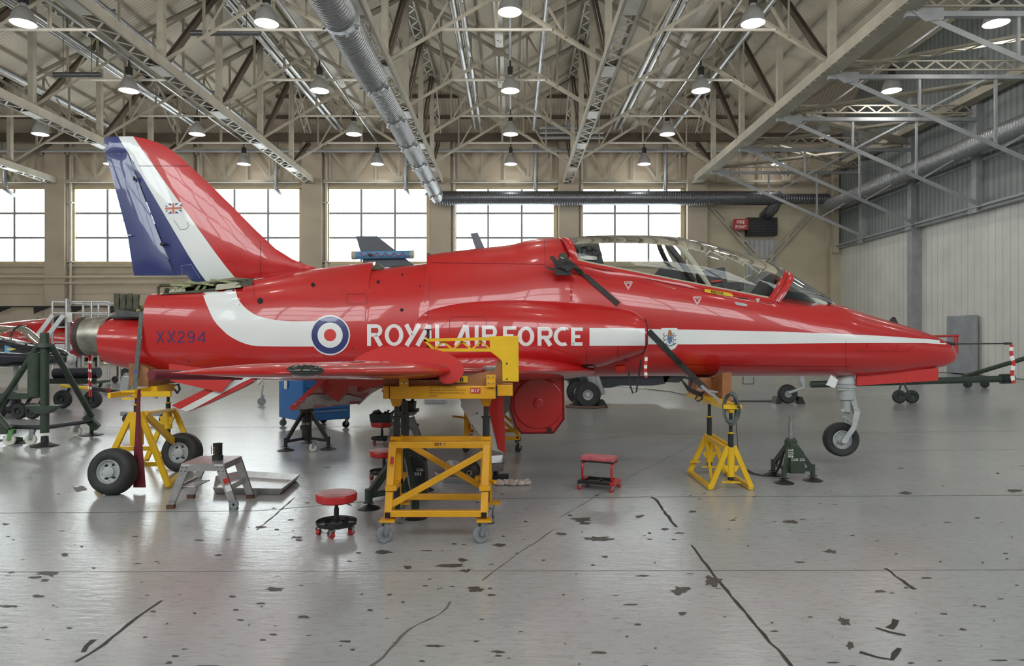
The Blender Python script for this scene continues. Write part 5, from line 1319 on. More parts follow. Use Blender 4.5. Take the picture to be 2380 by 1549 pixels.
MB().tube([q(466-60, 905, 9.3), q(412, 915, 9.3), q(418, 905, 9.3), q(414, 893, 9.3), q(404, 898, 9.3)], .01, flat=(.05, .01)).build('strap_end', MATS['strap_black'], tt)

# --- loose wheels ------------------------------------------------------------------
def loose_wheel(px, top, bot, label, yaw, lean, cx=None):
    g = gpt(px, bot); R = (bot-top)/2/F*g.y; t = thing('aircraft_wheel', label, 'wheel', (g.x, g.y, 0), 0, 'removed main wheels')
    ax = Vector((math.sin(yaw), 1, -lean)).normalized(); c = Vector((g.x, g.y, R*.985))
    h = .10; prof = [(.125, -.085), (.14, -h*.98), (R*.80, -h), (R*.93, -h*.82), (R, -h*.42), (R, h*.42), (R*.93, h*.82), (R*.80, h), (.14, h*.98), (.125, .085)]
    MB().lathe(prof, c, ax, 48).build('tyre', MATS['rubber'], t)
    gm = MB()
    for hh in (-.03, 0, .03): gm.lathe([(R*1.001, hh-.004), (R*.985, hh), (R*1.001, hh+.004)], c, ax, 48)
    gm.build('tread_groove', MATS['dark_void'], t)
    m = MB().lathe([(.128, -.085), (.118, -.09), (.108, -.06), (.09, -.05), (.06, -.05), (.055, -.085), (.03, -.09), (0, -.09)], c, ax, 36)
    x, y, z = frame(Vector((0,0,0)), ax)
    for i in range(10): u = x*cos(i*pi/5)+y*sin(i*pi/5); m.cyl(c+u*.092-z*.05, c+u*.092-z*.064, .007, n=8)
    m.lathe([(.128, .085), (.118, .09), (.1, .05), (0, .05)], c, ax, 36); m.build('hub', MATS['gear_grey'], t)
    m = MB()
    for i in (0, 2, 3, 5): u = x*cos(i*pi/3+.4)+y*sin(i*pi/3+.4); m.ball(c+u*.078-z*.05, (.02, .008, .014), 10, 6)
    m.build('hub_slot', MATS['dark_void'], t)
    return t
loose_wheel(263, 1042, 1149, 'rubber aircraft wheel with grey hub leaning at the front of the left trestle', 0.05, .14)
loose_wheel(424, 1006, 1097, 'rubber aircraft wheel with grey hub behind the left yellow trestle', .1, .1)

# --- aluminium work platform, mug, tray -----------------------------------------------
wp_ = thing('work_platform', 'low aluminium folding work platform standing beside the left trestle', 'step stool', (-3.0, 6.85, 0)); AL = MATS['alu']
yn, yf = 6.68, 7.10; zt = .435
tp = bevel(MB().bx(-3.20, -2.80, yn, yf, zt-.02, zt).build('top_plate', AL, wp_), .004)
MB().bx(-3.20, -2.80, yn-.012, yn, zt-.07, zt).bx(-3.20, -2.80, yf, yf+.012, zt-.07, zt).bx(-2.80, -2.788, yn, yf, zt-.06, zt).bx(-3.212, -3.2, yn, yf, zt-.06, zt).build('edge_rail', AL, wp_)
for s, xa, xb in ((0, -3.16, -3.31), (1, -2.84, -2.70)):
    for y in (yn, yf):
        w2 = .045; leg = MB().prism([(xa-w2, y-.015, zt-.01), (xa+w2, y-.015, zt-.01), (xb+w2*.8, y-.015, .035), (xb-w2*.8, y-.015, .035)], (0, .035, 0)); lo_ = bevel(fix(leg.build('leg', AL, wp_)), .004)
        MB().box((xb, y, .02), (.075, .04, .04)).build('foot', mat('foot_brown', (.12, .05, .03), .6), wp_)
        if y == yn:
            m = MB()
            for t2 in (.08, .16, .84, .92):
                xq = xa+(xb-xa)*t2; m.cyl((xq-.02, y-.013, zt-t2*zt), (xq-.02, y-.022, zt-t2*zt), .005, n=8).cyl((xq+.02, y-.013, zt-t2*zt), (xq+.02, y-.022, zt-t2*zt), .005, n=8)
            m.build('rivet', MATS['jack_black'], wp_)
    MB().bar((xa+(xb-xa)*.62, yn, .19), (xa+(xb-xa)*.62, yf, .19), .012, .055).build('side_rail', AL, wp_)
m = MB()
for i in range(6): m.bx(-3.25-.0+.0, -3.10, yn+.05+i*.06, yn+.08+i*.06, .185, .2)
m.build('lower_step', AL, wp_)
for y in (yn-.035, yf+.03): MB().lathe([(.012, -.012), (.045, -.012), (.047, 0), (.045, .012), (.012, .012)], (-2.685, y, .047), (0, 1, 0), 24).build('roller', MATS['caster_grey'], wp_)
MB().box((-2.765, yn-.02, .27), (.055, .003, .05), M=Matrix.Rotation(radians(-18), 3, 'Y')).build('red_label', MATS['sticker_red'], wp_)
MB().box((-2.745, yn-.02, .20), (.055, .003, .06), M=Matrix.Rotation(radians(-18), 3, 'Y')).build('white_label', MATS['letter_white'], wp_)
cu = q(506, 1075, 6.88); cz = zt
cm = thing('insulated_mug', 'black insulated mug with gold marks standing on the aluminium platform', 'mug', (cu.x, cu.y, cz))
MB().lathe([(0, 0), (.05, 0), (.053, .01), (.053, .045), (.044, .05), (.044, .155), (.05, .165), (.046, .165), (.04, .155), (0, .15)], (cu.x, cu.y, cz), (0, 0, 1), 24).build('body', MATS['black'], cm)
MB().tube([(cu.x-.04, cu.y, cz+.15), (cu.x-.062, cu.y, cz+.145), (cu.x-.062, cu.y, cz+.06), (cu.x-.04, cu.y, cz+.05)], .006, 8).build('handle', MATS['chrome'], cm)
m = MB()
for dz in (.06, .09, .12): m.lathe([(.0447, dz), (.0449, dz+.012)], (cu.x, cu.y, cz), (0, 0, 1), 24)
m.f = [f for i, f in enumerate(m.f) if (i % 24) in (4, 5, 9, 10)]; m.sm = [True]*len(m.f); m.build('gold_marks', mat('gold', (.45, .28, .03), .4, .3, .1), cm)
def tray(pts, h, label, flare=.05, m='alu', name='drip_tray', z=0, t=.006):
    pts = [Vector((x, y, 0)) for x, y in pts]; c = sum(pts, Vector())/len(pts)
    lo_ = [p.lerp(c, .07) for p in pts]; mb = MB()
    r = [[Vector((p.x, p.y, z+h)) for p in pts], [Vector((p.x, p.y, z+h-.012)) for p in pts], [Vector((p.x, p.y, z+.004)) for p in lo_]]
    inn = [[Vector((p.lerp(c, .02).x, p.lerp(c, .02).y, z+h)) for p in pts], [Vector((p.lerp(c, .03).x, p.lerp(c, .03).y, z+.012)) for p in lo_]]
    mb.loft([r[2], r[1], r[0], inn[0], inn[1]], True, True, smooth=False)
    o = tag(fix(mb.build(name, MATS[m])), label, 'tray'); return o
g = [gpt(495, 1150), gpt(655, 1153), gpt(697, 1118), gpt(560, 1109), gpt(500, 1122)]
tray([(p.x, p.y) for p in g], .075, 'large aluminium drip tray on the floor behind the work platform')

# --- mechanic stools --------------------------------------------------------------------
def round_stool():
    t = thing('roller_stool', '', 'stool')
    bevel(MB().lathe([(0, .275), (.155, .275), (.17, .285), (.172, .30), (.172, .335), (.168, .345), (.0, .346)], n=40).build('seat', MATS['seat_red'], t), .002)
    MB().lathe([(.166, .3465), (.12, .352), (0, .354)], n=40).build('seat_top', MATS['seat_top'], t)
    MB().cyl((0,0,.10), (0,0,.22), .022).cyl((0,0,.22), (0,0,.275), .015).build('gas_post', MATS['jack_black'], t)
    MB().tube([(.03, -.02, .262), (.10, -.04, .262), (.14, -.05, .25)], .005, 6).build('height_lever', MATS['jack_black'], t)
    m = MB().lathe([(.165, .085), (.172, .11), (.168, .112), (.160, .092), (.03, .085), (.03, .075), (.16, .078), (.165, .085)], n=36)
    m.lathe([(.09, .092), (.095, .115), (.1, .092)], n=30)
    for i in range(5): a = i*2*pi/5; m.bar((0,0,.085), (.165*cos(a), .165*sin(a), .088), .04, .02)
    m.build('tool_tray', MATS['black'], t)
    for i in range(5):
        a = i*2*pi/5+1.57*3; c = (.145*cos(a), .145*sin(a), 0); caster(t, c, .026, a+1, 'caster_red', w=.028, top=.068)
    return t
s0 = round_stool(); p = q(782, 0, 5.83); s0.location = (p.x, 5.83, 0); s0['label'] = 'red round mechanic stool alone at the front of the floor'; s0['group'] = 'round red mechanic stools'
s1 = dup(s0, (q(893, 0, 8.0).x, 8.0, 0), 1.0, 'red round mechanic stool half hidden behind the SET 1 trestle'); s2_ = dup(s0, (q(888, 0, 10.6).x, 10.6, 0), .5, 'red round mechanic stool carrying a dark green toolbox')
def toolbox(px, py, d, w, z, label, cm='box_green', rz=0):
    mat('box_green', (.02, .05, .045), .5, 0, .1, 6)
    x = q(px, 0, d).x; t = thing('toolbox', label, 'toolbox', (x, d, z), rz)
    m = MB(); h = .12
    m.loft([[Vector((x+sx_*w*.46, d+sy_*.11, z+.002)) for sx_, sy_ in ((-1,-1),(1,-1),(1,1),(-1,1))], [Vector((x+sx_*w*.5, d+sy_*.13, z+h)) for sx_, sy_ in ((-1,-1),(1,-1),(1,1),(-1,1))], [Vector((x+sx_*w*.47, d+sy_*.115, z+h)) for sx_, sy_ in ((-1,-1),(1,-1),(1,1),(-1,1))], [Vector((x+sx_*w*.44, d+sy_*.1, z+.02)) for sx_, sy_ in ((-1,-1),(1,-1),(1,1),(-1,1))]], smooth=False)
    fix(m.build('tub', MATS[cm], t))
    m = MB(); random.seed(int(px))
    for i in range(7): c = Vector((x+random.uniform(-.35, .35)*w, d+random.uniform(-.06, .06), z+h*.75)); m.bar(c, c+Vector((random.uniform(-.09, .09), 0, random.uniform(.03, .09))), .025, .03)
    m.ball((x-.07, d, z+h+.01), (.07, .06, .05)); m.build('tools', MATS['black'], t); return t
toolbox(887, 0, 10.6, .33, .355, 'dark green toolbox full of tools sitting on the round red stool')
# rectangular creeper stool
p = gpt(1393, 1136)
cs = thing('creeper_stool', 'red padded rectangular mechanic seat on casters, alone on the floor', 'stool', (0, 0, 0)); RD = MATS['seat_red']
m = MB().bx(-.19, .19, -.10, .10, .31, .36); bevel(m.build('seat_pad', mat('pad_pink', (.55, .13, .16), .5, 0, .3, 9), cs), .015, 3)
MB().bx(-.18, .18, -.09, .09, .295, .31).build('seat_frame', MATS['black'], cs)
for s in (-1, 1):
    m = MB().tube([(s*.165, .09, .285), (s*.165, -.02, .285), (s*.165, -.075, .28), (s*.165, -.095, .25), (s*.165, -.095, .14), (s*.165, -.07, .105), (s*.165, .0, .10), (s*.165, .09, .10)], .014, 8)
    m.build('leg', RD, cs); bevel(MB().bx(s*.18-.025, s*.18+.025, -.14, .14, .06, .10).build('side_rail', RD if s > 0 else MATS['black'], cs), .004)
MB().bx(-.17, .17, -.12, .12, .065, .075).bx(-.17, .17, -.125, -.115, .065, .10).bx(-.17, .17, .115, .125, .065, .10).bx(-.01, .01, -.12, .12, .07, .09).build('tool_tray', MATS['black'], cs)
for x in (-.18, .18):
    for y in (-.14, .14): caster(cs, (x, y, 0), .026, .4, 'caster_red', w=.024, top=.062)
cs.location = (p.x, p.y, 0); cs.rotation_euler = (0, 0, radians(-24))

# --- tripod jacks -------------------------------------------------------------------------
def tripod(label, x, y, feet, ztop, zhub, cm, colr=.06, name='tripod_jack', padr=.11, ladder=True, rod=.028, lw=.05):
    t = thing(name, label, 'jack', (x, y, 0)); M_ = MATS[cm]; c = Vector((x, y, 0))
    MB().cyl((x, y, .10), (x, y, zhub), colr, colr*.9, 18).lathe([(colr*1.4, zhub-.06), (colr*1.4, zhub+.01), (colr, zhub+.03)], (x, y, 0), (0,0,1), 18).build('column', M_, t)
    MB().cyl((x, y, zhub), (x, y, zhub+(ztop-zhub)*.7), rod).cyl((x, y, zhub+(ztop-zhub)*.7), (x, y, ztop), rod*.75).cyl((x, y, zhub+(ztop-zhub)*.68), (x, y, zhub+(ztop-zhub)*.72), rod*1.25).build('ram', MATS['galvanised'] if rod < .04 else M_, t)
    for fx, fy in feet:
        f = Vector((fx, fy, .0)); u = (f-c); u.z = 0
        lg_ = MB().bar(c+u*.12+Vector((0,0,zhub-.03)), f+Vector((0,0,.13))-u*.0, lw*.7, lw); lg_.bar(c+u*.1+Vector((0,0,.13)), f+Vector((0,0,.13)), lw*.6, lw*.8); lg_.cyl(f+Vector((0,0,.19)), f+Vector((0,0,.06)), lw*.55)
        lg_.build('leg', M_, t)
        MB().cyl(f+Vector((0,0,.02)), f+Vector((0,0,.16)), .012).lathe([(0, .045), (.03, .04), (padr*.9, .012), (padr, .006), (padr, .001), (0, .001)], f, (0,0,1), 24).bar(f+Vector((-.05,0,.055)), f+Vector((.05,0,.055)), .012).build('foot_pad', MATS['jack_black'], t)
    return t
f3 = [gpt(1822, 1124), gpt(1889, 1118), gpt(1797, 1105)]
tj = tripod('dark green tripod jack with white lettering standing under the nose of the red jet', q(1838, 0, 7.95).x, 7.95, [(f.x, f.y) for f in f3], .745, .46, 'jack_green', .05)
c = q(1838, 0, 7.95); m = MB().prism([(c.x-.04, 7.86, .10), (c.x+.13, 7.86, .10), (c.x+.12, 7.86, .34), (c.x+.04, 7.86, .44), (c.x-.04, 7.86, .44)], (0, .16, 0)); bevel(fix(m.build('hydraulic_tank', MATS['jack_green'], tj)), .006)
sign_text('CUK 222', (c.x-.03, 7.855, .245), (1,0,0), (0,0,1), .028, .15, .01).build('white_lettering', MATS['letter_white'], tj)
for i, t in enumerate(('HAA', '223', '006')): sign_text(t, (c.x-.115, 7.74, .375-i*.035), (1,0,0), (0,0,1), .026, .06, .01).build('white_lettering', MATS['letter_white'], tj)
m = MB().tube([gpt(1736, 1094)+Vector((0,0,.01)), gpt(1750, 1103)+Vector((0,0,.01)), gpt(1775, 1108)+Vector((0,0,.01)), gpt(1800, 1108)+Vector((0,0,.02)), q(1812, 1085, 7.95), q(1822, 1050, 7.95)], .012, flat=(.035, .006)); tag(m.build('webbing_strap', MATS['strap_black']), 'loose black strap trailing across the floor from the nose jack', 'strap')
f3 = [gpt(664, 1048), gpt(763, 1045), gpt(716, 1030)]
x = q(713, 0, 10.4).x
tb = tripod('black tripod jack standing in front of the blue cabinet', x, 10.4, [(f.x, f.y) for f in f3], .78, .58, 'jack_black', .075, padr=.12)
caster(tb, (q(727, 0, 9.95).x, 9.95, 0), .055, .3, 'caster_white', top=.16); sign_text('222 027', (x-.055, 10.32, .34), (1,0,0), (0,0,1), .03, .12).build('white_lettering', MATS['letter_white'], tb)
f3 = [gpt(857, 1183), gpt(985, 1140), gpt(965, 1205)]
x = q(941, 0, 6.95).x
tc_ = tripod('dark green tripod jack with tall ram standing behind the SET 1 trestle', x, 6.95, [(f.x, f.y) for f in f3], 1.02, .55, 'jack_green', .055, rod=.042, lw=.07)
m = MB().prism([(x+.02, 6.80, .10), (x+.24, 6.80, .10), (x+.22, 6.80, .42), (x+.06, 6.80, .62), (x+.02, 6.80, .62)], (0, .2, 0)); bevel(fix(m.build('hydraulic_tank', MATS['jack_black'], tc_)), .006)
sign_text('222 027', (x+.05, 6.795, .50), (0,0,-1), (1,0,0), .03, .18, .01).build('white_lettering', MATS['letter_white'], tc_); sign_text('CUK', (x+.14, 6.79, .34), (1,0,0), (0,0,1), .026, .07, .01).build('white_lettering', MATS['letter_white'], tc_); sign_text('222', (x+.12, 6.79, .30), (1,0,0), (0,0,1), .026, .07, .01).build('white_lettering', MATS['letter_white'], tc_)
# large green tripod on the left
xg = q(104, 0, 10.45).x; yg = 10.45
bj = thing('tripod_jack', 'tall dark green tripod jack in front of the dark blue jet', 'jack', (xg, yg, 0)); JG = MATS['jack_green']
MB().cyl((xg, yg, .2), (xg, yg, 1.55), .062, .058, 20).build('column', JG, bj)
MB().cyl((xg, yg, 1.5), (xg, yg, 1.56), .13, .11, 20).cyl((xg, yg, 1.56), (xg, yg, 1.72), .07, .06, 20).build('ram', JG, bj)
for (ex_, ey_, ez) in ((q(213, 0, 11.6).x, 11.6, .32), (q(-25, 0, 10.9).x, 10.9, .32)):
    MB().tube([(xg+(.1 if ex_ > xg else -.1), yg, 1.52), (ex_, ey_, ez)], .045, 12).build('leg', JG, bj)
    m = MB().bar((ex_-.1, ey_, .32), (ex_+.1, ey_, .12), .08, .12).cyl((ex_, ey_, .3), (ex_, ey_, .05), .03); m.build('leg_bracket', JG, bj)
    MB().lathe([(0, .05), (.04, .045), (.18, .012), (.18, .002), (0, .002)], (ex_, ey_, 0), (0,0,1), 24).build('foot_pad', MATS['jack_black'], bj)
    MB().tube([(xg, yg, .28), (ex_, ey_, .24)], .035, 10).build('tie_rod', MATS['jack_black'], bj)
    caster(bj, (ex_-.14, ey_-.2, 0), .09, .3, 'caster_white', top=.24, w=.05)
MB().lathe([(0, .16), (.05, .15), (.055, .06), (.19, .015), (.19, .002), (0, .002)], (xg, yg, 0), (0,0,1), 24).build('foot_pad', MATS['jack_black'], bj)
caster(bj, (xg-.28, yg+.1, 0), .085, .2, 'caster_white', top=.24, w=.05)
m = MB().cyl((xg-.2, yg+.1, .75), (xg-.2, yg+.1, 1.42), .11, .11, 18); m.build('hydraulic_tank', JG, bj)
MB().prism([(xg-.26, yg-.08, .62), (xg+.24, yg-.08, .62), (xg+.08, yg-.08, .5), (xg-.1, yg-.08, .5)], (0, .16, 0)).build('shelf_bracket', JG, bj)
bj2 = thing('tripod_jack', 'foot of a green tripod jack with a pale green caster at the left frame edge', 'jack', (q(-20, 0, 10.6).x, 10.6, 0))
MB().tube([q(-60, 900, 10.8), q(22, 1000, 10.5)], .045, 12).build('leg', JG, bj2)
caster(bj2, (q(22, 0, 10.5).x, 10.5, 0), .085, .3, 'caster_white', fm='pale_green' if mat('pale_green', (.12, .3, .10), .5, 0, .1) else '', top=.24, w=.05)
MB().box(q(10, 1000, 10.6), (.3, .1, .12)).build('leg_bracket', JG, bj2)
MB().lathe([(0, .05), (.17, .012), (.17, .002), (0, .002)], (q(50, 0, 10.8).x, 10.8, 0), (0,0,1), 24).build('foot_pad', MATS['jack_black'], bj2)
MB().bar((q(10, 0, 10.6).x, 10.6, .1), (q(50, 0, 10.8).x, 10.8, .05), .08, .06).build('foot_arm', JG, bj2)

# --- blue tool cabinet -----------------------------------------------------------------------
A0 = gpt(702, 1004); A1 = gpt(812, 996); A0.y = 12.1; 
bc = thing('tool_cabinet', 'blue metal tool cabinet on casters behind the near wing flap', 'cabinet', (q(703, 0, 12).x, 12.0, 0)); BL = MATS['cabinet_blue']
p0 = q(703, 0, 12.0); p0.z = 0; p1 = q(814, 0, 12.5); p1.z = 0; u = (p1-p0).normalized(); v = Vector((-u.y, u.x, 0)); p3 = p0+v*.72-u*.12
p3 = Vector((q(648, 0, 12.75).x, 12.75, 0)); p2 = p3+(p1-p0)
z0, z1 = .17, 1.02
m = MB().prism([Vector((p.x, p.y, z0)) for p in (p0, p1, p2, p3)], (0, 0, z1-z0)); bevel(fix(m.build('body', BL, bc)), .012)
nrm = Vector((u.y, -u.x, 0))
for i, (za, zb__) in enumerate(((.19, .36), (.38, .55), (.57, .74), (.76, .98))):
    a = p0+u*.04+nrm*.008; b = p1-u*.04+nrm*.008
    m = MB().prism([Vector((a.x, a.y, za)), Vector((b.x, b.y, za)), Vector((b.x, b.y, zb__)), Vector((a.x, a.y, zb__))], nrm*.006); dr_ = fix(m.build('drawer', BL, bc))
    m = MB().bar(Vector((a.x, a.y, zb__-.03))+nrm*.01+u*.03, Vector((b.x, b.y, zb__-.03))+nrm*.01-u*.03, .012, .014); m.build('drawer_handle', MATS['alu'], dr_)
MB().box(p3.lerp(p0, .35)+Vector((-.01, -.03, .79)), (.12, .01, .16), rz=math.atan2((p0-p3).y, (p0-p3).x)).build('white_notice', MATS['letter_white'], bc)
for p, w_ in ((p0, .1), (p1, -.1), (p2, -.1), (p3, .1)):
    c = (p0+p2)/2; g_ = p.lerp(c, .12); caster(bc, (g_.x, g_.y, 0), .065, .5, 'caster_grey' if p in (p3,) else 'rubber', w=.04, top=.165)

# --- far wing trestle (simple copy seen past the gear doors) ----------------------------------
ft = thing('wing_trestle', 'yellow wheeled trestle standing behind the open gear doors', 'trestle', (-.35, 10.3, 0)); xs_ = (q(1083, 0, 9.9).x, q(1205, 0, 9.9).x)
for y in (9.9, 10.7):
    for i, x in enumerate(xs_):
        MB().bar((x, y, .2), (x+(.0 if i == 0 else -.08), y, .95 if i == 0 else .62), .05).build('leg', Y, ft); caster(ft, (x, y, 0), .06, .8, 'rubber', w=.035, top=.15)
    MB().bar((xs_[0], y, .20), (xs_[1], y, .20), .05).build('base_rail', Y, ft)
    MB().bar((xs_[0], y, .9), (xs_[1], y, .25), .04).build('brace', Y, ft)
for x in xs_: MB().bar((x, 9.9, .2), (x, 10.7, .2), .05).build('base_rail', Y, ft)
MB().bar((xs_[0], 9.9, .95), (xs_[1], 9.9, .95), .05).build('top_rail', Y, ft)
MB().tube([q(1052, 968, 9.8), q(1090, 973, 9.85)], .014, 8).build('crank_handle', Y, ft)

# --- grey step ladder ------------------------------------------------------------------------
sl = thing('step_ladder', 'grey metal step ladder behind the SET 1 trestle', 'step ladder', (q(940, 0, 9.8).x, 9.8, 0)); LG = mat('ladder_grey', (.13, .13, .13), .5, .2, .2, 6)
for y in (9.5, 10.0):
    MB().bar(q(925, 965, y), Vector((q(897, 0, y).x, y, .01)), .04, .07).build('leg', LG, sl); MB().bar(q(955, 970, y), Vector((q(985, 0, y).x, y, .01)), .04, .09).build('leg', LG, sl)
ztp = q(0, 966, 9.5).z
MB().bx(q(920, 0, 9.5).x, q(962, 0, 9.5).x, 9.45, 10.05, ztp, ztp+.04).build('top_plate', LG, sl)
for f in (.35, .68): 
    xa = q(925, 0, 9.75).x+(q(897, 0, 9.75).x-q(925, 0, 9.75).x)*f; MB().bx(xa-.02, xa+.1, 9.5, 10.0, ztp*(1-f), ztp*(1-f)+.025).build('step', LG, sl)
    xa = q(955, 0, 9.75).x+(q(985, 0, 9.75).x-q(955, 0, 9.75).x)*f; MB().bx(xa-.1, xa+.02, 9.5, 10.0, ztp*(1-f), ztp*(1-f)+.025).build('step', LG, sl)
toolbox(944, 0, 9.75, .26, ztp+.042, 'black toolbox standing on top of the grey step ladder', 'black')

# --- trays, brake, bag, rag ----------------------------------------------------------------------
g = [gpt(1010, 1110), gpt(1030, 1124), gpt(1090, 1126), gpt(1115, 1106), gpt(1090, 1088), gpt(1030, 1092)]
tray([(p.x, p.y) for p in g], .07, 'aluminium tray on the floor holding the brake unit and plastic bag')
c = q(1092, 1098, 7.85); bk_ = thing('brake_unit', 'dark round brake unit with a bare metal axle end in the tray', 'brake', (c.x, 7.85, 0))
MB().lathe([(0, .09), (.05, .09), (.095, .07), (.105, .05), (.115, .02), (.115, -.07), (0, -.09)], (c.x, 7.85, .135), (0, -1, .05), 32).build('drum', mat('brake_dark', (.045, .038, .035), .5, .4, .3, 9), bk_)
MB().lathe([(.015, .13), (.03, .13), (.034, .12), (.034, .09), (.05, .09)], (c.x, 7.85, .13), (0, -1, .05), 16).build('axle_end', MATS['nozzle_metal'], bk_)
random.seed(5)
def crumple(c, r, n, name, m, label, cat, sq=1):
    me_ = MB().ball(c, r, 18, 12); 
    for v in me_.v:
        k = 1+.28*math.sin(v.x*61+v.z*33)*math.cos(v.y*47+v.x*29)+random.uniform(-.08, .08); d_ = v-Vector(c); v.x = c[0]+d_.x*k; v.y = c[1]+d_.y*k; v.z = max(.013, c[2]+d_.z*k)
    me_.sm = [False]*len(me_.f); return tag(me_.build(name, m), label, cat)
c = gpt(1050, 1112); crumple((c.x, c.y, .13), (.09, .07, .08), 0, 'plastic_bag', mat('plastic', (.62, .62, .62), .3, 0, .1, 9), 'crumpled translucent plastic bag lying beside the brake unit', 'bag')
m = None; c = gpt(1192, 1128)
rg = MB()
for i in range(5):
    b = MB().ball((c.x-.15+i*.075, c.y+.02*sin(i*2), .025), (.06, .06, .035), 14, 9)
    for v in b.v: k = 1+.3*math.sin(v.x*80+i)*math.cos(v.y*70); v.z = max(.004, .02+(v.z-.02)*k); v.x += .012*math.sin(v.y*90)
    rg.add(b.v, b.f, False)
tag(rg.build('cleaning_rag', mat('rag', (.5, .42, .38), .9, 0, .35, 22)), 'crumpled off-white rag lying on the floor right of the SET 1 trestle', 'rag')
dd = 8.0; m = thing('drip_tray', 'aluminium tray held just above the floor under the open gear leg door', 'tray', (q(1155, 0, dd).x, dd, 0))
pts_ = [q(1120, 1078, 7.8), q(1172, 1082, 7.8), q(1180, 1062, 8.25), q(1170, 1053, 8.4), q(1120, 1055, 8.3)]
zt_2 = .22; lo2 = [Vector((p.x, p.y, zt_2)) for p in pts_]; cc2 = sum(lo2, Vector())/5
fix(MB().loft([[p.lerp(cc2, .15)-Vector((0,0,.09)) for p in lo2], lo2, [p.lerp(cc2, .05) for p in lo2], [p.lerp(cc2, .2)-Vector((0,0,.08)) for p in lo2]], smooth=False).build('bowl', MATS['alu'], m))
MB().cyl((cc2.x, cc2.y, .13), (cc2.x, cc2.y, .02), .03).box((cc2.x, cc2.y, .015), (.3, .2, .03)).build('stand', MATS['jack_black'], m)
for px, py, w_, lb in ((1011, 931, 50, 'small aluminium tray on the floor far behind the SET 1 trestle'),):
    g_ = gpt(px, 938); tray([(g_.x-.27, g_.y), (g_.x+.27, g_.y), (g_.x+.27, g_.y+.5), (g_.x-.27, g_.y+.5)], .1, lb)

# --- straps on the red jet -------------------------------------------------------------------
FBV = bvh_of([fus, ink, lowf])
def on_skin(pts, w, m, off=.012, th=.004):
    out_ = []
    for x, y in pts:
        l, nn, d = hit(FBV, x, y)
        if l is None: continue
        if nn.dot(d) > 0: nn = -nn
        out_.append(l+nn*off)
    return out_
ns = thing('ratchet_strap', 'dark ratchet strap running down the jet side from the canopy rear to the nose trestle', 'strap', q(1500, 800, 8.0))
def skin_ribbon(pts, w, off=.012):
    L0 = []
    for x, y in pts:
        l, nn, d = hit(FBV, x, y)
        if l is None: continue
        if nn.dot(d) > 0: nn = -nn
        L0.append((l+nn*off, nn))
    mb = MB(); R_ = []
    for i, (p, nn) in enumerate(L0):
        t_ = (L0[min(i+1, len(L0)-1)][0]-L0[max(i-1, 0)][0]).normalized(); s_ = t_.cross(nn).normalized()*w/2
        R_.append([p-s_, p+s_, p+s_+nn*.004, p-s_+nn*.004])
    return mb.loft(R_, smooth=False), L0[-1][0]
mb_, e_ = skin_ribbon([(1324+i*11.3, 611+i*9.7) for i in range(11)], .065); mb_.build('webbing', MATS['strap_black'], ns)
mb_, e_ = skin_ribbon([(1507+i*9, 770+i*9.2) for i in range(9)], .07); mb_.build('webbing', MATS['strap_black'], ns)
def free_ribbon(pts, w, nn=Vector((0, -1, 0))):
    R_ = []
    for i, p in enumerate(pts):
        t_ = (pts[min(i+1, len(pts)-1)]-pts[max(i-1, 0)]).normalized(); s_ = t_.cross(nn).normalized()*w/2; R_.append([p-s_, p+s_, p+s_+nn*.004, p-s_+nn*.004])
    return MB().loft(R_, smooth=False)
free_ribbon([e_, e_.lerp(q(1640, 905, 7.85), .5), q(1640, 905, 7.85)], .07).build('webbing', MATS['strap_black'], ns)
m = MB().bar(q(1630, 897, 7.85), q(1660, 922, 7.8), .06, .03).bar(q(1622, 905, 7.88), q(1668, 912, 7.8), .03, .02).bar(q(1655, 915, 7.78), q(1676, 938, 7.7), .05, .015); m.build('ratchet', MATS['grey_steel'], ns)
m = MB().tube([q(1580, 878, 8.2), q(1600, 905, 8.1), q(1628, 918, 7.95), q(1640, 908, 7.9), q(1610, 880, 8.1)], .012, flat=(.05, .006), closed=True).tube([q(1625, 915, 7.9), q(1616, 928, 7.9), q(1622, 934, 7.9), q(1632, 928, 7.9), q(1632, 916, 7.9)], .01, flat=(.05, .006)).bar(q(1600, 905, 8.1), q(1612, 878, 8.15), .02, .01)
m.build('strap_tail', MATS['strap_black'], ns)
cl = MB()
for k, (rx_, ry_, tw) in enumerate(((18, 35, 0), (17, 31, .3), (14, 37, .5))):
    cl.tube([q(1699+rx_*cos(a)*cos(tw*.3), 950+ry_*sin(a), 7.42+.06*sin(a*2+tw)+k*.012) for a in [i*2*pi/20 for i in range(20)]], .01, flat=(.045, .004), closed=True)
tag(cl.build('coiled_strap', MATS['strap_grey']), 'coil of grey webbing strap hung on the front post of the nose trestle', 'strap')
tag(MB().tube([q(1708, 930, 7.6), q(1712, 1000, 7.6), q(1716, 1050, 7.6), q(1722, 1068, 7.55)], .004, 6).build('hanging_cord', MATS['strap_black']), 'thin dark cord dangling beside the nose trestle', 'cord')
lp_ = MB().tube([q(1462, 866, 8.35), q(1464, 895, 8.2), q(1471, 915, 8.1), q(1479, 911, 8.1), q(1484, 880, 8.1), q(1490, 836, 8.0)], .01, flat=(.02, .004))
tag(lp_.build('strap_loop', MATS['strap_black']), 'black strap loop hanging below the air intake of the red jet', 'strap')
def ribbon(pts, w, name, label, m='maroon', white=True):
    t = thing(name, label, 'streamer', pts[0])
    MB().tube(pts, .01, flat=(w, .003)).build('ribbon', MATS['sticker_red'], t)
    if white:
        b = MB()
        for i in range(1, len(pts)): a_ = pts[i-1].lerp(pts[i], .25); c_ = pts[i-1].lerp(pts[i], .7); b.tube([a_, c_], .01, flat=(w*1.02, .0045))
        b.build('white_band', MATS['letter_white'], t)
    return t
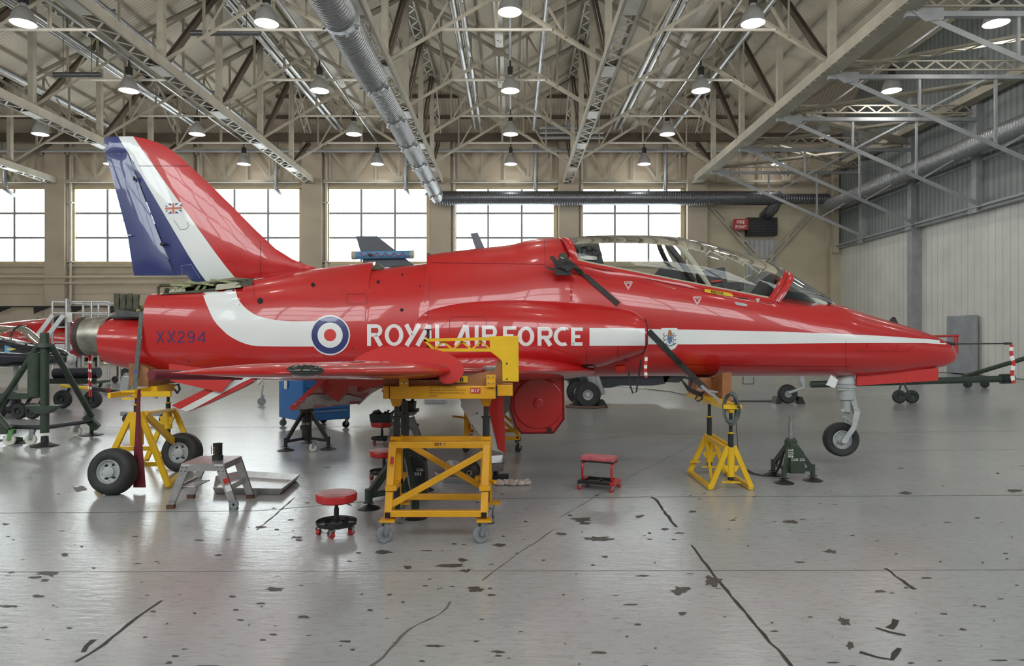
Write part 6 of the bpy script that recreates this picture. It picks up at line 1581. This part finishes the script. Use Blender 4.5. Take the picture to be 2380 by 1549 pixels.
ribbon([q(1502, 826, 7.92), q(1501, 845, 7.92), q(1500, 862, 7.92), q(1502, 878, 7.92)], .035, 'warning_ribbon', 'red and white warning ribbon hanging from the lip of the air intake')
ribbon([q(2351, 802, 8.86), q(2350, 822, 8.86), q(2356, 845, 8.86), q(2352, 868, 8.86), q(2356, 892, 8.86)], .05, 'warning_ribbon', 'red and white warning ribbon hanging from the nose probe')
# tape bundle and small open panel behind the canopy
tb_ = thing('taped_bundle', 'bundle of black tape and foil stuck below the rear of the canopy', 'tape', q(1300, 620, 8.3))
b = MB().prism([q(1290, 618, 8.30), (q(1327, 618, 8.30)), q(1327, 640, 8.28), q(1290, 640, 8.28)], (0, .06, 0)); b.prism([q(1277, 597, 8.34), q(1286, 595, 8.34), q(1305, 617, 8.32), q(1292, 620, 8.32)], (0, .01, 0)); b.prism([q(1264, 619, 8.34), q(1280, 621, 8.34), q(1293, 626, 8.32), q(1284, 630, 8.32)], (0, .01, 0)); b.prism([q(1294, 612, 8.28), q(1300, 603, 8.26), q(1316, 601, 8.26), (q(1332, 610, 8.28)), q(1330, 622, 8.26), q(1312, 626, 8.25), q(1296, 622, 8.26)], (0, .05, 0)); b.prism([q(1300, 616, 8.25), q(1318, 606, 8.24), q(1336, 618, 8.27), q(1320, 632, 8.25)], (0, .03, 0))
fix(b.build('black_tape', MATS['strap_black'], tb_))
b = MB().prism([q(1296, 606, 8.36), q(1300, 590, 8.36), q(1314, 586, 8.36), q(1326, 612, 8.36)], (0, .02, 0)); b.build('open_panel', MATS['primer_dark'], tb_)
MB().bar(q(1303, 598, 8.34), q(1330, 612, 8.34), .012, .008).build('hinge_arm', MATS['alu'], tb_)
# ================================================================ floor marks
mat('crack', (.035, .034, .03), .6, 0, 0); mat('chip', (.075, .07, .063), .55, 0, .2, 9); mat('faint_seam', (.13, .125, .115), .5, 0, .2, 5); mat('line_white', (.62, .62, .6), .4, 0, .2, 3)
random.seed(11)
def gp(px, py, z=.0015): v = ground(px, py); v.z = z; return v
def floor_strip(pts, w, z=.0015, jit=0, seg=14):
    "irregular strip on the floor through photo points; w in metres"
    P_ = []
    for (a, b), (c, d) in zip(pts, pts[1:]):
        A, B = gp(a, b, z), gp(c, d, z); n = max(1, int((B-A).length/.08)) if jit else 1
        for i in range(n): P_.append(A.lerp(B, i/n))
    P_.append(gp(*pts[-1], z)); mb = MB(); vs = []
    for i, p in enumerate(P_):
        t = (P_[min(i+1, len(P_)-1)]-P_[max(i-1, 0)]).normalized(); s = Vector((-t.y, t.x, 0)); ww = w*(1+random.uniform(-jit, jit)*.6) if jit else w
        o = s*random.uniform(-jit, jit)*w*.5 if jit else Vector()
        vs += [p+o-s*ww/2, p+o+s*ww/2]
    mb.add(vs, [(2*i, 2*i+2, 2*i+3, 2*i+1) for i in range(len(P_)-1)]); return mb
def merge(*ms):
    m = MB()
    for a in ms: m.add(a.v, a.f)
    return m
struct('floor_crack_1', floor_strip([(1514, 1156), (1526, 1163), (1540, 1185), (1556, 1206), (1574, 1226)], .028, jit=.5), 'crack')
struct('floor_crack_2', floor_strip([(1607, 1268), (1640, 1313), (1690, 1375), (1745, 1440), (1790, 1495), (1812, 1512), (1842, 1552)], .02, jit=.5), 'crack')
struct('floor_crack_3', merge(floor_strip([(375, 1397), (300, 1450), (240, 1500), (176, 1540)], .022, jit=.4), floor_strip([(219, 1488), (203, 1503), (193, 1517)], .03, jit=.4)), 'crack')
struct('floor_crack_4', floor_strip([(684, 1158), (650, 1188), (620, 1214), (595, 1233)], .014, jit=.8), 'crack')
struct('floor_crack_5', merge(floor_strip([(2059, 1322), (2095, 1350), (2128, 1371)], .025, jit=.8), floor_strip([(2036, 1460), (2070, 1470), (2105, 1478)], .03, jit=.5), floor_strip([(2085, 1442), (2066, 1462)], .035, jit=.5), floor_strip([(1998, 1517), (2040, 1528), (2075, 1536), (2092, 1508)], .03, jit=.5)), 'crack')
struct('floor_seam_1', floor_strip([(-300, 1331), (2700, 1325)], .006), 'faint_seam')
struct('floor_seam_2', floor_strip([(-200, 1195), (200, 1192), (600, 1188), (900, 1163), (1510, 1156), (2000, 1154), (2600, 1150)], .012, jit=.3), 'faint_seam')
struct('floor_seam_3', merge(floor_strip([(1050, 1400), (1020, 1430), (975, 1452), (930, 1480), (890, 1530), (860, 1549)], .012, jit=1.6), floor_strip([(1285, 1232), (1240, 1265), (1200, 1290), (1120, 1350)], .008, jit=1.6), floor_strip([(1650, 1012), (1560, 1060), (1470, 1105), (1400, 1145), (1300, 1205)], .008, jit=1.2), floor_strip([(1300, 1030), (1500, 1010), (1900, 1008), (2380, 1002)], .01, jit=.4), floor_strip([(1990, 1050), (2380, 1045)], .008, jit=.5)), 'faint_seam')
struct('floor_line_1', floor_strip([(-200, 993), (520, 993), (860, 993)], .06), 'line_white')
def blob(px, py, rx, ry, n=16, z=.002):
    k = [1+random.uniform(-.45, .35) for _ in range(n)]; c = gp(px, py, z)
    pts = [gp(px+rx*k[i]*cos(2*pi*i/n), py+ry*k[i]*sin(2*pi*i/n), z) for i in range(n)]
    return MB().add([c]+pts, [(0, i+1, (i+1) % n+1) for i in range(n)])
bl = [(110, 1334, 22, 5), (80, 1343, 14, 3), (150, 1290, 9, 4), (104, 1350, 9, 3), (185, 1137, 14, 6), (1105, 1371, 20, 8), (1390, 1253, 30, 5), (1580, 1374, 22, 9), (1657, 1352, 20, 11), (1355, 1208, 25, 5), (1360, 1217, 14, 3), (1545, 1231, 9, 3), (1484, 1202, 8, 2.5), (1304, 1242, 13, 3), (1585, 1427, 11, 4), (1837, 1214, 18, 5), (1930, 1283, 15, 4), (1964, 1447, 15, 9), (1975, 1502, 9, 8),
      (1040, 1316, 35, 4), (1075, 1303, 14, 4), (1080, 1328, 12, 3), (640, 1371, 22, 5), (539, 1388, 9, 2), (452, 1426, 5, 2), (695, 1256, 9, 3), (948, 1320, 12, 4), (890, 1284, 20, 4), (1160, 1268, 18, 4), (2105, 1147, 14, 3), (2357, 1141, 20, 4), (1610, 1190, 10, 2), (1510, 1240, 4, 2), (20, 1410, 18, 3), (8, 1460, 10, 2), (1130, 1216, 20, 3), (690, 1250, 16, 2)]
struct('floor_chips', merge(*[blob(*b) for b in bl]), 'chip')
sm = MB()
for i in range(280):
    px = random.uniform(-100, 2480); py = 950+620*random.random()**.8; k = (py-780)/500
    if random.random() < .85: b = blob(px, py, random.uniform(1.5, 8)*k, random.uniform(.6, 1.8)*k, 7)
    else: b = blob(px, py, random.uniform(6, 16)*k, random.uniform(1, 2.5)*k, 10)
    sm.add(b.v, b.f)
struct('floor_specks', sm, 'chip')

# ================================================================ grey aircraft beyond
mat('air_grey', (.085, .092, .115), .5, 0, .12, 2); mat('air_grey_dark', (.03, .033, .045), .5, 0, .15, 3)
DG = 17.5
def Q(px, py, d=DG): return P(px, py, d)
gj = thing('military_aircraft', 'dark grey military aircraft parked behind the red jet, its fin showing above it', 'aircraft', (Q(1400, 0).x, DG, 0))
rr = []
for px, zt_, zb_, w in ((820, 2.2, 1.3, .5), (900, 2.6, 1.0, .9), (1100, 2.75, .78, 1.15), (1300, 2.8, .72, 1.2), (1540, 2.7, .70, 1.1), (1700, 2.5, .78, .85), (1850, 2.2, .82, .65), (1980, 1.95, .92, .45), (2080, 1.72, 1.1, .28), (2150, 1.5, 1.3, .06)):
    x = Q(px, 0).x; zc_ = (zt_+zb_)/2; rr.append([Vector((x, DG-w*math.copysign(abs(cos(a))**.8, cos(a)), zc_+(zt_-zb_)/2*math.copysign(abs(sin(a))**.8, sin(a)))) for a in [2*pi*i/24 for i in range(24)]])
fix(MB().loft(rr).build('fuselage', MATS['air_grey_dark'], gj))
dfn = 20.0
fix(MB().prism([P(x, y, dfn) for x, y in ((827, 549), (876, 549), (920, 583), (956, 612), (1010, 640), (850, 640), (842, 600))], (0, .12, 0)).build('tail_fin', MATS['air_grey'], gj))
pod = MB().tube([P(820, 594, 19.9), P(961, 592, 19.9)], .115, 16); pod.build('fin_pod', mat('pod_blue', (.10, .26, .48), .45, 0, .1, 3), gj)
MB().tube([P(818, 594, 19.9), P(828, 594, 19.9)], .12, 16).build('pod_cap', MATS['canopy_cream'], gj); MB().tube([P(954, 592, 19.9), P(962, 592, 19.9)], .12, 16).build('pod_cap', MATS['canopy_cream'], gj)
MB().tube([P(836+i*10, 597 if i % 2 else 588, 19.77) for i in range(12)], .012, 5).build('red_zigzag', MATS['sticker_red'], gj)
MB().ball(P(861, 593, 19.78), (.07, .02, .045)).build('pod_lens', MATS['black'], gj)
MB().prism([Q(1130, 872), Q(1560, 872), Q(1545, 893), Q(1515, 897), Q(1440, 897), Q(1420, 902), Q(1330, 905), Q(1320, 885)], (0, .8, 0)).build('belly_panel', MATS['air_grey_dark'], gj)
MB().prism([Q(1540, 872), Q(1600, 872), Q(1578, 890), Q(1544, 889)], (0, .1, 0)).build('gear_door', MATS['air_grey_dark'], gj)
MB().tube([Q(1727, 876), Q(1727, 893), Q(1752, 893), Q(1752, 877)], .012, 6).build('step_frame', MATS['air_grey_dark'], gj)
for px, dx in ((1366, 16.0), (1345, 16.9)):
    c = P(px, 0, dx); c.z = .30; wheel_parts(gj, c, (.05, 1, 0), .30, .26, .12, 'gear_grey', 'main_tyre', rings_=False)
MB().tube([P(1375, 872, 16.4), P(1393, 915, 16.4)], .14, 10).tube([P(1385, 872, 16.3), P(1400, 918, 16.3)], .07, 10).build('gear_leg', MATS['grey_steel'], gj)
MB().prism([P(1345, 872, 16.7), P(1375, 872, 16.7), P(1372, 893, 16.7), P(1350, 893, 16.7)], (0, .4, 0)).build('gear_bracket', MATS['air_grey_dark'], gj)
c = P(1830, 0, 17.0); c.z = .235; wheel_parts(gj, c, (.05, 1, 0), .235, .18, .09, 'gear_grey', 'nose_tyre', rings_=False)
MB().tube([P(1862, 872, 17.1), P(1864, 898, 17.1)], .08, 10).tube([P(1832, 914, 16.88), P(1868, 902, 16.9), P(1864, 888, 17)], .035, 8).build('nose_gear_leg', MATS['gear_grey'], gj)
pc = MB().tube([P(2150, 783, 17.5), P(2228, 781, 17.5)], .03, 8).tube([P(2222, 784, 17.5), P(2222, 822, 17.5)], .05, 6); pc.build('probe_cover', MATS['sticker_red'], gj)
def chock(px, py, d, lab, w=.12):
    c = P(px, py, d); c.z = 0; t = MB().prism([(c.x-w, c.y-.15, .0), (c.x+w, c.y-.15, .0), (c.x+w*.2, c.y-.15, .17), (c.x-w*.5, c.y-.15, .17)], (0, .3, 0)); tag(fix(t.build('wheel_chock', MATS['black'])), lab, 'chock')
chock(1400, 0, 16.1, 'black chock in front of the grey aircraft main wheel'); chock(1340, 0, 16.1, 'black chock behind the grey aircraft main wheel')
chock(1857, 0, 17.0, 'black chock right of the grey aircraft nose wheel', .1); chock(1805, 0, 17.0, 'black chock left of the grey aircraft nose wheel', .08)
ho = MB().tube([gp(x, y, .03) for x, y in ((1315, 948), (1345, 950), (1385, 951), (1408, 948), (1400, 943), (1375, 946), (1340, 943), (1325, 945))], .03, 6); tag(ho.build('air_hose', mat('hose_brown', (.14, .085, .06), .6, 0, .2, 8)), 'brown hose coiled on the floor round the grey aircraft main wheel', 'hose')
ca = MB().tube([gp(x, y, .012) for x, y in ((1505, 906), (1560, 912), (1600, 921), (1700, 934), (1800, 934))], .012, 5); tag(ca.build('floor_cable', MATS['black']), 'thin dark cable lying across the floor under the red jet nose', 'cable')
ca = MB().tube([gp(x, y, .02) for x, y in ((1416, 897), (1500, 906))], .03, 6); tag(ca.build('floor_tube', MATS['off_white']), 'white tube lying on the far floor below the air intake', 'tube')

# tow bars on the right
def towbar(a, b, r, lab, wh, d, wr):
    t = thing('tow_bar', lab, 'tow bar', (a.x, a.y, 0)); MB().tube([a, b], r, 12).build('pole', MATS['jack_green'], t)
    k = (b-a).normalized(); MB().tube([b-k*.1, b+k*.2], r*1.5, 12).build('coupling', MATS['jack_black'], t)
    for px, hx in wh:
        c = P(px, 0, d); c.z = wr; wheel_parts(t, c, (.1, 1, 0), wr, .1, wr*.45, 'jack_green', 'tyre', rings_=False)
        m = MB().tube([c+Vector((0, .08, 0)), Vector((P(hx, 0, d).x, a.y, a.z+(b.z-a.z)*.5 if abs(b.z-a.z) < .3 else a.z))], .025, 8); m.build('wheel_strut', MATS['jack_green'], t)
    return t
towbar(P(1885, 894, 17.3), P(2335, 881, 17.6), .085, 'dark green tow bar on two wheels fixed to the grey aircraft nose', ((2090, 2112), (2119, 2116)), 17.0, .165)
towbar(P(2237, 877, 22.5), P(2400, 828, 21.0), .07, 'second green tow bar rising to the right in front of the big doors', ((2249, 2268), (2289, 2270)), 22.0, .13)

# ================================================================ aircraft at the left
nj = thing('jet_aircraft', 'glossy dark blue jet with a blue and yellow triangle at the left edge', 'aircraft', (P(0, 0, 14).x, 14, 0)); mat('paint_navy', (.006, .008, .018), .2, 0, .05, 2, coat=1)
rr = []
for px, ty, by, w in ((-420, 776, 872, .5), (-250, 765, 868, .55), (-100, 762, 862, .55), (0, 782, 856, .5), (60, 795, 852, .42), (110, 803, 849, .32), (145, 813, 846, .2), (160, 824, 842, .12), (166, 832, 837, .03)):
    x = P(px, 0, 14).x; zt_, zb_ = P(0, ty, 14).z, P(0, by, 14).z; zc_ = (zt_+zb_)/2; rr.append([Vector((x, 14-w*cos(a), zc_+(zt_-zb_)/2*sin(a))) for a in [2*pi*i/28 for i in range(28)]])
fix(MB().loft(rr).build('fuselage', MATS['paint_navy'], nj))
cr = []
for px, ty, w in ((-90, 768, .3), (-40, 752, .36), (0, 757, .36), (30, 759, .34), (52, 757, .33), (66, 768, .3), (80, 782, .26), (95, 797, .16)):
    x = P(px, 0, 14).x; z0_ = P(0, 790+(px > 60)*8, 14).z; zt_ = P(0, ty, 14).z; cr.append([Vector((x, 14-w*cos(a), z0_+(zt_-z0_)*sin(a))) for a in [pi*i/12 for i in range(13)]])
MB().loft(cr, False, False, closed=False).build('canopy', MATS['canopy_glass'], nj)
MB().tube(cr[4], .02, 6).build('canopy_frame', MATS['paint_navy'], nj)
MB().ball(P(165, 835, 14), (.10, .1, .1)).build('nose_cap', MATS['gear_grey'], nj)
NB = bvh_of([c for c in nj.children if c.name.startswith('fuselage')])
decal([[(11, 803), (37, 812.5), (11, 822)]], NB, mat('tri_blue', (.08, .3, .55), .4, 0, 0), nj, 'triangle_blue', .006, 6)
decal([[(17, 811), (36, 811.5), (36, 813.5), (17, 815.5)]], NB, 'marking_yellow', nj, 'triangle_yellow', .01, 6)
for px in (45, 76):
    c = P(px, 0, 16.5 if px < 60 else 16.6); c.z = .17
m = MB().tube([P(38, 848, 14), P(36, 905, 14.5)], .05, 8); m.build('gear_leg', MATS['gear_grey'], nj)
c = P(22, 0, 14.9); c.z = .24; wheel_parts(nj, c, (.1, 1, 0), .24, .16, .1, 'gear_grey', 'tyre', rings_=False)
rj = thing('jet_aircraft', 'red jet with a white stripe parked at the far left behind the scaffold', 'aircraft', (P(80, 0, 24).x, 24, 0))
rr = []
for px, ty, by, w in ((-200, 762, 840, .8), (0, 752, 838, .8), (60, 745, 836, .8), (130, 739, 833, .75), (180, 752, 832, .6), (260, 775, 830, .5), (340, 790, 826, .3), (380, 802, 815, .1)):
    x = P(px, 0, 24).x; zt_, zb_ = P(0, ty, 24).z, P(0, by, 24).z; zc_ = (zt_+zb_)/2; rr.append([Vector((x, 24-w*cos(a), zc_+(zt_-zb_)/2*sin(a))) for a in [2*pi*i/28 for i in range(28)]])
rfo = fix(MB().loft(rr).build('fuselage', MATS['paint_red'], rj)); RB = bvh_of([rfo])
decal([[(128, 800), (191, 800), (191, 812), (128, 812)]], RB, WH, rj, 'white_stripe', .01)
MB().ball(P(145, 748, 23.4), (.28, .3, .24)).build('rear_opening', MATS['black'], rj)
MB().prism([P(82, 752, 24), P(86, 738, 24), (P(90, 752, 24))], (0, .05, 0)).build('blade_aerial', MATS['black'], rj)
for px in (-60, 185, 300):
    MB().tube([P(px, 828, 24), Vector((P(px, 0, 24).x, 24, .3))], .07, 8).build('gear_leg', MATS['gear_grey'], rj); c = P(px, 0, 24); c.z = .28; c.y = 23.9; wheel_parts(rj, c, (0, 1, 0), .28, .18, .12, 'gear_grey', 'tyre', rings_=False)

# scaffold tower
sc = thing('scaffold_platform', 'silver scaffold access platform with stairs in front of the far red jet', 'scaffold', (P(190, 0, 20).x, 20, 0)); SA = MATS['alu']
ys_ = (19.6, 21.0); zt3 = P(0, 702, 19.6).z; zd = P(0, 775, 19.6).z
for y in ys_:
    for px in (122, 160, 213, 253):
        x = P(px, 0, 19.6).x; MB().cyl((x, y, .15 if px in (160, 253) else .3), (x, y, zt3 if px != 253 else zt3-.1), .035, n=8).build('upright', SA, sc)
    m = MB()
    for py in (702, 728, 761, 796): m.tube([(P(122, 0, 19.6).x, y, P(0, py, 19.6).z), (P(253 if py < 740 else 195, 0, 19.6).x, y, P(0, py, 19.6).z)], .025, 6)
    m.build('guard_rail', SA, sc)
    MB().tube([(P(165, 0, 19.6).x, y, P(0, 815, 19.6).z), (P(205, 0, 19.6).x, y, P(0, 770, 19.6).z)], .025, 6).build('diagonal', SA, sc)
for px in (122, 213): m = MB().tube([(P(px, 0, 19.6).x, 19.6, zt3), (P(px, 0, 19.6).x, 21, zt3)], .025, 6); m.build('guard_rail', SA, sc)
MB().bx(P(133, 0, 19.6).x, P(190, 0, 19.6).x, 19.6, 21, zd-.05, zd).build('deck', MATS['wood_light'], sc)
m = MB().bar(P(80, 790, 19.4), P(123, 733, 19.4), .04, .12).bar(P(104, 790, 19.2), P(148, 733, 19.2), .04, .12); m.build('stair_rail', SA, sc)
for px in (160, 253): caster(sc, (P(px, 0, 19.6).x, 19.5, 0), .12, .2, 'caster_grey', w=.06, top=.3)
m = MB().cyl((P(160, 0, 19.6).x, 19.5, .2), (P(160, 0, 19.6).x, 19.5, P(0, 695, 19.6).z), .045, n=8); m.build('upright', SA, sc)
MB().box(P(162, 738, 19.4), (.13, .02, .28)).box(P(248, 838, 19.4), (.16, .02, .2)).build('white_notice', MATS['letter_white'], sc)

# trolleys and tow arm between the left tripod and the red tail
def trolley(px0, px1, d, z, wheels, lab, m='jack_green', load=True):
    x0, x1 = P(px0, 0, d).x, P(px1, 0, d).x; t = thing('equipment_trolley', lab, 'trolley', ((x0+x1)/2, d, 0))
    MB().bx(x0, x1, d-.3, d+.3, z-.06, z).bx(x0, x1, d-.3, d-.25, z, z+.06).build('frame', MATS[m], t)
    if load: MB().tube([(x0+.1, d, z+.16), (x1-.1, d, z+.18)], .13, 10).build('load', MATS['air_grey_dark'], t)
    for px, r in wheels:
        c = P(px, 0, d-.35); c.z = r; wheel_parts(t, c, (.1, 1, 0), r, .13, r*.42, 'jack_black', 'tyre', rings_=False); MB().bar((c.x, c.y+.08, r), (c.x, d, z-.03), .05).build('wheel_bracket', MATS[m], t)
    return t
trolley(118, 240, 16.2, .62, ((146, .21), (216, .21)), 'dark green equipment trolley behind the large left tripod jack')
trolley(-30, 90, 14.2, .45, ((46, .16), (76, .16), (-5, .16)), 'low green wheeled trolley at the left edge under the dark blue jet', load=False)
ta = MB().tube([P(143, 897, 14.8), P(216, 904, 14.3)], .035, 10); t_ = thing('towing_pole', 'yellow and black towing arm reaching toward the left yellow trestle', 'tow bar', (P(216, 0, 14).x, 14.3, 0)); ta.build('yellow_section', MATS['marking_yellow'], t_)
MB().tube([P(216, 904, 14.3), P(292, 914, 13.9)], .045, 10).build('black_section', MATS['jack_black'], t_)
m = MB().tube([P(250, 908, 14.1), P(262, 912, 14.05)], .055, 10); m.build('collar', MATS['maroon'], t_)
mt = thing('equipment_trolley', 'low dark trolley base on small wheels behind the left yellow trestle', 'trolley', (P(340, 0, 13.2).x, 13.2, 0))
MB().bx(P(286, 0, 13.2).x, P(385, 0, 13.2).x, 13.1, 13.3, .14, .22).bar(P(290, 915, 13.2), P(296, 876, 13.2), .15, .12).bar(P(360, 925, 13.2), P(374, 905, 13.2), .08, .06).build('frame', MATS['grey_steel'], mt)
for px in (297, 382): c = P(px, 0, 13.05); c.z = .1; wheel_parts(mt, c, (0, 1, 0), .1, .06, .04, 'jack_black', 'tyre', rings_=False)
rp = thing('warning_ribbon', 'long red and white ribbon hanging from the exhaust nozzle of the red jet', 'streamer', P(209, 900, 8.9))
MB().bar(P(209, 824, 8.9), P(210, 923, 8.9), .006, .04).bar(P(209, 824, 8.9), P(210, 923, 8.9), .04, .006).build('ribbon', MATS['sticker_red'], rp)
for i in range(4): MB().box(P(209, 842+i*20, 8.893), (.043, .012, .03), M=Matrix.Rotation(.5, 3, 'Y')).build('white_band', MATS['letter_white'], rp)
wt = thing('hazard_trestle', 'low yellow and black hazard-striped trestle far behind the tail', 'trestle', (P(240, 0, 24).x, 24.5, 0))
MB().bx(P(165, 0, 24.5).x, P(290, 0, 24.5).x, 24.4, 24.7, .75, 1.0).build('beam', MATS['black'], wt)
m = MB()
for i in range(6): x = P(170+i*20, 0, 24.5).x; m.prism([(x, 24.38, .77), (x+.14, 24.38, .77), (x+.26, 24.38, .98), (x+.12, 24.38, .98)], (0, .02, 0))
m.build('yellow_stripe', MATS['marking_yellow'], wt)
for px in (180, 225, 275):
    x = P(px, 0, 24.5).x; MB().bar((x, 24.5, .12), (x, 24.5, .78), .08).build('leg', MATS['black'], wt); c = Vector((x, 24.3, .12)); wheel_parts(wt, c, (0, 1, 0), .12, .08, .05, 'jack_black', 'tyre', rings_=False)
bs = thing('wheeled_stand', 'small silver stand on casters standing left of the blue cabinet', 'stand', (P(613, 0, 16.5).x, 16.5, 0))
MB().tube([P(600, 893, 16.5), P(622, 872, 16.5)], .03, 8).tube([P(612, 895, 16.5), P(604, 878, 16.5)], .025, 8).build('frame', MATS['alu'], bs)
caster(bs, (P(608, 0, 16.5).x, 16.5, 0), .10, .3, 'caster_grey', w=.04, top=.26)
MB().tube([Vector((P(608, 0, 16.5).x, 16.5, .26)), P(612, 895, 16.5)], .02, 8).build('post', MATS['alu'], bs)
